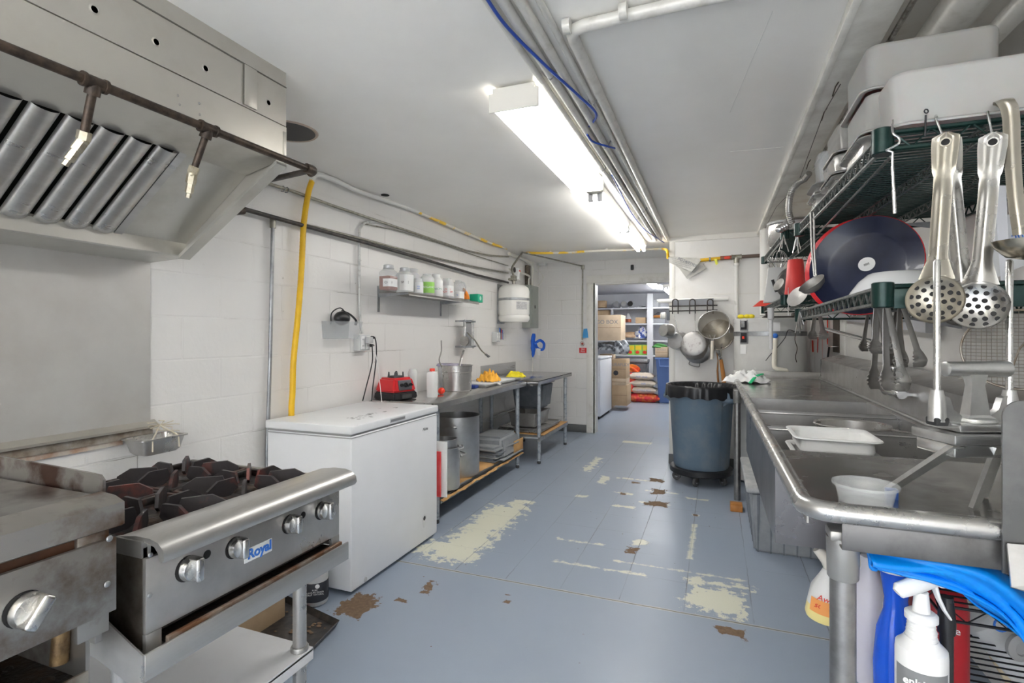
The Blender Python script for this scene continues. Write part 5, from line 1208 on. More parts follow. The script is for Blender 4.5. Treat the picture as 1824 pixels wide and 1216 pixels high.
# right bay
for i, (px, py, zz, r_) in enumerate(((1168, 548, 0, .09), (1181, 548, 0, .10))):
    q = P(px, py, Y=SYF + .1); tag(MB().box(q.x - r_, q.x + r_, q.y, q.y + .15, zl[0], zl[0] + .16, .01).build('plastic_container', clear), ('clear container just right of the shelf upright', 'second clear container nearest the doorway edge')[i] + ' on the top storeroom shelf', 'container', 'clear containers on the top shelf')
q = P(1172, 575, Y=SYF + .1)
t = thing('covered_bowl', (q.x, q.y, zl[1]), 'stacked trays with orange covered dish on the second storeroom shelf at right', 'bowl')
MB().box(q.x - .13, q.x + .13, q.y, q.y + .2, zl[1], zl[1] + .12, .02).build('trays', clear_dim, t)
MB().lathe([(.13, 0), (.14, .03), (.12, .05)], (q.x, q.y + .1, zl[1] + .12), 24).build('dish', wood, t)
MB().lathe([(.12, 0), (.05, .05), (.02, .07), (.001, .07)], (q.x, q.y + .1, zl[1] + .17), 24).build('cover', mat('cover_dark', (.08, .08, .09), .3), t)
sbox(1167, 1189, 618, 636, 10.6, .3, carton_l, 'carton with black arrow print on the blue bin in the storeroom', text_='FRAGILE')
q = P(1175, 617, Y=10.7); tag(crumple(MB(), V((q.x, q.y, q.z)), .13, .1, .06, 9, amp=.3).build('green_bag', mat('leaf_green', (.06, .22, .05), .7)), 'green leafy bag above the arrow-printed carton in the storeroom', 'bag')
# blue bin
a, b2 = P(1168, 705, Y=10.5), P(1190, 637, Y=10.5)
t = thing('recycling_bin', ((a.x + b2.x) / 2, 10.6, 0), 'slim blue plastic waste bin at the right side of the storeroom', 'bin')
b = MB(); frus(b, .34, .42, .44, .5, 0, b2.z, M4.Translation((a.x + .22, 10.75, 0)), .02); b.build('bin_body', blue_bin, t)
MB().box(a.x - .02, a.x + .46, 10.49, 11.02, b2.z - .04, b2.z, .01).build('bin_rim', blue_bin, t)
MB().tube([(a.x + .06, 10.50, b2.z - .03), (a.x + .08, 10.45, b2.z - .17), (a.x + .30, 10.45, b2.z - .17), (a.x + .32, 10.50, b2.z - .03)], .018, 8).build('bin_handle', blue_bin, t)
# sacks
q = P(1144, 706, Y=10.45)
for i, (px, py, m, w_) in enumerate(((1145, 702, net_red, 1), (1147, 690, burlap, 0), (1146, 678, burlap, 0), (1143, 667, burlap, 0))):
    c = P(px, py, Y=10.65)
    c.z = (.085, .24, .37, .51)[i]
    lb = ('red net sack of onions lying at the bottom of the sack pile', 'lowest cream rice sack on the red net sack', 'middle cream rice sack of the storeroom pile', 'topmost cream rice sack of the storeroom pile')[i]
    t = thing('food_sack', (c.x, c.y, c.z - .08), lb, 'sack', 'rice and onion sacks piled in the storeroom')
    b = MB(); t_ = bmesh.new(); bmesh.ops.create_cube(t_, size=1); bmesh.ops.subdivide_edges(t_, edges=t_.edges[:], cuts=7, use_grid_fill=True)
    W_, D_, H2 = (.68 if i == 0 else .50), .36, (.17 if i == 0 else .135)
    for v in t_.verts:
        x, y, z = v.co * 2; k = (1 - .25 * abs(x) ** 4) * (1 - .25 * abs(y) ** 4)
        v.co = V((x * W_ / 2 * (1 - .06 * z * z), y * D_ / 2 * (1 - .06 * z * z), z * H2 / 2 * (1 - .72 * max(abs(x), abs(y)) ** 5) + .006 * sin(9 * x + 5 * y + i)))
    b.merge(t_, M4.Translation(c)); b.build('sack_body', m, t, ang=70)
    if i: 
        text(('JASMINE RICE', 'RICE', 'RICE  50 LB')[i - 1], .045, frame(c + V((.02, -D_ / 2 * .985, .0)), (1, 0, 0), (0, 0, 1)), ink_blue, t, ext=.002)
    else:
        random.seed(4)
        for k in range(16): MB().ball(c + V((random.uniform(-.28, .28), random.uniform(-.15, -.1), random.uniform(-.03, .05))), .04, n=6).build('onion', onion, t)
q = P(1124, 680, Y=10.6); t = tag(crumple(MB(), V((q.x, 10.6, .30)), .11, .12, .26, 12, amp=.25).build('net_sack', net_red), 'upright red net sack of produce left of the rice sacks', 'sack')
q = P(1127, 655, Y=10.7); t = tag(crumple(MB(), V((q.x, 10.8, .62)), .14, .12, .1, 13, amp=.25).build('pepper_bag', mat('peppers', (.85, .25, .03), .4, 0, (.8, .04, .03), 9)), 'bag of orange and red peppers above the net sack', 'bag')
a, b2 = P(1116, 668, Y=11.0), P(1154, 640, Y=11.0)
t = thing('storage_tote', (a.x, 11, 0), 'dark grey lidded tote under the lowest storeroom shelf', 'tote')
b = MB(); frus(b, (b2.x - a.x) * .8, .35, (b2.x - a.x) * .95, .42, 0, b2.z - .06, M4.Translation(((a.x + b2.x) / 2, 11.2, 0)), .03); b.build('tote_body', grey_pl2, t)
MB().box(a.x, b2.x, 10.97, 11.45, b2.z - .07, b2.z, .02).build('tote_lid', grey_pl, t)
# left boxes
zf = 0
def fbox(px0, px1, py0, py1, Y, dep, m, label, **k):
    a, b2 = P(px0, py1, Y=Y), P(px1, py0, Y=Y); return sbox(px0, px1, py0, py1, Y, dep, m, label, **k)
fbox(1090, 1117, 686, 721.5, 9.2, .45, carton, 'bottom cardboard box of the front stack in the storeroom')
fbox(1090, 1115, 674, 686, 9.2, .45, carton_l, 'thin cardboard box second from the floor in the front storeroom stack')
fbox(1090, 1115, 640, 674, 9.2, .45, carton, 'cardboard box with black emblem, third up in the front storeroom stack', text_='DURAFLEX')
q = P(1097, 664, Y=9.19); MB().lathe([(.045, 0), (.001, .001)], n=8, m=frame(V((q.x, 9.188, q.z)), (1, 0, 0), (0, 0, 1))).build('box_emblem', ink, bpy.data.objects['cardboard_box.005'] if 'cardboard_box.005' in bpy.data.objects else None)['label'] = 'black emblem'
for i, (y0, y1) in enumerate(((631, 645), (645, 676), (676, 690), (690, 727))):
    fbox(1068, 1089.5, y0, y1, 9.55 if i < 3 else 9.5, .4, carton_l, ('topmost', 'second from top', 'third from top', 'lowest')[i] + ' box of the rear storeroom stack behind the white appliance')
fbox(1040, 1106, 560.5, 606, 9.4, .5, carton_l, 'big upper cardboard carton high on the storeroom stack', text_='TO GO BOX')
q = P(1108, 622, Y=9.25); tag(crumple(MB(), V((q.x - .05, 9.4, q.z - .03)), .13, .15, .17, 15, amp=.3).build('plastic_wrapped_pack', bag_grey), 'shiny clear plastic bag on the front storeroom box stack', 'bag')
q = P(1078, 620, Y=9.3); tag(crumple(MB(), V((q.x, 9.6, q.z)), .26, .15, .11, 16, amp=.3).build('plastic_wrapped_pack', bag_grey), 'dark plastic-wrapped pack under the big upper cartons', 'bag')
# white appliance
a, b2 = P(1083.5, 728, Y=8.75), P(1083.5, 634, Y=8.75)
t = thing('white_appliance', (a.x - .4, 8.75, 0), 'white freezer cabinet just inside the storeroom at the left', 'freezer')
MB().box(a.x - .75, a.x, 8.1, 8.75 + .3, .05, b2.z - .04, .01).build('cabinet', white_enamel, t)
MB().box(a.x - .76, a.x + .006, 8.09, 9.06, b2.z - .035, b2.z, .008).build('lid', white_enamel, t)
MB().box(a.x - .7, a.x - .03, 8.15, 9.0, 0, .05).build('plinth', rubber, t)
# ================================================================ PARTITION WALL
YW_ = YP - .03
def PW(px, py, o=.03): return P(px, py, Y=YP - o)
# newspaper tucked behind the gas line
t = thing('newspaper', PW(1225, 480), 'crumpled folded newspaper tucked behind the yellow gas pipe near the ceiling', 'newspaper')
def sheet(pts, th, name, m, par, bulge=.01):
    b = MB(); b.prism(pts, (0, -th, 0)); return b.build(name, m, par, smooth=False)
s_ = sheet([PW(1192, 457, .02), PW(1192, 464, .03), PW(1210, 478, .04), PW(1224, 497, .045), PW(1258, 478, .03), PW(1246, 461, .02)], .003, 'back_sheet', paper, t)
s2 = sheet([PW(1190, 458, .06), PW(1193, 468, .07), PW(1232, 484, .07), PW(1249, 463, .05), PW(1240, 459, .04)], .003, 'front_sheet', mat('paper2', (.52, .51, .47), .8, 0, (.7, .69, .65), 5), t)
text('POTATOES', .04, frame(PW(1224, 467, .076), (.9, 0, -.45), (.4, 0, 1)), ink_grey, s2, ext=.0003)
for i in range(4): text('fresh daily news from the valley farms', .012, frame(PW(1212 + i, 463 + 3.5 * i, .077), (.93, 0, -.3), (.3, 0, 1)), ink_grey, s2, ext=.0002)
for i in range(4): text('market weekly specials and notices', .012, frame(PW(1244 - i * 3, 475 + 3.5 * i, .05), (.85, 0, .5), (-.5, 0, 1)), ink_grey, s_, ext=.0002)
# gas line
t = thing('gas_line', PW(1300, 458), 'yellow gas pipe with valve turning into dark iron pipe on the partition wall', 'pipe')
pp = [PW(1186, 443), PW(1189, 450), PW(1192, 458)]
MB().tube(bez([P(1180, 443, Z=ZC - .03), PW(1188, 446), PW(1190, 460)], 5), .014, 10).build('upper_bend', yellow_paint, t)
zg = PW(1300, 459).z
MB().tube([(PW(1247, 463).x, YW_, zg - .01), (PW(1283, 460).x, YW_, zg)], .017, 12).build('yellow_run', yellow_paint, t)
MB().cyl((PW(1263, 460).x, YW_, zg - .006), (PW(1266, 460).x, YW_, zg - .006), .022, n=12).build('joint', galv, t)
MB().cyl((PW(1283, 460).x, YW_, zg), (PW(1306, 460).x, YW_, zg + .003), .021, n=12).build('valve_body', mat('valve_brown', (.25, .17, .12), .4, .5, (.4, .1, .06), 30), t)
MB().box(PW(1290, 460).x, PW(1300, 460).x, YW_ - .026, YW_ - .02, zg - .012, zg + .012).build('red_tag', ink_red, t)
MB().prism([PW(1272, 461, .06), PW(1277, 461, .06), PW(1279, 470, .06), PW(1275, 472, .06)], (0, -.004, 0)).build('yellow_tape', mat('tape_yellow', (.85, .85, .1), .5), t)
xj_ = PW(1312, 460).x
MB().tube([(xj_ - .045, YW_, zg + .004), (xj_ - .035, YW_, zg + .004), (xj_ + .035, YW_, zg + .004), (xj_ + .045, YW_, zg + .004)], [.028, .024, .024, .028], 14).cyl((xj_, YW_, zg + .004), (xj_, YW_, zg - .06), .024, n=14).build('tee', pipe_steel, t)
MB().cyl((xj_ + .04, YW_, zg + .005), (XR, YW_, zg + .012), .017, n=12).build('iron_run', mat('brown_iron', (.14, .10, .08), .5), t)
t = thing('vertical_pipe', (xj_, YW_, 0), 'white painted vertical pipe dropping down the partition wall beside the water heater', 'pipe')
MB().cyl((xj_, YW_, .2), (xj_, YW_, zg - .06), .017, n=16).build('pipe', white_paint, t)
MB().tube([(xj_, YW_, zg - .08), (xj_, YW_, zg - .062), (xj_, YW_, zg - .05)], [.028, .028, .022], 16).build('coupling', white_paint, t)
# clamp to strap
q = PW(1300, 588); MB().box(q.x - .01, xj_ + .05, YW_ - .035, YW_ - .03, q.z - .025, q.z + .02).build('strap_clamp', galv, t)
# white bar with grey slab, hook rack
q0, q1 = PW(1173, 537, .05), PW(1297, 532, .05)
tag(MB().tube(bez([q0, q0 + V((.03, 0, .004)), (q0 + q1) / 2, q1 - V((.03, 0, 0)), q1], 4), .022, 14).build('wall_bar', white_paint), 'thick white painted bar across the partition wall above the hanging pots', 'bar')
a, b2 = PW(1197, 545, .09), PW(1271, 531, .09)
tag(MB().prism([(a.x, YP - .09, a.z), (b2.x, YP - .09, a.z + .01), (b2.x, YP - .09, b2.z), (a.x, YP - .09, b2.z - .01)], (0, .018, 0)).build('grey_slab', mat('slate_grey', (.25, .26, .28), .5)), 'long flat grey slab tucked behind the pot hook rack', 'slab')
t = thing('pot_rack', PW(1235, 550, .11), 'dark wire hook rack holding the pots and strainers on the partition wall', 'rack')
for y in (544.5, 553): MB().cyl(PW(1192, y + 1, .115), PW(1278, y - 1, .115), .006, n=8).build('rail', black_iron, t)
hk = []
for x in (1198, 1228.5, 1260):
    x1 = x + 10; zt_ = PW(x, 533, .11).z; zl_ = PW(x, 559, .11).z; xa, xb = PW(x, 540, .11).x, PW(x1, 540, .11).x
    cx = (xa + xb) / 2; r_ = (xb - xa) / 2
    MB().tube([(xa, YP - .125, zl_)] + [(cx - r_ * cos(a * pi / 8), YP - .125, zt_ - r_ + r_ * sin(a * pi / 8)) for a in range(9)] + [(xb, YP - .125, zl_)], .0055, 8).build('hook', black_iron, t)
    hk.append((xa, xb, zl_))
def hpot(cx, cy, r, h, dirv, label, m, hand=None, Yo=.16, name='saucepan', ring=None, loop=None, flare=1.05):
    """pot hung with its base towards the room: base centre seen at (cx, cy)"""
    c = PW(cx, cy, Yo + h * .5); ax = V(dirv).normalized()
    t = thing(name, c, label, 'pot', None)
    up = V((0, 0, 1)); x = up.cross(ax).normalized(); mm = frame(c, x, ax.cross(x))
    prof = [(r * flare, -h), (r * flare + .006, -h - .004), (r * flare + .006, -h), (r * flare, -h + .006), (r, -.02), (r * .97, -.006), (r * .9, 0), (r * .55, .0015), (.001, .0015)]
    b = MB(); b.lathe(prof[2:], n=44, m=mm); b.lathe([(r * flare - .001, -h), (r * .985 - .001, -.02), (.001, -.012)], n=44, m=mm); b.build('pot_body', m, t)
    if hand:
        a = c - ax * h * .85 + (PW(hand[0], hand[1], Yo) - c).normalized() * r * .98; e = PW(hand[0], hand[1], .13)
        MB().tube([a, a + (e - a) * .2, a + (e - a) * .9, e], [.012, .010, .014, .010], 10, flat=(.45, 1)).build('handle', steel, t)
    if loop:
        e = PW(loop[0], loop[1], Yo); dn = (e - c); dn.y = 0; dn.normalize(); sd = V((dn.z, 0, -dn.x)); o = c - ax * h * .8 + dn * r
        MB().tube(bez([o + sd * .045, o + sd * .045 + dn * .045, o - sd * .045 + dn * .045, o - sd * .045], 4), .0045, 8).build('loop_handle', steel_dull, t)
    return t
px2m = 5.45 / FPX
hpot(1203, 607, .085, .10, (-.35, -1, -.0), 'medium aluminium saucepan hung behind the small one at the partition edge', alu, (1200, 560), name='saucepan')
hpot(1181, 588, .062, .10, (-.75, -1, .12), 'small aluminium saucepan hung at the partition corner, tipped left', alu, None, Yo=.26)
hpot(1241, 626, .128, .13, (-.12, -1, -.25), 'large saucepan hung behind the worn pot, its loop handle at the bottom', alu, None, Yo=.12, loop=(1232, 662), flare=1.1)
hpot(1235, 612, .122, .10, (-.1, -1, .18), 'largest hanging saucepan with a worn scratched base and flat handle', alu_worn, (1238, 558), Yo=.20, flare=1.12)
# black and white measuring cup-ish pieces
q = PW(1184, 562, .1)
t = thing('kitchen_scoop', q, 'white cup with black back hung at the partition edge above the small saucepan', 'cup')
MB().lathe([(.03, -.04), (.038, 0), (.034, .002), (.02, -.03)], n=20, m=frame(q, (0, 0, 1), (0.3, -1, 0))).ball(q, .036, (.5, .5, 1), 8).build('cup', white_paint, t)
MB().box(q.x + .02, q.x + .05, q.y, q.y + .02, q.z - .05, q.z + .06, .008).build('back', grey_pl2, t)
# strainers
def mesh_mat(name, c1, sc, dens=.42):
    m, t, b = nodes(name); b.inputs['Base Color'].default_value = c4(c1); b.inputs['Metallic'].default_value = .7; b.inputs['Roughness'].default_value = .45
    geo = nd(t, 'ShaderNodeTexCoord'); sp = nd(t, 'ShaderNodeSeparateXYZ'); lk(t, geo.outputs['Object'], sp.inputs[0])
    outs = []
    for i in (0, 2):
        a = nd(t, 'ShaderNodeMath', operation='MULTIPLY', i_1=sc); lk(t, sp.outputs[i], a.inputs[0])
        f = nd(t, 'ShaderNodeMath', operation='FRACT'); lk(t, a.outputs[0], f.inputs[0])
        l = nd(t, 'ShaderNodeMath', operation='LESS_THAN', i_1=dens); lk(t, f.outputs[0], l.inputs[0]); outs.append(l)
    mx = nd(t, 'ShaderNodeMath', operation='MAXIMUM'); lk(t, outs[0].outputs[0], mx.inputs[0]); lk(t, outs[1].outputs[0], mx.inputs[1])
    lk(t, mx.outputs[0], b.inputs['Alpha']); MT[name] = m; return m
fine_mesh = mesh_mat('fine_mesh', (.30, .27, .22), 420, .5)
spider_mesh = mesh_mat('spider_mesh', (.40, .36, .30), 120, .16)
def strainer(cx, cy, r, dirv, label, Yo, hand=None, hm=None, depth=.8):
    c = PW(cx, cy, Yo); ax = V(dirv).normalized(); x = V((0, 0, 1)).cross(ax).normalized(); mm = frame(c, x, ax.cross(x))
    t = thing('strainer', c, label, 'strainer')
    n = 40; MB().tube([mm @ V((r * cos(2 * pi * i / n), r * sin(2 * pi * i / n), 0)) for i in range(n)], .0045, 8, closed=True).build('rim', rim_wire if hm is None else steel, t)
    MB().lathe([(r * cos(a), r * depth * sin(a)) for a in [pi / 2 * k / 10 for k in range(10)]] + [(.001, r * depth)], n=40, m=mm @ M4.Rotation(pi, 4, 'X'), cap=False).build('mesh_bowl', fine_mesh, t)
    return t, c, mm
t, c, mm = strainer(1278, 596, .155, (-.3, -1, .35), 'larger dark mesh strainer hung behind the smaller one', .14)
e0, e1 = PW(1280, 621, .25), PW(1283, 640, .2)
MB().tube([PW(1272, 613, .25), PW(1277, 626, .22), e1], .005, 8).tube([PW(1286, 612, .25), PW(1284, 626, .22), e1], .005, 8).build('wire_neck', steel, t)
MB().cyl(PW(1282, 623, .23), PW(1284, 641, .2), .014, n=10).build('ferrule', steel, t)
MB().tube([PW(1284, 640, .2), PW(1288, 665, .2), PW(1291, 700, .2)], [.016, .019, .02], 12).build('wooden_handle', wood, t)
t = thing('wooden_paddle', PW(1279, 690, .1), 'long flat wooden handle hanging beside the strainer handle above the bin', 'paddle')
MB().tube([PW(1276, 622, .13), PW(1279, 642, .12), PW(1278, 660, .12), PW(1281, 702, .12)], [.008, .010, .018, .022], 10, flat=(.5, 1)).build('handle', wood, t)
t, c, mm = strainer(1271, 578, .142, (-.15, -1, .35), 'smaller mesh strainer with pale wire rim and cream handle', .30, hm=steel)
MB().tube([PW(1264, 596, .33), PW(1267, 604, .32), PW(1269, 608, .32)], .004, 8).tube([PW(1274, 596, .33), PW(1271, 604, .32), PW(1269, 608, .32)], .004, 8).build('wire_neck', steel, t)
MB().cyl(PW(1269, 607, .32), PW(1268, 640, .32), .014, n=12).build('handle', mat('cream_handle', (.78, .72, .62), .5), t)
MB().tube([mm @ V((-.1, -.03, -.09)), mm @ V((0, 0, -.125)), mm @ V((.08, .07, -.10))], .003, 6).build('brace_wire', steel, t)
# small yellow gloves on the heater
# ---------------------------------------------------------------- water heater
hc = V((.452, 5.26, 0)); hr = .295; hz = 1.465
t = thing('water_heater', hc, 'tall pale grey cylindrical water heater standing in the corner behind the sink', 'water heater')
MB().lathe([(hr - .01, .02), (hr, .03), (hr, hz - .04), (hr + .006, hz - .04), (hr + .006, hz - .005), (hr - .01, hz), (.001, hz + .004)], hc, 56).build('cylinder', mat('heater_paint', (.62, .62, .60), .35, 0, (.55, .55, .53), 3), t)
sz_ = P(1380, 594, Y=hc.y - hr).z
MB().lathe([(hr + .002, sz_ - .02), (hr + .005, sz_ - .019), (hr + .005, sz_ + .019), (hr + .002, sz_ + .02)], hc, 56).build('strap', galv, t)
def onheat(px, py, r=hr):
    # first hit of the cylinder
    k = (px - CXP) / FPX; a, b_ = CT * k - ST, ST * k + CT
    A = a * a + b_ * b_; B = -2 * (a * hc.x + b_ * hc.y); C = hc.x ** 2 + hc.y ** 2 - r * r
    d = (-B - math.sqrt(max(0, B * B - 4 * A * C))) / (2 * A); p = V((a * d, b_ * d, EYE + (CYP - py) / FPX * d)); n_ = V((p.x - hc.x, p.y - hc.y, 0)).normalized(); return p, n_
for (x0, y0, x1, y1, red) in ((1317, 570, 1328, 588, 0), (1317, 591, 1328, 611, 1)):
    p, n_ = onheat((x0 + x1) / 2 + 3, (y0 + y1) / 2); w_, h_ = .045, (y1 - y0) / FPX * 5 / 2
    mm = frame(p, V((-n_.y, n_.x, 0)), (0, 0, 1))
    pn = MB().box(-w_, w_, -h_, h_, 0, .004, m=mm).build('access_panel', galv, t)
    MB().box(-w_ * .75, w_ * .75, -h_ * .8, h_ * .8, .004, .006, m=mm).build('thermostat', ink, pn)
    if red: MB().box(-.012, .012, -.014, .012, .006, .012, .003, m=mm).build('reset_button', ink_red, pn)
    else: MB().box(-.02, .02, -.02, .035, .006, .016, .003, m=mm).build('thermostat_dial', galv, pn)
for px, py, w_, h_ in ((1322, 622, .035, .04), (1376, 578, .05, .055)):
    p, n_ = onheat(px + 2, py); MB().box(-w_, w_, -h_, h_, 0, .0015, m=frame(p, V((-n_.y, n_.x, 0)), (0, 0, 1))).build('paper_label', label_w, t)
p1, n1_ = onheat(1380, 601); 
t2 = thing('drain_pipe', p1, 'cream plastic pipe with blue valve bending in front of the water heater', 'pipe')
MB().tube(bez([onheat(1381, 602, hr + .04)[0], onheat(1380, 625, hr + .04)[0], onheat(1379, 650, hr + .04)[0], onheat(1384, 657, hr + .05)[0], onheat(1396, 659, hr + .05)[0], onheat(1401, 663, hr + .05)[0], onheat(1402, 690, hr + .05)[0]], 5), .019, 12).build('pipe', pvc, t2)
MB().ball(onheat(1381, 598, hr + .04)[0], .022, n=8).build('valve_knob', ink_blue, t2)
tag(tubobj('loose_wire', bez([onheat(1364, 642, hr + .02)[0], onheat(1372, 632, hr + .03)[0], onheat(1385, 618, hr + .05)[0], onheat(1398, 602, hr + .04)[0], onheat(1404, 588, hr + .03)[0], onheat(1416, 590, hr + .02)[0]], 5), .003, black_pl, n=6), 'stray dark wire looping in front of the water heater', 'wire')
tag(tubobj('loose_wire', bez([onheat(1418, 590, hr + .02)[0], onheat(1416, 605, hr + .02)[0], onheat(1420, 620, hr + .02)[0], onheat(1417, 635, hr + .02)[0], onheat(1419, 645, hr + .02)[0]], 5), .003, rust, n=6), 'short brown wire hanging on the right side of the water heater', 'wire')
for i, px in enumerate((1320, 1331, 1338)):
    q = P(px, 556, Y=hc.y - .05); t3 = tag(MB().ball((q.x, q.y, hz + .022), .023, (1.35, 1, .85)).build('lemon', lemon), ('left', 'middle', 'right')[i] + ' one of the three yellow lemons on top of the water heater', 'fruit', 'lemons on the heater')
tag(MB().box(.40, .68, 5.18, 5.38, hz + .012, hz + .02).box(.42, .44, 5.2, 5.36, hz, hz + .05).box(.64, .66, 5.2, 5.36, hz, hz + .05).build('heater_top_rack', black_iron), 'low dark metal frame lying on top of the water heater', 'rack')
# pipe and red-handled tools in the corner by the heater
q = PW(1447, 600, .06)
t = thing('corner_pipe', (q.x, q.y, .3), 'white vertical pipe in the corner right of the water heater', 'pipe')
MB().cyl((q.x, q.y, .3), (q.x, q.y, 1.9), .018, n=14).build('pipe', white_paint, t)
MB().cyl((q.x, q.y, P(1447, 632, Y=q.y).z), (q.x, q.y, P(1447, 625, Y=q.y).z), .024, n=14).build('coupling', white_paint, t)
q = PW(1358, 470, .3)
tag(tubobj('corner_pipe', [(PW(1365, 420, .25).x, YP - .25, ZC + .05), (PW(1365, 420, .25).x, YP - .25, 1.5)], .055, white_paint, n=20), 'thick white vertical pipe behind the far wire shelves', 'pipe')
def strip_tool(px0, py0, px1, py1, wpx, m, label, o, name, blade=None, bm=None):
    a, b_ = PW(px0, py0, o), PW(px1, py1, o); w_ = wpx / FPX * 5.3 / 2
    t = thing(name, a, label, 'utensil', 'red utensils hung in the corner')
    MB().tube([a, a + (b_ - a) * .1, a + (b_ - a) * .9, b_], [w_ * .8, w_, w_ * .9, w_ * .6], 8, flat=(.3, 1)).build('handle', m, t)
    if blade: e = PW(blade[0], blade[1], o); MB().tube([b_, b_ + (e - b_) * .5, e], [w_ * .8, w_ * .7, w_ * .3], 8, flat=(.15, 1)).build('blade', bm or steel, t)
    return t
strip_tool(1449, 568, 1447, 595, 6, red_bright, 'red handle nearest the water heater, hung over a white pipe', .10, 'spatula')
strip_tool(1447, 606, 1448, 627, 8, red_bright, 'bright red scraper blade against the white corner pipe', .10, 'spatula')
strip_tool(1457, 600, 1456, 628, 5, red_bright, 'short red handle right of the white corner pipe', .09, 'spatula')
strip_tool(1466, 566, 1465, 600, 3, plastic_white, 'white knife with pointed red tip hung in the corner', .08, 'kitchen_knife', (1465, 640), ink_red)
strip_tool(1474, 564, 1474, 613, 6, red_bright, 'wide red spatula hung above the black handle', .10, 'spatula')
strip_tool(1481, 564, 1481, 613, 6, red_bright, 'rightmost red spatula beside the dark window frame', .11, 'spatula')
strip_tool(1477, 617, 1474, 640, 9, black_pl, 'black knife handle standing on the sink ledge below the red spatulas', .30, 'kitchen_knife')
# dark frame and small wire rack on right wall
t = thing('dark_board', (XR, 5.2, 1.15), 'dark brown upright board with small wire racks on the right wall corner', 'board')
a, b2 = P(1486, 600, X=XR - .01).y, P(1497, 600, X=XR - .01).y
MB().box(XR - .02, XR, b2, a, 1.17, 1.62).build('board', mat('dark_wood', (.07, .055, .045), .6, 0, (.12, .09, .07), 10), t)
for z_ in (1.22, 1.35, 1.48): MB().tube([(XR - .02, b2 + .05, z_), (XR - .07, b2 + .05, z_), (XR - .07, a - .05, z_), (XR - .02, a - .05, z_)], .004, 6).build('wire_rack', chrome_dull, t)
tag(MB().box(XR - .015, XR, P(1508, 600, X=XR).y, P(1498, 600, X=XR).y, 1.15, 1.62, .002).build('window_trim', white_paint), 'narrow white vertical trim right of the dark board', 'trim')
# ---------------------------------------------------------------- wheeled bin
bc = V((-.125, 5.02, 0))
t = thing('bin_dolly', bc, 'black round wheeled dolly under the blue-grey bin', 'dolly')
MB().lathe([(.18, .085), (.255, .085), (.268, .095), (.268, .135), (.258, .14), (.18, .14)], bc, 48).build('platform', black_pl, t)
MB().lathe([(.001, .10), (.19, .10), (.19, .12), (.001, .12)], bc, 32).build('centre_plate', black_pl, t)
for i in range(5):
    a = R(-100 + 72 * i); c = bc + V((cos(a), sin(a), 0)) * .21 + V((0, 0, .04)); w_ = V((cos(a + 1.2), sin(a + 1.2), 0)); 
    cs = MB().box(-.022, .022, -.016, .016, -.0, .05, .004, m=M4.Translation(c + V((0, 0, .0))) @ M4.Rotation(a + 1.2, 4, 'Z')).build('caster_fork', black_iron, t)
    MB().tube([c - w_ * .011, c - w_ * .010, c + w_ * .010, c + w_ * .011], [.034, .038, .038, .034], 24).build('caster_wheel', mat('caster_grey', (.09, .09, .09), .5), cs)
    MB().tube([c - w_ * .013, c + w_ * .013], .014, 12).build('hub', galv, cs)
t = thing('waste_bin', bc + V((0, 0, .142)), 'large dirty blue-grey round waste bin lined with a black bag beside the sink', 'bin')
z0, z1 = .142, .865
b = MB(); n = 72
prof = [(.228, z0), (.236, z0 + .02), (.268, z1 - .14), (.272, z1 - .13), (.276, z1 - .03), (.29, z1 - .02), (.294, z1)]
rings = []
for (r_, z_) in prof:
    ring = []
    for j in range(n):
        a = 2 * pi * j / n; k = 1
        if z0 + .01 < z_ < z1 - .05:
            # two vertical channels below each handle
            for ha in (R(-25), R(155)):
                da = (a - ha + pi) % (2 * pi) - pi
                if abs(da) < .42: k = .955 if abs(da) < .36 else .985
        ring.append(b.b.verts.new((bc.x + r_ * k * cos(a), bc.y + r_ * k * sin(a), z_)))
    rings.append(ring)
for i in range(len(rings) - 1):
    for j in range(n): b.b.faces.new([rings[i][j], rings[i][(j + 1) % n], rings[i + 1][(j + 1) % n], rings[i + 1][j]])
b.b.faces.new(rings[0][::-1]); b.build('bin_body', bin_blue, t, ang=25)
MB().lathe([(.285, z1 - .03), (.296, z1 - .028), (.298, z1), (.286, z1 + .002), (.28, z1)], bc, 60, cap=False).build('bin_rim', bin_blue, t)
for ha in (R(-25), R(155)):
    u = V((cos(ha), sin(ha), 0)); w_ = V((-u.y, u.x, 0)); o = bc + V((0, 0, z1 - .11))
    MB().tube(bez([o + u * .25 + w_ * .11, o + u * .315 + w_ * .085, o + u * .325, o + u * .315 - w_ * .085, o + u * .25 - w_ * .11], 6), .014, 10, flat=(1.4, .8)).build('handle', bin_blue, t)
    for s_ in (-1, 1): MB().prism([o + u * .262 + w_ * .10 * s_ + V((0, 0, .09)), o + u * .30 + w_ * .10 * s_ + V((0, 0, .06)), o + u * .315 + w_ * .10 * s_, o + u * .25 + w_ * .10 * s_ - V((0, 0, .05))], w_ * .012 * -s_).build('handle_bracket', bin_blue, t)
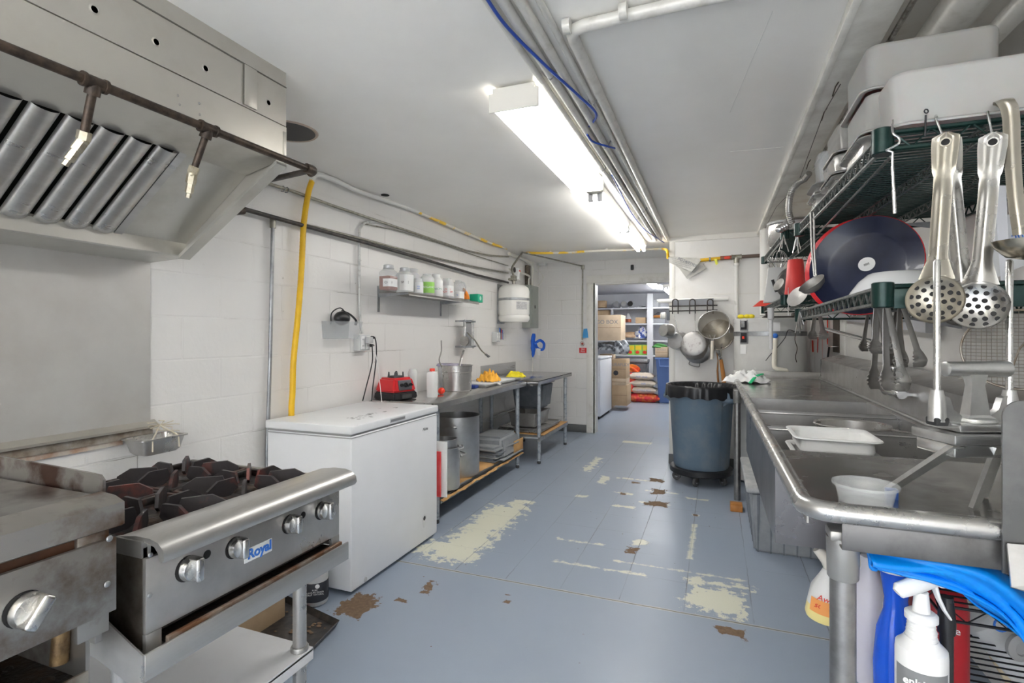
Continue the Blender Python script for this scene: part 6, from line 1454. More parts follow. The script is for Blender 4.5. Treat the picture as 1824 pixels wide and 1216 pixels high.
# bag
b = MB(); rings = []; random.seed(6)
ph = [(random.randint(5, 30), random.uniform(0, 6.3), random.uniform(.4, 1)) for _ in range(8)]
for (r_, z_, am) in ((.302, z1 - .095, .010), (.304, z1 - .06, .006), (.303, z1 - .01, .003), (.300, z1 + .010, .002), (.285, z1 + .008, .002), (.27, z1 - .02, .01), (.22, z1 - .20, .03), (.1, z1 - .34, .03), (.01, z1 - .36, 0)):
    rings.append([b.b.verts.new((bc.x + (r_ + am * sum(c_ * sin(f_ * 2 * pi * j / 120 + p_) for f_, p_, c_ in ph) / 4) * cos(2 * pi * j / 120), bc.y + (r_ + am * sum(c_ * sin(f_ * 2 * pi * j / 120 + p_) for f_, p_, c_ in ph) / 4) * sin(2 * pi * j / 120),
        z_ + (1.4 * am * sum(c_ * cos(f_ * .5 * 2 * pi * j / 120 + p_) for f_, p_, c_ in ph) / 3 if z_ < z1 - .09 else 0))) for j in range(120)])
for i in range(len(rings) - 1):
    for j in range(120): b.b.faces.new([rings[i][j], rings[i][(j + 1) % 120], rings[i + 1][(j + 1) % 120], rings[i + 1][j]])
b.build('bin_liner', black_film, t, ang=180)
# ================================================================ SINK
SY0_, SY1_, SZR = 1.285, 4.88, .955
SHR = M4(((1, -.0109, 0, .0109 * 1.3), (0, 1, 0, 0), (0, .0095, 1, -.0095 * 1.3), (0, 0, 0, 1)))
def sb(b, name, m, par, **k): b.move(SHR); return b.build(name, m, par, **k)
sink_m = mat('sink_steel', (.45, .445, .435), .26, .8, (.36, .35, .34), 5, rough2=.42)
sink_deck = mat('sink_deck_steel', (.52, .515, .50), .15, .95, (.40, .39, .375), 6, (1, 1, 1), rough2=.32, bump=.15, bscale=5)
t = SINK = thing('three_compartment_sink', (.5, 3, 0), 'long stainless steel three-basin sink with rolled rim along the right wall', 'sink')
BX0, BX1, XBK = .195, .80, .832
DZ_ = .925
bas = [(1.955, 2.425), (2.455, 2.90), (2.93, 3.395)]
b = MB()
b.box(BX0 - .01, XBK, SY0_ + .01, bas[0][0], DZ_ - .004, DZ_); sb(b, 'near_drainboard', sink_deck, t)
b = MB(); b.box(BX0 - .01, XBK, bas[2][1], SY1_, DZ_ - .004, DZ_); sb(b, 'far_drainboard', sink_deck, t)
b = MB(); 
b.box(BX0 - .01, BX0 + .012, bas[0][0], bas[2][1], DZ_ - .01, DZ_); b.box(BX1 - .004, XBK, bas[0][0], bas[2][1], DZ_ - .01, DZ_)
sb(b, 'basin_ledge', sink_m, t)
for i, (y0, y1) in enumerate(bas):
    b = MB(); x0, x1, zb_ = BX0 + .008, BX1, .62
    top, bot = [(x0, y0), (x1, y0), (x1, y1), (x0, y1)], [(x0 + .008, y0 + .01), (x1 - .01, y0 + .01), (x1 - .01, y1 - .01), (x0 + .008, y1 - .01)]
    ya = DZ_ - .002
    b.poly([(p[0], p[1], ya) for p in top] + [(p[0], p[1], zb_) for p in bot], [[0, 1, 5, 4], [1, 2, 6, 5], [2, 3, 7, 6], [3, 0, 4, 7], [4, 5, 6, 7]])
    b.thick(.0025); sb(b, 'basin', sink_m, t, ang=25)
    b = MB(); b.lathe([(.045, zb_ + .004), (.04, zb_ + .002), (.001, zb_ + .001)], ((x0 + x1) / 2, (y0 + y1) / 2, 0), 20); sb(b, 'drain', dark, t)
for y in (2.44, 2.915):
    b = MB(); b.box(BX0 + .005, BX1, y - .017, y + .017, .905, .915, .004); sb(b, 'divider', sink_m, t)
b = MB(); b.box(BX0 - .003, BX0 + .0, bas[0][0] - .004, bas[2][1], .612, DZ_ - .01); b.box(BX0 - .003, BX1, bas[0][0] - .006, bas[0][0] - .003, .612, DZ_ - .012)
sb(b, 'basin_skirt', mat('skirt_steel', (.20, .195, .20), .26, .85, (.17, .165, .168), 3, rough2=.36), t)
# rolled rim left side, near side with rounded corner
rr = .0215; rx = BX0 - .012; ry = SY0_ + .006
path = [(rx, SY1_, SZR - rr), (rx, 3, SZR - rr), (rx, ry + .07, SZR - rr)] + [(rx + .05 * (1 - cos(a)), ry + .05 * (1 - sin(a)), SZR - rr) for a in [pi / 2 * k / 6 for k in range(7)]]
path = [(rx, SY1_, SZR - rr), (rx, 3, SZR - rr)] + [(rx + .055 - .055 * cos(a), ry + .055 - .055 * sin(a), SZR - rr) for a in [pi / 2 * k / 8 for k in range(9)]] + [(.6, ry, SZR - rr), (XBK, ry, SZR - rr)]
b = MB(); b.tube(path, rr, 20); sb(b, 'rolled_rim', mat('rim_steel', (.50, .495, .48), .22, .85, (.46, .45, .435), 9, rough2=.34), t)
b = MB(); b.prism([(rx + .012, bas[2][1] + 1.4, DZ_ - .006), (rx + .012, ry + .02, DZ_ - .006), (rx + .012, ry + .02, DZ_ + .01), (rx + .012, SY1_, DZ_ + .012)], (.010, 0, 0)); sb(b, 'rim_inner_edge', sink_m, t)
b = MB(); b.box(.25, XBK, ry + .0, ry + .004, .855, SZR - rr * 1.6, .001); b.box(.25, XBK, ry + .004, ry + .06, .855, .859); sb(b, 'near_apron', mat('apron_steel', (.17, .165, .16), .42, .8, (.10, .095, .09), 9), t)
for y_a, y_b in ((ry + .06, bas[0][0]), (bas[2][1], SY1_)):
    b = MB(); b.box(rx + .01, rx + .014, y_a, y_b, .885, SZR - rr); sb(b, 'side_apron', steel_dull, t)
b = MB(); b.box(rx, XBK, SY1_ - .006, SY1_, DZ_ - .01, DZ_ + .055, .002); sb(b, 'far_end_splash', steel_dull, t)
b = MB(); b.prism([(XBK, SY0_, DZ_ - .01), (XBK, SY0_, 1.085), (XBK + .035, SY0_, 1.10), (XR - .002, SY0_, 1.125), (XR - .002, SY0_, 1.11), (XBK + .035, SY0_, 1.09), (XBK + .006, SY0_, 1.08), (XBK + .006, SY0_, DZ_ - .01)], (0, SY1_ - SY0_, 0))
sb(b, 'backsplash', sink_m, t, ang=20)
b = MB(); b.tube([(XBK - .004, SY0_, DZ_ + .006), (XBK - .004, SY1_, DZ_ + .006)], .008, 10); sb(b, 'cove_bead', sink_m, t)
# side splash plate at the near right
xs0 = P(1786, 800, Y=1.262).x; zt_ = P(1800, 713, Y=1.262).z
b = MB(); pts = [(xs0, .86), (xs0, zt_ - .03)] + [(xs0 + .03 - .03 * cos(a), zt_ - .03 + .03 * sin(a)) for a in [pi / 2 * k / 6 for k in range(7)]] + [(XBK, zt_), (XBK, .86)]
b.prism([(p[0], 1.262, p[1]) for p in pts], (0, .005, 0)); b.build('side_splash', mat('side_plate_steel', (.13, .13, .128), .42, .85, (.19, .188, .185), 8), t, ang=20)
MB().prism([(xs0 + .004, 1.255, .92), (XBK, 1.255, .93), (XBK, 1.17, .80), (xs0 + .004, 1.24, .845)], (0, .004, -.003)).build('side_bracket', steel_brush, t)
for x, y in ((.262, 1.345), (.16, 4.55), (.78, 1.36), (.78, 4.55)):
    l = MB().cyl((x, y, 0), (x, y, .86), .0255, n=28).build('leg', mat('sink_leg_steel', (.34, .33, .32), .36, .9, (.24, .235, .23), 18), t)
    MB().tube([(x, y, .775), (x, y, .778), (x, y, .864), (x, y, .866)], [.0285, .0305, .0325, .0325], 28).build('leg_collar', steel_dull, l)
    MB().box(x - .03, x + .04, y - .03, y + .03, .862, .885, .006).build('leg_bracket', steel_dull, l)
MB().tube(bez([(.47, 2.15, .61), (.47, 2.15, .53), (.47, 2.25, .50), (.47, 2.6, .50), (.47, 3.0, .50)], 5), .024, 12).build('drain_pipe', pvc, t)
# faucet
def PX_(px, py, X): return P(px, py, X=X)
t = thing('sink_faucet', PX_(1632, 702, XBK), 'chrome wall faucet with lever taps and long swing spout above the basins', 'faucet')
f0 = PX_(1633, 703, XBK); 
MB().lathe([(.030, 0), (.030, .004), (.02, .012)], n=28, m=frame(f0 - V((.001, 0, 0)), (0, 1, 0), (0, 0, 1)) @ M4.Rotation(pi, 4, 'X')).build('flange', chrome, t)
fy = f0.y; fx = XBK - .06
MB().tube([f0, V((fx + .02, fy, f0.z))], .012, 6).build('inlet_nut', chrome, t)
bo = MB(); bo.tube([(fx, fy - .02, f0.z), (fx, fy, f0.z), (fx, fy + .05, f0.z), (fx, fy + .10, f0.z), (fx, fy + .16, f0.z), (fx, fy + .20, f0.z)], [.02, .025, .018, .024, .018, .026], 18); bo.build('valve_body', chrome, t)
f1 = V((XBK, fy + .20, f0.z)); MB().lathe([(.030, 0), (.030, .004), (.02, .012)], n=28, m=frame(f1 - V((.001, 0, 0)), (0, 1, 0), (0, 0, 1)) @ M4.Rotation(pi, 4, 'X')).build('flange', chrome, t)
MB().tube([f1, V((fx, fy + .20, f0.z))], .012, 6).build('inlet_nut', chrome, t)
for k, y_ in enumerate((fy, fy + .20)):
    MB().tube([(fx, y_, f0.z), (fx, y_, f0.z + .045), (fx, y_, f0.z + .055)], [.016, .016, .01], 14).build('tap_stem', chrome, t)
    MB().box(fx - .07, fx + .012, y_ - .008, y_ + .008, f0.z + .052, f0.z + .064, .004).build('tap_lever', chrome_dull, t)
yc = fy + .10
MB().tube([(fx, yc, f0.z), (fx, yc, f0.z + .09), (fx, yc, f0.z + .10), (fx, yc, f0.z + .115)], [.015, .015, .022, .022], 16).build('spout_base', chrome, t)
s0 = V((fx, yc, f0.z + .12)); s1 = PX_(1566, 628, fx)
MB().tube(bez([s0, s0 + V((0, .02, .04)), V((fx - .01, yc + .20, P(1540, 612, Y=yc + .2).z + .0)), P(1468, 585, Y=yc + 1.15)], 6), .011, 14).build('spout', chrome, t)
# towel
q = P(1345, 682, Z=.955)
TW = V((P(1345, 684, Z=.96).x, 4.35, .925 + .029))
cloth('towel', (.225, 4.42, .956), .16, .17, .10, rag, 'white towel with green edge stripe crumpled on the far drainboard', 21, cat='towel')
t = bpy.data.objects['towel']
MB().tube(bez([V((.235, 4.23, .962)), V((.265, 4.28, .995)), V((.30, 4.34, 1.015)), V((.33, 4.40, 1.02))], 6), .014, 8, flat=(.4, 1)).build('green_stripe', mat('towel_green', (.02, .45, .18), .9), t)
# food boxes standing in the first basin
def food_box(c, wx, wy, h, label, inv=False, m=plastic_tub, rim=.014, group=None, name='food_box', taper=.02, rot=0):
    t = thing(name, c, label, 'food box', group)
    b = MB(); mm = M4.Translation(c) @ M4.Rotation(rot, 4, 'Z') @ (M4.Translation((0, 0, h)) @ M4.Scale(-1, 4, (0, 0, 1)) if inv else M4.Identity(4))
    def ring(hx, hy, z, r, n=7):
        return [mm @ V((sx * (hx - r) + r * cos(R(a0 + 90 * i / (n - 1))), sy * (hy - r) + r * sin(R(a0 + 90 * i / (n - 1))), z)) for sx, sy, a0 in ((1, 1, 0), (-1, 1, 90), (-1, -1, 180), (1, -1, 270)) for i in range(n)]
    hx, hy = wx / 2, wy / 2; r = .035; k = taper
    seq = [(hx - k - .012, 0, r), (hx - k - .003, .004, r), (hx - k, .014, r), (hx - .008 - rim, h - .012, r), (hx - .005 - rim, h - .008, r), (hx - .003, h - .008, r * 1.1), (hx, h - .004, r * 1.1), (hx - .002, h, r * 1.1), (hx - rim, h - .001, r), (hx - rim - .011, h - .012, r), (hx - k - .004, .014, r), (hx - k - .014, .006, r * .8)]
    rg = [[b.b.verts.new(p) for p in ring(a, a - hx + hy, z, q_)] for a, z, q_ in seq]
    n = len(rg[0])
    for i in range(len(rg) - 1):
        for j in range(n): b.b.faces.new([rg[i][j], rg[i][(j + 1) % n], rg[i + 1][(j + 1) % n], rg[i + 1][j]])
    b.b.faces.new(rg[0][::-1]); b.b.faces.new(rg[-1]); b.build('box_body', m, t, ang=50)
    return t
sc = V((.392, 2.19, 0)); ys = 2.19
G = 'white food boxes stacked in the near basin'
cy_ = 2.19
food_box(V((.39, cy_, .632)), .27, .28, .15, 'lowest white food box of the stack in the near basin', group=G, m=plastic_white)
food_box(V((.39, cy_, .785)), .275, .285, .115, 'middle white food box of the stack in the near basin', group=G, m=plastic_white)
food_box(V((.39, cy_, .902)), .27, .28, .055, 'topmost shallow white food box in the near basin', group=G, m=plastic_white)
# sieve pan in the middle basin
q = V((.555, 2.68, .80)); t = thing('steel_colander', q, 'round steel colander with handle resting in the middle basin', 'colander')
MB().lathe([(.10, .80), (.135, .85), (.14, .915), (.147, .92), (.145, .926), (.136, .92), (.13, .85), (.001, .806)], (q.x, q.y, 0), 48).build('bowl', steel, t)
MB().tube([(q.x + .13, q.y - .08, .918), (q.x + .17, q.y - .12, .915), (q.x + .215, q.y - .17, .91)], [.012, .016, .014], 10, flat=(.4, 1)).build('handle', steel, t)
# ---------------------------------------------------------------- deli container and vegetable press on the near drainboard
q = P(1541, 897, Z=DZ_); t = thing('deli_container', q, 'shallow clear plastic deli container on the near drainboard', 'container')
MB().lathe([(.048, 0), (.052, .003), (.060, .040), (.0665, .042), (.0665, .048), (.063, .048), (.058, .041), (.050, .006), (.001, .004)], q, 40).build('container_body', clear, t)
dd = 1.14
A, B2 = P(1669, 600, d=dd), P(1798, 600, d=dd); A.z = B2.z = 0; u = (B2 - A).normalized(); v = V((-u.y, u.x, 0)); C0 = (A + B2) / 2
t = PRESS = thing('vegetable_press', (C0.x, C0.y, DZ_), 'cast aluminium vegetable slicer press with two upright rods and T-shaped handle on the drainboard', 'press')
cast = mat('cast_aluminium', (.62, .62, .61), .36, .95, (.54, .54, .53), 30, bump=.1)
def pz(y, d=dd): return EYE + (CYP - y) * d / FPX
def PB(a0, a1, b0, b1, z0, z1, name, m=cast, bev=.004):
    mm = frame(C0, u, v); return MB().box(a0, a1, b0, b1, z0, z1, bev, m=mm).build(name, m, t)
hw = (B2 - A).length / 2
for s_, e_ in ((-1, 'l'), (1, 'r')):
    p = C0 + u * hw * s_
    MB().tube([(p.x, p.y, pz(752)), (p.x, p.y, pz(466)), (p.x, p.y, pz(462))], [.0068, .0068, .004], 16).build('guide_rod', chrome_dull, t)
    MB().tube([(p.x, p.y, pz(750)), (p.x, p.y, pz(710)), (p.x, p.y, pz(694))], [.017, .015, .011], 16).build('rod_socket', cast, t)
    MB().prism([p + u * .0 - v * .008 + V((0, 0, pz(700))), p - u * s_ * .022 - v * .008 + V((0, 0, pz(708))), p - u * s_ * .03 - v * .008 + V((0, 0, pz(728))), p - u * s_ * .048 - v * .008 + V((0, 0, pz(740))), p - u * s_ * .048 - v * .008 + V((0, 0, pz(752))), p - v * .008 + V((0, 0, pz(752)))], v * .016).build('carriage_wing', cast, t)
PB(-hw - .014, -hw + .016, -.016, .016, pz(757), pz(742), 'rubber_stop', rubber)
PB(-hw + .012, hw + .02, -.045, .045, pz(764), pz(750), 'pusher_plate')
PB(-hw - .012, hw + .03, -.06, .06, pz(783), pz(766), 'top_plate')
PB(-hw - .006, hw + .03, -.052, .052, pz(806), pz(784), 'blade_frame', mat('blade_frame', (.72, .72, .71), .25, .95))
h0 = C0 + u * (-.061); h1 = C0 + u * (.062); zc_ = pz(658, 1.12)
MB().tube([V((h0.x, h0.y, zc_)) - u * .002, V((h0.x, h0.y, zc_)), V((h1.x, h1.y, zc_)), V((h1.x, h1.y, zc_)) + u * .012, V((h1.x, h1.y, zc_)) + u * .014], [.012, .016, .0175, .0175, .013], 24).build('handle', cast, t)
st = MB(); c_ = C0 + u * .004
def q4(w0, w1, z): return [c_ + u * (-w0) - v * w1 + V((0, 0, z)), c_ + u * w0 - v * w1 + V((0, 0, z)), c_ + u * w0 + v * w1 + V((0, 0, z)), c_ + u * (-w0) + v * w1 + V((0, 0, z))]
L_ = [q4(.018, .012, zc_ - .012), q4(.014, .009, zc_ - .035), q4(.022, .013, pz(738)), q4(.03, .018, pz(744))]
st.poly(sum(L_, []), [[4 * i + j, 4 * i + (j + 1) % 4, 4 * i + 4 + (j + 1) % 4, 4 * i + 4 + j] for i in range(3) for j in range(4)] + [[0, 1, 2, 3], [12, 13, 14, 15]])
st.build('handle_stem', cast, t, ang=30)
MB().lathe([(.036, pz(752)), (.038, pz(748)), (.036, pz(744)), (.02, pz(742))], (c_.x, c_.y, 0), 32).build('stem_base', cast, t)
def splay(p0, p1, w_, th, name='leg'):
    d_ = (p1 - p0).normalized(); sd = d_.cross(v).normalized() if abs(d_.dot(v)) < .9 else u
    MB().prism([p0 - sd * w_ - v * th, p0 + sd * w_ - v * th, p1 + sd * w_ * .8 - v * th, p1 - sd * w_ * .8 - v * th], v * th * 2).build(name, cast, t)
zt2 = pz(786)
splay(C0 - u * (hw + .0) - v * .05 + V((0, 0, zt2)), P(1583, 872, Z=DZ_ + .014), .013, .008)
splay(C0 + u * .004 - v * .055 + V((0, 0, zt2)), P(1735, 903, Z=DZ_ + .005), .0095, .006)
splay(C0 + u * (hw + .02) + v * .04 + V((0, 0, zt2)), C0 + u * (hw + .03) + v * .10 + V((0, 0, DZ_ + .004)), .011, .007)
pq = P(1588, 880, Z=DZ_ + .012); MB().box(pq.x - .012, pq.x + .012, pq.y - .01, pq.y + .01, DZ_, DZ_ + .026, .003).build('rubber_foot', mat('blue_foot', (.03, .10, .35), .5), t)
# ---------------------------------------------------------------- under the sink
t = thing('storage_tote', (.42, 3.95, 0), 'grey ribbed tote with pale lid on the floor under the sink', 'tote')
b = MB(); frus(b, .44, .72, .50, .80, 0, .37, M4.Translation((.44, 3.86, 0)), .015); b.build('tote_body', grey_pl, t)
for i in range(6):
    x_ = .235 + .07 * i; MB().prism([(x_, 3.50, .0), (x_ + .008, 3.50, .0), (x_ + .012, 3.455, .36), (x_ - .004, 3.455, .36)], (0, .03, 0)).build('rib', grey_pl2, t)
for i in range(6):
    y_ = 3.55 + .12 * i; MB().prism([(.218, y_, .0), (.218, y_ + .012, .0), (.182, y_ + .016, .36), (.182, y_ - .004, .36)], (.03, 0, 0)).build('rib', grey_pl2, t)
MB().box(.17, .71, 3.43, 4.29, .37, .405, .012, seg=3).build('tote_lid', mat('lid_pale_grey', (.36, .37, .375), .5, 0, (.5, .5, .49), 16), t)
t = thing('grey_tub', (.42, 3.9, .405), 'smaller grey open tub standing on the tote lid under the sink', 'tub')
b = MB(); frus(b, .36, .5, .44, .6, 0, .14, M4.Translation((.44, 3.95, .407)), .02); b.box(.205, .675, 3.64, 4.26, .53, .548, .008); b.build('tub_body', grey_pl, t)
q = P(1314, 912, Z=0); tag(MB().box(q.x - .05, q.x + .035, q.y, q.y + .12, 0, .045, .003).build('wood_block', wood), 'short piece of orange-brown timber on the floor beside the grey tote', 'timber')
q = P(1480, 900, Y=4.6)
# wire cart with cleaning products
cart = thing('wire_rack', (.58, 1.6, 0), 'black wire rack holding cleaning bottles under the near end of the sink', 'rack')
def wshelf(par, x0, x1, y0, y1, z, m, step=.028, name='wire_deck', r=.0022, along='x'):
    b = MB()
    if along == 'x':
        n = int((y1 - y0) / step)
        for i in range(n + 1): y = y0 + (y1 - y0) * i / n; b.cyl((x0, y, z), (x1, y, z), r, n=5)
    else:
        n = int((x1 - x0) / step)
        for i in range(n + 1): x = x0 + (x1 - x0) * i / n; b.cyl((x, y0, z), (x, y1, z), r, n=5)
    return b.build(name, m, par)
def truss(par, p0, p1, h, m, n, r=.0035, name='truss', rz=.0018):
    p0, p1 = V(p0), V(p1); b = MB(); up = V((0, 0, h))
    b.cyl(p0, p1, r, n=6); b.cyl(p0 - up, p1 - up, r, n=6)
    pts = [p0 + (p1 - p0) * (i / n) - (up if i % 2 else V((0, 0, 0))) for i in range(n + 1)]
    b.tube(pts, rz, 5); return b.build(name, m, par)
q1_, q2_ = P(1686, 1100, Y=1.42), P(1737, 1100, Y=1.62)
cx0, cy0 = q1_.x, 1.42
x9 = .90
for x, y in ((cx0, cy0), (q2_.x, 1.72), (x9, cy0), (x9, 1.72)):
    zt3 = P(1686, 1062, Y=1.42).z
    l = MB().cyl((x, y, .02), (x, y, zt3), .0125, n=16).build('post', mat('post_black', (.035, .035, .038), .3, .3), cart)
    MB().tube([(x, y, zt3 - .08), (x, y, zt3 - .06), (x, y, zt3 - .03), (x, y, zt3 - .01)], [.016, .017, .015, .013], 16).build('sleeve', black_pl, l)
zc2 = P(1700, 1098, Y=1.42).z
wshelf(cart, cx0, x9, cy0, 1.72, zc2 + .02, black_wire, .03, r=.0022)
truss(cart, (cx0, cy0, zc2 + .02), (x9, cy0, zc2 + .02), .03, black_wire, 12); truss(cart, (cx0, 1.72, zc2 + .02), (x9, 1.72, zc2 + .02), .03, black_wire, 12); truss(cart, (cx0, cy0, zc2 + .02), (cx0, 1.72, zc2 + .02), .03, black_wire, 8)
zl2 = .41
wshelf(cart, .39, x9, 1.40, 2.02, zl2, black_wire, .03, r=.0025); truss(cart, (.39, 1.40, zl2), (x9, 1.40, zl2), .025, black_wire, 20); truss(cart, (.39, 1.40, zl2), (.39, 2.02, zl2), .025, black_wire, 20); truss(cart, (.39, 2.02, zl2), (x9, 2.02, zl2), .025, black_wire, 20)
for x, y in ((.39, 1.40), (.39, 2.02), (.9, 2.02)): MB().cyl((x, y, 0), (x, y, zl2 + .03), .0125, n=14).build('post', MT['post_black'], cart)
def trigger(par, c, s, m, ang):
    mm = M4.Translation(c) @ M4.Rotation(ang, 4, 'Z') @ M4.Scale(s, 4)
    b = MB(); b.tube([mm @ V(p) for p in ((-.055, 0, .03), (-.05, 0, .034), (-.02, 0, .043), (.02, 0, .052), (.04, 0, .054))], [.010, .017, .019, .016, .012], 14, flat=(1, .8)); b.build('spray_head', m, par)
    MB().box(.036, .062, -.011, .011, .040, .064, .003, m=mm).build('nozzle', m, par)
    MB().tube([mm @ V(p) for p in ((.028, 0, .045), (.038, 0, .015), (.052, 0, -.012), (.066, 0, -.032))], [.009, .007, .0055, .004], 8, flat=(.6, 1)).build('trigger', m, par)
    MB().tube([mm @ V((0, 0, -.012)), mm @ V((0, 0, .03))], [.0165 * s, .013 * s], 16).build('collar', m, par)
# white spray bottle
q = P(1640, 1180, Y=1.36); c = V((q.x, q.y, zl2 + .005))
c = V((P(1641, 1100, Y=1.375).x, 1.375, 0)); zt = lambda y, Y=1.375, px=1641: P(px, y, Y=Y).z
t = thing('spray_bottle', (c.x, c.y, zl2), 'white ribbed spray bottle with grey label in front under the sink', 'bottle')
zz = [zt(1216 + 40), zt(1180), zt(1165), zt(1130), zt(1120), zt(1095), zt(1088)]
MB().lathe([(.044, zl2 + .003), (.047, zl2 + .01), (.047, zt(1160)), (.046, zt(1150)), (.034, zt(1140)), (.030, zt(1134))] + [(.028 - .004 * i / 8 + (.0012 if i % 2 else 0), zt(1134 - 26 * i / 8)) for i in range(9)] + [(.026, zt(1104)), (.030, zt(1102)), (.030, zt(1092)), (.024, zt(1088))], c, 32).build('bottle_body', plastic_white, t, ang=25)
e = MB(); n_ = 18; za, zb2 = zt(1212), zt(1172)
e.grid(n_, 1, lambda i, j: V((c.x + .0476 * cos(R(-170 + 130 * i)), c.y + .0476 * sin(R(-170 + 130 * i)), za + (zb2 - za) * j - .01))); e.thick(.0005); lb = e.build('grey_label', mat('label_grey', (.22, .225, .23), .5), t)
nv = V((-.38, -.925, 0))
text('enlabs', .021, frame(c + nv * .0485 + V((0, 0, (za + zb2) / 2 - .008)), (.925, -.38, 0), (0, 0, 1)), ink_white, lb, bold=.0005)
trigger(t, V((c.x, c.y, zt(1078))), 1.0, plastic_white, R(24))
# blue bottle, white bottle, jug, red bottle, awesome bottle
c = V((P(1596, 1100, Y=1.50).x, 1.50, 0)); z_ = lambda y: P(1596, y, Y=1.5).z
t = thing('blue_spray_bottle', (c.x, c.y, zl2), 'deep blue curved bottle with white shoulder behind the white spray bottle', 'bottle')
MB().lathe([(.040, zl2 + .003), (.045, zl2 + .03), (.047, z_(1180)), (.040, z_(1120)), (.026, z_(1085)), (.024, z_(1065)), (.033, z_(1020)), (.035, z_(1016))], c, 32, sx=1, sy=.8).build('bottle_body', blue_liquid, t)
MB().lathe([(.036, z_(1017)), (.038, z_(1010)), (.036, z_(1003)), (.02, z_(998)), (.001, z_(998))], c, 32, sy=.8).build('cap', plastic_white, t)
c = V((P(1548, 1100, Y=1.62).x, 1.62, 0)); z_ = lambda y: P(1548, y, Y=1.62).z
t = thing('clear_spray_bottle', (c.x, c.y, zl2), 'frosted bottle of pale liquid directly behind the sink leg', 'bottle')
MB().lathe([(.045, zl2 + .003), (.05, zl2 + .012), (.05, z_(1085)), (.035, z_(1040)), (.018, z_(1010)), (.02, z_(990)), (.001, z_(985))], c, 32).build('bottle_body', mat('frost_lilac', (.66, .64, .70), .3, alpha=.85), t)
c = V((P(1584, 1080, Y=1.80).x, 1.80, 0)); z_ = lambda y: P(1584, y, Y=1.8).z
t = thing('white_bottle', (c.x, c.y, zl2), 'white bottle with rounded grip between the frosted and blue bottles', 'bottle')
MB().lathe([(.05, zl2 + .003), (.055, zl2 + .02), (.05, z_(1090)), (.02, z_(1040)), (.022, z_(1000)), (.001, z_(998))], c, 28).ball((c.x - .05, c.y - .03, z_(1080)), .03, (.8, .8, 1.3)).build('bottle_body', plastic_white, t)
c = V((P(1668, 1080, Y=1.62).x, 1.62, 0)); z_ = lambda y: P(1668, y, Y=1.62).z
t = thing('red_bottle', (c.x, c.y, zl2), 'dark red detergent bottle with white printing behind the wire rack post', 'bottle')
MB().lathe([(.055, zl2 + .003), (.06, zl2 + .02), (.06, z_(1070)), (.05, z_(1035)), (.03, z_(1020)), (.001, z_(1018))], c, 28, sq=3).build('bottle_body', mat('dark_red', (.38, .012, .02), .3), t)
nv = V((-.38, -.925, 0)); text('color\nvantage\nPro', .024, frame(c + nv * .067 + V((.015, 0, z_(1095))), (.925, -.38, 0), (0, 0, 1)), ink_white, t)
b = MB(); b.box(-.06, -.045, -.01, .01, z_(1050), z_(1015), .003, m=M4.Translation((c.x, c.y, 0))); b.build('white_neck', plastic_white, t)
a = P(1466, 1100, Y=2.0); tpv = P(1476, 990, Y=2.0)
t = thing('cleaner_bottle', a, 'white spray bottle of orange cleaner with red lettering hanging left of the sink leg', 'bottle')
ax = (tpv - a).normalized(); 
mm = frame(a + V((.012, 0, 0)), (1, 0, 0), V((0, 1, 0)))
ax = V((.12, 0, 1)).normalized(); x_ = V((0, 1, 0)).cross(ax).normalized(); mm = frame(a, x_, ax.cross(x_)); hh_ = (P(1470, 1012, Y=2.0).z - a.z)
bt = MB(); bt.lathe([(.050, 0), (.055, .012), (.053, .045)], n=28, m=mm); bt.build('bottle_base', mat('cleaner_yellow', (.85, .72, .30), .3), t)
MB().lathe([(.053, .045), (.048, hh_ * .62), (.03, hh_ * .85), (.02, hh_)], n=28, m=mm).build('bottle_body', plastic_white, t)
mt = mm @ frame(V((-.012, -.051, hh_ * .42)), V((1, -.2, 0)), (0, 0, 1)); text('Awe\nsome', .026, mt, ink_red, t, shear=.2)
e = MB(); e.grid(8, 1, lambda i, j: mm @ V((.0545 * cos(R(-150 + 100 * i)), .0545 * sin(R(-150 + 100 * i)), .03 + .045 * j))); e.build('orange_band', mat('orange_print', (.85, .35, .1), .5), t)
MB().tube([mm @ V((0, 0, hh_)), mm @ V((-.01, 0, hh_ + .03)), mm @ V((-.045, 0, hh_ + .06))], [.016, .022, .016], 12).build('spray_head', mat('aged_white', (.68, .64, .58), .5), t)
# blue rubber gloves draped under the near apron
def P2(px, py, Y): return P(px, py, Y=Y)
t = thing('rubber_glove', P2(1640, 1000, 1.36), 'pair of bright blue rubber gloves draped under the near edge of the sink', 'gloves')
def band(top, bot, Y, folds, seed, name, th=.004, amp=.016):
    T_, B_ = bez([P2(x, y, Y) for x, y in top], 8), bez([P2(x, y, Y) for x, y in bot], 8); n_ = min(len(T_), len(B_)); rnd = random.Random(seed); ph = [rnd.uniform(0, 6.3) for _ in range(4)]
    b = MB()
    def f(i, j):
        k = round(i * (n_ - 1)); p = T_[k].lerp(B_[k], j)
        p.y += amp * (sin(folds * pi * j + ph[0] + 2.2 * i) + .5 * sin(folds * 2.1 * pi * j + ph[1] - 3 * i)) - .02 * sin(pi * j); p.z += .004 * sin(9 * i + ph[2] + 4 * j); return p
    b.grid(n_ - 1, 18, f); b.thick(th); return b.build(name, blue_glove, t, ang=180)
band([(1536, 962), (1600, 969), (1680, 986), (1750, 1004), (1800, 1032), (1850, 1075)], [(1553, 1012), (1610, 1030), (1660, 1036), (1730, 1060), (1790, 1105), (1850, 1190)], 1.36, 2.2, 3, 'glove_front')
band([(1560, 975), (1630, 990), (1700, 1000), (1760, 1030), (1810, 1060), (1860, 1100)], [(1556, 1010), (1620, 1022), (1690, 1040), (1740, 1085), (1800, 1120), (1850, 1160)], 1.40, 3, 5, 'glove_back')
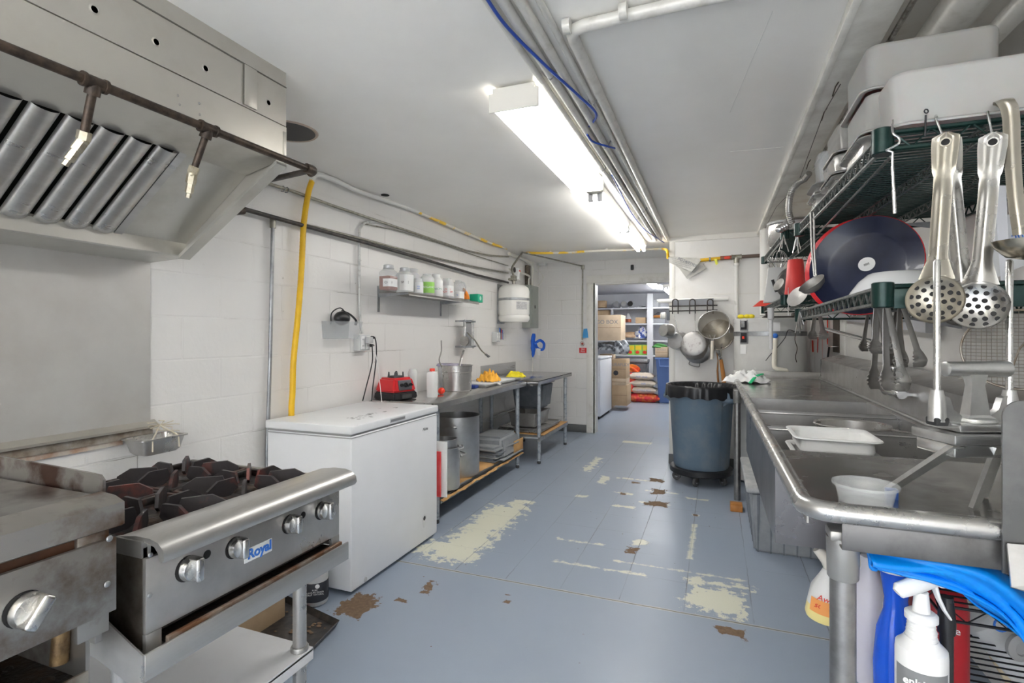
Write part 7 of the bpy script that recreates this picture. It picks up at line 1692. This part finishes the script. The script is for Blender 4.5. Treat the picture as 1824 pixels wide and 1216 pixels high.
MB().tube(bez([P2(1536, 964, 1.355), P2(1548, 985, 1.345), P2(1552, 1010, 1.35), P2(1560, 1014, 1.36)], 5), .0045, 8).build('cuff', blue_glove, t)
# big white appliance/hose and brown rod on the right under the sink
t = thing('white_canister', (.8, 1.68, .5), 'white plastic canister with grey cap lying behind the black wire rack', 'canister')
a, b_ = P2(1790, 1130, 1.9), P2(1850, 1216, 1.9)
MB().tube([P2(1745, 1085, 2.0), P2(1765, 1100, 2.0), P2(1850, 1190, 1.95)], [.05, .075, .08], 24).build('canister_body', plastic_white, t)
MB().lathe([(.035, 0), (.037, .012), (.02, .016), (.018, .01)], n=28, m=frame(P2(1812, 1150, 1.84), (.92, .38, 0), (0, 0, 1))).build('cap', mat('cap_grey', (.42, .42, .42), .5), t)
MB().tube([P2(1785 + 14 * cos(a * pi / 8), 1112 + 12 * sin(a * pi / 8), 1.83) for a in range(16)], .003, 6, closed=True).build('blue_ring', ink_blue, t)
t = tag(tubobj('mop_handle', [P2(1690, 1040, 2.1), P2(1800, 1216, 1.95)], .012, wood_l), 'pale wooden rod slanting behind the wire rack under the sink', 'handle')
q = P2(1600, 1185, 1.6); tag(crumple(MB(), V((P2(1600, 1200, 1.45).x, 1.47, zl2 + .03)), .035, .02, .028, 8, amp=.3).build('blue_sponge', mat('cyan_cloth', (.0, .35, .65), .7)), 'light blue cloth at the bottom in front of the blue bottle', 'cloth')
# ================================================================ WIRE SHELVES ON THE RIGHT
def wire_shelf(x0, x1, y0, y1, za, zb, label, seed=1, bar_near=False, hh=.04):
    """shelf running along y, height za at y0 and zb at y1; wires across, trusses along"""
    t = thing('wire_shelf', ((x0 + x1) / 2, y0, za), label, 'shelf', 'wall-mounted wire shelves over the sink')
    def z(y): return za + (zb - za) * (y - y0) / (y1 - y0)
    b = MB(); n = int((y1 - y0) / .031)
    for i in range(1, n):
        y = y0 + (y1 - y0) * i / n; b.cyl((x0 + .004, y, z(y)), (x1 - .004, y, z(y)), .003, n=5)
    b.build('wire_deck', green_coat, t)
    nz = int((y1 - y0) / .0355)
    truss(t, (x0, y0 + .02, za), (x0, y1 - .02, zb), hh, shelf_wire, nz, .0053, 'front_truss', .0033)
    truss(t, (x1, y0 + .02, za), (x1, y1 - .02, zb), hh, green_coat, nz, .0053, 'back_truss', .0033)
    for k in (.36, .68): truss(t, (x0 + (x1 - x0) * k, y0, za - .003), (x0 + (x1 - x0) * k, y1, zb - .003), .03, shelf_wire, nz, .0038, 'middle_truss', .0025)
    for y in (y0, y1): truss(t, (x0 + .02, y, z(y)), (x1 - .02, y, z(y)), hh, green_coat, 14, .006 if y == y0 else .005, 'end_truss', .0033)
    for x in (x0, x1):
        for y in (y0, y1):
            MB().tube([(x, y, z(y) - hh - .012), (x, y, z(y) - hh - .010), (x, y, z(y) + .008), (x, y, z(y) + .010)], [.021, .0235, .0235, .021], 24).build('corner_collar', green_coat, t)
            MB().tube([(x, y, z(y) - hh - .0125), (x, y, z(y) + .0105)], .016, 16).build('collar_sleeve', black_pl, t)
    for y in (y0 + .08, y1 - .12):
        MB().prism([(x1, y, z(y) - hh), (XR - .001, y, z(y) - hh), (XR - .001, y, z(y) - hh - .05), (XR - .01, y, z(y) - hh - .05), (x0 + .40, y, z(y) - hh - .008), (x0 + .40, y, z(y) - hh)], (0, .004, 0)).build('wall_bracket', galv, t)
    return t
NX0, NX1 = 0.381, 0.9614
A1 = wire_shelf(NX0, NX1, 1.524, 2.8956, 1.8053, 1.8498, 'upper near wire shelf with green collars, loaded with white food boxes')
A2 = wire_shelf(NX0, NX1, 1.524, 2.8702, 1.4306, 1.4306, 'lower near wire shelf with green collars, holding the large navy pan')
A3 = wire_shelf(0.381, 0.9144, 3.4798, 4.9022, 1.9323, 1.9704, 'upper far wire shelf carrying pots, beyond the near pair')
A4 = wire_shelf(0.381, 0.9144, 3.4798, 4.9022, 1.5437, 1.5513, 'lower far wire shelf holding the red tumbler and wire grater')
MB().box(NX0 + .02, NX1, 1.5138, 1.5202, 1.376, 1.4243, .002).build('end_bar', green_coat, A2)
MB().cyl((NX0 + .03, 1.5748, 1.7609), (NX0 + .07, 2.8575, 1.7926), .0038, n=8).build('under_rod', shelf_wire, A1)
# ---- food boxes and pans on the upper near shelf
G = 'white food boxes on the upper wire shelf'
zt1 = lambda y: 1.8123 + .035 * (y - 1.524) / 1.08
food_box(V((0.7112, 1.5938, zt1(1.5875) + .003)), 0.635, 0.1588, 0.1359, 'nearest white food box on the upper shelf, its long side facing the camera', inv=True, group=G, rim=.004, taper=.006)
food_box(V((0.5906, 2.0193, zt1(2.032))), 0.3683, 0.3175, 0.0889, 'shallow steel pan at the bottom of the nearest stack on the upper shelf', m=steel, group=None, name='steel_pan', taper=.012)
food_box(V((0.5906, 2.0193, 1.9259)), 0.3619, 0.3239, 0.127, 'middle white food box of the stack behind the nearest one', inv=True, group=G, taper=.02)
food_box(V((0.5969, 2.032, 2.0568)), 0.3683, 0.3302, 0.1461, 'highest white food box, topmost on the stack under the cream pipes', inv=True, group=G, taper=.02)
food_box(V((0.5461, 2.3622, zt1(2.413))), 0.2921, 0.2794, 0.0635, 'lowest steel pan of the second stack on the upper near shelf', m=steel, name='steel_pan', taper=.012)
food_box(V((0.5461, 2.3622, 1.9094)), 0.2984, 0.2858, 0.0762, 'middle steel pan of the second stack on the upper near shelf', m=steel, name='steel_pan', inv=True, taper=.012)
food_box(V((0.5461, 2.3622, 1.9907)), 0.2794, 0.2667, 0.1143, 'uppermost upturned steel pan of the second stack', m=steel_brush, name='steel_pan', inv=True, taper=.016)
food_box(V((0.508, 2.6543, zt1(2.667))), 0.2413, 0.2159, 0.0698, 'lowest small steel pan at the far end of the upper near shelf', m=steel, name='steel_pan', taper=.01)
food_box(V((0.508, 2.6543, 1.9196)), 0.2413, 0.2159, 0.0445, 'dark small pan under the clear plastic container on the shelf', m=steel_dull, name='steel_pan', taper=.01)
food_box(V((0.508, 2.6543, 1.9679)), 0.2159, 0.1905, 0.1397, 'clear plastic container upside down at the far end of the upper near shelf', m=clear, name='plastic_container', inv=True, taper=.014)
# ---- things on the far upper shelf
def fq(px, X, z, dy=0): q = P(px, 500, X=X); return V((X, q.y + dy, z))
c = V((0.4699, 4.191, 1.9552)); t = thing('steel_pot', c, 'steel pot standing on the far upper wire shelf', 'pot')
MB().lathe([(0.00127, 0), (0.10795, 0), (0.12065, 0.01905), (0.12065, 0.1397), (0.127, 0.14605), (0.12446, 0.14986), (0.1143, 0.1397), (0.1143, 0.01905), (0.00127, 0.01016)], c, 36).build('pot_body', steel, t)
c = V((0.508, 4.5974, 1.9704)); t = thing('white_bucket', c, 'white bucket at the far end of the far upper wire shelf', 'bucket')
MB().lathe([(0.00127, 0), (0.10795, 0), (0.127, 0.2159), (0.13335, 0.22225), (0.127, 0.2286), (0.00127, 0.2286)], c, 32).build('bucket_body', plastic_white, t)
c = V((0.4953, 3.683, 1.9475)); t = thing('perforated_pan', c, 'perforated steel pan near the corner of the far upper shelf', 'pan')
food_box(c, .203, .279, .076, 'x', m=steel, name='x')
xo = bpy.data.objects['x']; ch = [o for o in bpy.data.objects if o.parent == xo][0]; ch.parent = t; ch.name = 'pan_body'; bpy.data.objects.remove(xo)
b = MB()
for i in range(5):
    for j in range(3): b.cyl((c.x - .0895, c.y - .09 + .04 * i, c.z + .023 + .0165 * j), (c.x - .097, c.y - .09 + .04 * i, c.z + .023 + .0165 * j), .0045, n=8)
b.build('holes', dark, t)
t = thing('coiled_hose', (0.4064, 3.429, 1.9323), 'ribbed grey hose curving up over the gap between the wire shelves', 'hose')
cr = bez([P(1411, 398, Y=3.3782), P(1405, 375, Y=3.3528), P(1408, 345, Y=3.3274), P(1420, 327, Y=3.2766), P(1434, 318, Y=3.2004)], 14)
MB().tube(cr, [.016 + (.0022 if i % 2 else 0) for i in range(len(cr))], 12).build('hose_body', steel_dull, t)
MB().tube([cr[-1], cr[-1] + V((.012, -.05, .012))], .016, 8).build('clip', steel_dull, t)
# wire hooks in beam
for i, (px, py) in enumerate(((1488, 155), (1468, 200), (1440, 290))):
    q = P(px, py, Z=2.282)
    tag(tubobj('wire_hook', [q + V((-.01, 0, -.035)), q, q + V((.012, 0, .02))], .0025, rust, n=6), ('nearest', 'middle', 'farthest')[i] + ' bent wire hook dangling from the ceiling beam', 'hook')
tag(tubobj('beam_wire', [P(1497, 150, X=.45), P(1468, 200, X=.44), P(1420, 330, X=.43), P(1383, 368, X=.42), P(1362, 408, X=.42)], .002, rust, n=5), 'thin wire strung along the beam above the wire shelves', 'wire')
# ---- navy and red enamel pan on the lower near shelf
c = P(1546, 472, X=0.7112); 
ax = V((-.50, -.85, .17)).normalized()
c = P(1540, 474, d=2.1082); rp = 0.2007
t = thing('enamel_pan', c, 'large round enamel pan, navy inside with red back, leaning on the lower wire shelf', 'pan')
x_ = V((0, 0, 1)).cross(ax).normalized(); mm = frame(c, x_, ax.cross(x_))
MB().lathe([(0.00127, -0.01524), (rp * .66, -0.01524), (rp * .72, -0.01016), (rp * .94, 0.0127), (rp, 0.02032), (rp, 0.01651)], n=64, m=mm, cap=False).build('pan_inside', navy, t)
MB().lathe([(rp, 0.01969), (rp * 1.012, 0.01778), (rp * 1.01, 0.00762), (rp * .95, -0.00508), (rp * .75, -0.02794), (rp * .70, -0.03302), (0.00127, -0.03302)], n=64, m=mm, cap=False).build('pan_outside', mat('enamel_red', (.70, .02, .03), .22, coat=.3), t)
st = MB().lathe([(0.03048, -0.01435), (0.00127, -0.0141)], n=28, m=mm @ M4.Translation((.002, .012, 0)), sx=1, sy=.95).build('sticker', label_w, t)
b = MB()
for i in range(12): b.box(-.010 + .0017 * i, -.010 + .0017 * i + (.0009 if i % 3 else .0004), -.006, .003, -.0109, -.0105, m=mm @ M4.Translation((.002, .012, 0)) @ M4.Rotation(.35, 4, 'Z'))
b.build('barcode', ink, t)
# second red pan behind it
ax2 = V((-.62, -.75, .1)).normalized(); c2 = c + V((-.013, .127, .015)); x_ = V((0, 0, 1)).cross(ax2).normalized(); m2 = frame(c2, x_, ax2.cross(x_))
t = thing('red_pan', c2, 'bright red pan leaning behind the large navy pan, its edge showing at the left', 'pan')
MB().lathe([(0.00127, -0.0127), (rp * .7, -0.0127), (rp, 0.01524), (rp * 1.01, 0.0127), (rp * .72, -0.0254), (0.00127, -0.0254)], n=56, m=m2).build('pan_body', mat('enamel_red', (.7, .02, .03)), t)
# white bowl upside down on the shelf
c = V((P(1602, 500, X=0.5842).x, P(1602, 500, X=0.5842).y, 1.409)); c = P(1597, 506, d=1.6891); c.z = 1.4364
t = thing('white_bowl', c, 'glossy white bowl upside down in front of the navy pan', 'bowl')
MB().lathe([(0.13335, 0), (0.13462, 0.00381), (0.127, 0.01778), (0.10414, 0.0508), (0.07874, 0.07366), (0.06985, 0.07747), (0.0635, 0.07556), (0.00127, 0.07366)], c, 48).build('bowl_body', mat('bowl_glaze', (.78, .79, .80), .12, coat=.3), t)
# dark pans at right
c = P(1650, 470, d=2.2225); c.z = 1.4364
t = thing('black_pan', c, 'black pan upside down at the back of the lower near shelf', 'pan')
MB().lathe([(0.1143, 0), (0.1143, 0.0381), (0.1016, 0.08255), (0.0635, 0.0889), (0.00127, 0.0889)], c, 36).build('pan_body', rubber, t)
c = P(1636, 480, d=1.9685); tag(MB().box(c.x - .09, c.x + .09, c.y - .075, c.y + .13, 1.437, 1.4878, .006).build('grey_tray', grey_pl2), 'dark grey tray edge behind the white bowl', 'tray')
# ---- items on the far lower shelf
c.z = 1.499
cpx = P(1418, 520, Y=3.5814); c = V((cpx.x, 3.6068, 1.5494))
t = thing('red_tumbler', c, 'tall red plastic tumbler upside down on the far lower wire shelf', 'cup')
MB().lathe([(0.05969, 0), (0.0616, 0.00254), (0.04318, 0.21844), (0.03937, 0.22606), (0.00127, 0.22606)], c, 36).build('tumbler_body', mat('tumbler_red', (.66, .045, .04), .4, sss=.1), t)
c = V((P(1374, 520, Y=4.2545).x + .025, 4.2545, 1.5526))
t = thing('box_grater', c, 'box grater standing at the far end of the far lower wire shelf', 'grater')
frus(MB(), .152, .114, .095, .076, 0, .254, M4.Translation(c), .003).build('grater_body', mesh_mat('grater_steel', (.6, .6, .58), 100, .8), t)
MB().tube(bez([c + V((-.038, 0, .254)), c + V((-.038, 0, .292)), c + V((.038, 0, .292)), c + V((.038, 0, .254))], 4), .005, 8).build('grater_handle', steel, t)
t = thing('wire_whisk', c + V((.06, .19, .025)), 'balloon whisk standing behind the grater', 'whisk')
for k in range(5):
    a = k * pi / 5; MB().tube(bez([c + V((.04, .15, .23)), c + V((.04 + .057 * cos(a), .15 + .057 * sin(a), .343)), c + V((.04, .15, .406)), c + V((.04 - .057 * cos(a), .15 - .057 * sin(a), .343)), c + V((.04, .15, .23))], 5), .0022, 6).build('whisk_wire', chrome, t)
MB().cyl(c + V((.04, .15, .002)), c + V((.04, .15, .24)), .012, n=10).build('whisk_handle', steel, t)
c = P(1360, 542, Y=4.7625); tag(MB().prism([P(1342, 546, Y=4.699), P(1355, 535, Y=4.699), P(1375, 534, Y=4.699), P(1372, 544, Y=4.699)], (0, .15, .005)).build('red_board', red_bright), 'thin red board edge sticking out past the far end of the lower shelf', 'board')
c = P(1393, 512, Y=3.8735); t = thing('black_skillet', c, 'small black skillet on its side beside the red tumbler', 'pan')
MB().lathe([(0.00127, 0), (0.0762, 0), (0.10795, 0.03175), (0.1016, 0.03429), (0.06985, 0.00762), (0.00127, 0.00762)], n=36, m=frame(V((c.x + .04, c.y, 1.6592)), (0, 0, 1), (.8, -.6, .1))).build('pan_body', black_iron, t)
MB().tube([P(1376, 498, Y=3.81), P(1383, 520, Y=3.81)], .009, 8).build('handle', black_pl, t)
c = V((P(1446, 500, Y=3.81).x, 3.81, 1.5494)); t = thing('glass_bowl', c, 'translucent glass bowl right of the red tumbler', 'bowl')
MB().lathe([(0.1143, 0), (0.12065, 0.0254), (0.1016, 0.1143), (0.0635, 0.1524), (0.0254, 0.1651), (0.00127, 0.1651)], c, 36).build('bowl_body', clear_dim, t)

# bundles of measuring spoons hanging from the collars
def bundle(x, y, px, py0, py1, Y, n, m, label, bowl=0, sp=.012):
    t = thing('measuring_spoons', P(px, py0, Y=Y), label, 'spoons')
    a = P(px, py0, Y=Y)
    for i in range(n):
        e = P(px, py1, Y=Y) + V(((i - (n - 1) / 2) * sp, .01 * (i % 2), .02 * (i % 3)))
        MB().tube([a + V((0, 0, .0)), a.lerp(e, .6), e], [.0035, .0045, .006], 8, flat=(.5, 1)).build('spoon_handle', m, t)
    if bowl:
        for i in range(n): MB().ball(a + V(((i - (n - 1) / 2) * .012, .0, .035 + .006 * i)), bowl, (1, .7, .8), 8).build('spoon_bowl', m, t)
    return t
bundle(0, 0, 1396, 418, 448, 3.429, 4, chrome_dull, 'steel measuring spoons hooked over the corner of the far upper shelf', .028, .018)
bundle(0, 0, 1419, 414, 450, 3.4036, 5, chrome, 'fan of thin chrome handles under the far corner of the near upper shelf', 0, .010)
bundle(0, 0, 1404, 512, 562, 3.429, 1, chrome, 'single thin chrome handle hanging under the far lower shelf corner', 0)
t = bundle(0, 0, 1424, 555, 593, 2.794, 6, steel, 'cluster of steel spoons hanging at the far end of the near lower shelf', 0, .007)
c = P(1423, 530, Y=2.7686); MB().lathe([(0.00127, 0), (0.02286, 0.00127), (0.04064, 0.01016), (0.04318, 0.01524), (0.00127, 0.00762)], n=28, m=frame(c, (.6, 0, .8), (-.5, .6, .4)), sx=1.25).build('serving_spoon_bowl', steel_dull, t)
c = P(1389, 508, Y=3.429); MB().lathe([(0.00127, 0), (0.02286, 0.00381), (0.02794, 0.0127), (0.00127, 0.00508)], n=24, m=frame(c, (.5, 0, .8), (-.6, .6, .2)), sx=1.4).build('spoon_bowl', steel_dull, t)
t = thing('handle_tube', P(1373, 560, Y=4.191), 'slim white and steel tube hanging from the far lower shelf', 'tube')
MB().tube([P(1373, 548, Y=4.064), P(1373, 568, Y=4.064), P(1373.5, 570, Y=4.064), P(1373.5, 622, Y=4.064)], [.022, .020, .012, .012], 12).build('tube_body', mat('pale_handle', (.55, .55, .55), .4), t)
# ---- ladle with small grid bowl hanging from the near upper shelf far corner
t = thing('slotted_ladle', P(1447, 385, Y=2.4765), 'slender ladle with ridged bowl hanging from the far end of the near upper shelf', 'ladle')
for k in (-3, 3): MB().tube([P(1447 + k, 378, Y=2.4765), P(1448 + k * .8, 440, Y=2.4765), P(1452 + k * .5, 492, Y=2.4765)], .0042, 8).build('handle', steel, t)
mm = frame(P(1446, 505, Y=2.4765), (.8, 0, .6), (-.3, .9, .2))
MB().lathe([(0.04318, 0), (0.04572, 0.00381), (0.0381, -0.01778), (0.02032, -0.03048), (0.00127, -0.03429)], n=28, m=mm, sx=1.2, cap=False).build('bowl', steel_dull, t)
# ---- hooks and skimmers on the near end of the upper shelf
def skimmer(px_t, py_t, px_b, py_b, Y, rb, label, m, s=1.27, tilt=.12, leanb=0):
    """perforated skimmer: pressed handle with an eye, round bowl with holes; hangs facing the camera"""
    a, c = P(px_t, py_t, Y=Y), P(px_b, py_b, Y=Y - tilt * .2)
    t = thing('perforated_skimmer', a, label, 'skimmer', 'perforated skimmers on the near shelf end')
    nv = V((-.36, -.93, 0)).normalized()                     # towards the camera
    up = (a - c).normalized(); sd = up.cross(nv).normalized(); nv = sd.cross(up)
    L = (a - c).length - rb * .9
    def hw_(q):                                              # half width of handle from eye (0) to bowl (1)
        return (.0195 if q < .10 else .0195 - (q - .10) * .02 if q < .30 else .0135 if q < .85 else .0135 + (q - .85) * .08) * s
    b = MB(); n = 30; W = []
    def f(i, j):
        q = i; w = hw_(q)
        if q < .04: w *= math.sqrt(max(.02, 1 - ((.04 - q) / .04) ** 2))
        x = (j * 2 - 1) * w
        dep = .0
        ridge = abs(j * 2 - 1)
        if q > .25: dep = .0057 * cos(ridge * pi) * min(1, (q - .25) * 6)
        else: dep = .002 * cos(ridge * 2 * pi)
        return a + up * (.022 * s) - up * (L + .022 * s) * q + sd * x + nv * dep
    b.grid(n, 12, f); b.thick(.0012); b.build('handle', m, t, ang=60)
    e = a + up * .004
    MB().lathe([(0.00787, 0), (0.0108, 0.00127), (0.0108, 0.00381), (0.00787, 0.00381)], n=20, m=frame(e + nv * .0005, sd, up), cap=False).build('eye_rim', m, t)
    MB().lathe([(0.00813, 0), (0.00127, 0.00064)], n=16, m=frame(e + nv * .0022, sd, up)).build('eye_hole', dark, t)
    mm = frame(c + nv * .004, sd, up)
    bb = MB(); prof = [(rb, 0), (rb * 1.0, 0.00254), (rb * .93, -0.00381), (rb * .6, -0.01397), (rb * .25, -0.01842), (0.00064, -0.01905)]
    bb.lathe(prof, n=48, m=mm, cap=False); bb.thick(.0008); bl = bb.build('bowl', m, t, ang=60)
    hb = MB()
    for ring, cnt in ((0, 1), (.30, 6), (.58, 11), (.82, 12)):
        for k in range(cnt):
            an = 2 * pi * k / cnt + ring * 3; r_ = rb * ring
            zz = -.0184 + .0159 * ring ** 2 + .0016
            cc = mm @ V((r_ * cos(an), r_ * sin(an), zz)); hb.lathe([(0.00406 * s, 0), (0.00038, 0.00051)], n=10, m=frame(cc, sd, up))
    hb.build('drain_holes', dark, bl); return t
sk = mat('skimmer_steel', (.50, .49, .47), .24, .9, (.48, .47, .44), 14, rough2=.36)
skb = mat('skimmer_brown', (.46, .43, .37), .26, .9, (.42, .39, .32), 10, rough2=.38)
skimmer(1684, 257, 1665, 534, 1.4415, 0.0527, 'nearest perforated skimmer, left one of the three hanging side by side', skb)
skimmer(1690, 262, 1716, 540, 1.524, 0.0533, 'middle perforated skimmer, half hidden between the other two', sk)
skimmer(1768, 257, 1742, 544, 1.4605, 0.0527, 'right perforated skimmer whose handle has its own hook', sk)
def hook(px0, py0, px1, py1, Y, label, m=chrome_dull, r=.0028):
    a, b_ = P(px0, py0, Y=Y), P(px1, py1, Y=Y - .01)
    t = thing('wire_hook', a, label, 'hook'); MB().tube(bez([a + V((.01, .02, .004)), a + V((.004, .012, .012)), a, a.lerp(b_, .5), b_, b_ + V((.006, .012, -.006)), b_ + V((.010, .02, .004))], 4), r, 8).build('wire', m, t)
hook(1667, 212, 1681, 248, 1.505, 'bent wire hook carrying the left skimmers')
hook(1760, 205, 1768, 247, 1.505, 'bent wire hook carrying the right skimmer')
t = thing('hanging_hook', P(1590, 215, Y=1.5113), 'zigzag chrome hook hanging beside the near collar of the upper shelf', 'hook')
MB().tube(bez([P(1590, 214, Y=1.4986), P(1590, 236, Y=1.4859), P(1601, 246, Y=1.4859), P(1600, 256, Y=1.4859), P(1578, 268, Y=1.4986)], 4), .0028, 8).build('upper_wire', chrome_dull, t)
MB().tube([P(1578, 267, Y=1.4986), P(1590, 271, Y=1.4986), P(1590, 296, Y=1.4986)], .0028, 8).tube([P(1589.5, 296, Y=1.4986), P(1592, 340, Y=1.4986)], .0036, 8).tube([P(1592, 340, Y=1.4986), P(1594, 380, Y=1.4986)], .0042, 8).build('telescopic_rod', chrome_dull, t)
t = thing('cable_tie', P(1648, 200, Y=1.5177), 'black cable tie looped around the near rod of the upper shelf', 'tie')
MB().cyl(P(1648, 242, Y=1.5113), P(1649, 205, Y=1.5113), .0022, n=8).build('tie_strap', black_pl, t)
MB().tube([P(1650 + 3.5 * cos(a * pi / 5), 198 + 3.5 * sin(a * pi / 5), Y=1.5113) for a in range(10)], .0016, 6, closed=True).build('tie_loop', black_pl, t)
# long flat-handled ladle at far right
t = thing('long_ladle', P(1795, 200, Y=1.4478), 'long flat-handled ladle hooked over the shelf rod at the far right', 'ladle')
nv = V((-.36, -.93, 0)); sd = V((.93, -.36, 0))
pts = [P(1790, 190, Y=1.524), P(1785, 180, Y=1.5113), P(1790, 178, Y=1.4605), P(1800, 200, Y=1.4542), P(1803, 260, Y=1.4478), P(1808, 340, Y=1.4351), P(1818, 418, Y=1.4224)]
cr = bez(pts, 6); b = MB()
b.grid(len(cr) - 1, 6, lambda i, j: cr[round(i * (len(cr) - 1))] + sd * (j - .5) * (.033 - .008 * i) + nv * .004 * cos((j - .5) * 2 * pi)); b.thick(.0015); b.build('handle', skb, t, ang=60)
c = P(1828, 430, Y=1.397); MB().lathe([(0.05334, 0), (0.05588, 0.00254), (0.0508, -0.01016), (0.03175, -0.03048), (0.00127, -0.0381)], c, 36, sy=.9, cap=False).build('bowl', mat('bronze_steel', (.40, .35, .27), .25, 1), t)
# white flexible sheet with blue lettering hanging behind the skimmers
t = thing('white_sheet', P(1785, 430, Y=1.905), 'white plastic sheet with blue printing hanging behind the right skimmer', 'sheet')
MB().prism([P(1770, 330, Y=1.8415), P(1792, 330, Y=1.8415), P(1800, 520, Y=1.778), P(1784, 520, Y=1.778)], (.0015, .003, 0)).build('sheet_strip', mat('strip_white', (.72, .73, .77), .5), t)
c = P(1800, 430, Y=2.413); s_ = MB().prism([P(1770, 395, Y=2.2225), P(1830, 365, Y=2.2225), P(1830, 470, Y=2.2225), P(1762, 500, Y=2.2225)], (.0015, .003, 0)).build('bag_panel', mat('bag_panel', (.74, .75, .76), .5), t)
text('NT 20', .034, frame(P(1797, 428, Y=2.2123), (.92, .2, .35), (-.3, 0, 1)), ink_blue, s_)
# ---- tongs hanging from the lower shelf
def tongs(px0, py0, px1, py1, Y, label, m=steel, open_=.018, w_=.011, rot=0):
    open_ *= 2.159; rot *= .6; w_ *= 1.7145
    a, e = P(px0, py0, Y=Y), P(px1, py1, Y=Y); L = (a - e).length; up = (a - e).normalized()
    nv = V((-.36 * cos(rot) - .93 * sin(rot), -.93 * cos(rot) + .36 * sin(rot), 0)).normalized(); sd = up.cross(nv).normalized()
    t = thing('kitchen_tongs', a, label, 'tongs', 'steel tongs hanging from the lower wire shelf')
    MB().tube([a - up * .002 + sd * .008, a + up * .008 + sd * .004, a + up * .008 - sd * .004, a - up * .002 - sd * .008], .0035, 8, flat=(1, 1.6)).build('spring_end', m, t)
    for s_ in (-1, 1):
        def f(i, j, s_=s_):
            q = i; w = w_ * (.62 + .35 * q)
            if q > .72:
                k = (q - .72) / .28; w = w_ * (.87 + .95 * sin(min(1, k * 1.15) * pi * .62)) * (1 if k < .93 else .7)
                if j in (0, 1) and k > .1: w *= 1 + .22 * sin(k * 34)
            x = (j * 2 - 1) * w; o = open_ * q ** .8 * s_
            cup = .5 * w * (1 - (j * 2 - 1) ** 2) * s_
            if q > .9: o -= s_ * .010 * (q - .9) / .1
            return a - up * L * q + nv * x + sd * (o + cup)
        b = MB(); b.grid(44, 6, f); b.thick(.001); b.build('arm', m, t, ang=50)
    return t
tongs(1549, 548, 1549, 626, 2.4765, 'leftmost dull steel tongs above the faucet', steel_dull, .012, .010, .5)
tongs(1562, 536, 1572, 630, 2.0574, 'tongs just right of the leftmost pair, hanging above the tap knob', steel, .012, .010, .9)
tongs(1567, 545, 1568, 694, 2.1844, 'long tongs reaching down to the faucet body', steel_dull, .012, .011, .7)
tongs(1578, 540, 1596, 696, 1.905, 'longest bright tongs in front of the faucet', steel, .012, .0105, .8)
tongs(1604, 540, 1622, 654, 1.9685, 'rightmost tongs with bright scalloped tips', steel_dull, .014, .011, .6)
tongs(1597, 552, 1597, 652, 2.54, 'dark tongs hanging in front of the orange handle', steel_dull, .012, .011, .6)
tongs(1455, 545, 1457, 604, 2.667, 'small dark scissor tongs near the far end of the lower shelf', steel_dull, .014, .010, .7)
t = tag(MB().tube([P(1604, 555, Y=2.7305), P(1604, 600, Y=2.7305), P(1602, 637, Y=2.7305)], [.012, .017, .010], 10, flat=(.4, 1)).build('wooden_spatula', mat('orange_wood', (.72, .30, .03), .45)), 'orange-brown wooden handle hanging behind the tongs', 'spatula')
# grey boxed strip under the lower shelf, on the wall
t = thing('grey_bar_box', P(1560, 575, Y=2.921), 'long pale grey bar box fixed beneath the lower near wire shelf', 'box')
pts = [P(1438, 556, Y=3.2385), P(1665, 556, Y=2.032), P(1665, 592, Y=2.032), P(1438, 562, Y=3.2385)]
MB().prism([P(1462, 557, X=.93), P(1665, 557, X=.93), P(1665, 593, X=.93), P(1462, 562, X=.93)], (-.035, 0, 0)).build('bar_body', mat('bar_grey', (.46, .47, .50), .45), t)
text('MODEL  20', .016, frame(P(1610, 572, X=.893), (0, -1, 0), (0, 0, 1)), ink_grey, t)
# ---- spider strainer leaning at the right
c = P(1815, 622, d=1.6256); r_ = 0.1372
t = thing('spider_strainer', c, 'round wire mesh skimmer leaning behind the press at the right edge', 'strainer')
nv = V((-.36, -.93, .1)).normalized(); sd = V((.93, -.36, 0)); mm = frame(c, sd, nv.cross(sd))
n = 56; rim = [mm @ V((r_ * cos(2 * pi * i / n), r_ * .9 * sin(2 * pi * i / n), 0)) for i in range(n)]
MB().tube(rim, .0036, 8, closed=True).build('rim', rim_wire, t)
b = MB(); m_ = 22
for i in range(1, m_):
    x = -r_ + 2 * r_ * i / m_; h_ = math.sqrt(r_ * r_ - x * x)
    for o in (0, 1):
        pts = []
        for k in range(9):
            y = -h_ + 2 * h_ * k / 8; xx, yy = (x, y) if o == 0 else (y, x)
            pts.append(mm @ V((xx, yy * .9, -.022 * (1 - (xx * xx + yy * yy) / r_ ** 2))))
        b.tube(pts, .0008, 4)
b.build('wire_mesh', mat('mesh_wire', (.50, .46, .40), .35, .8), t)
MB().tube([mm @ V((-.03, -r_ * .88, 0)), mm @ V((0, 0, -.026)), mm @ V((.06, r_ * .75, 0))], .0028, 6).build('brace', rim_wire, t)
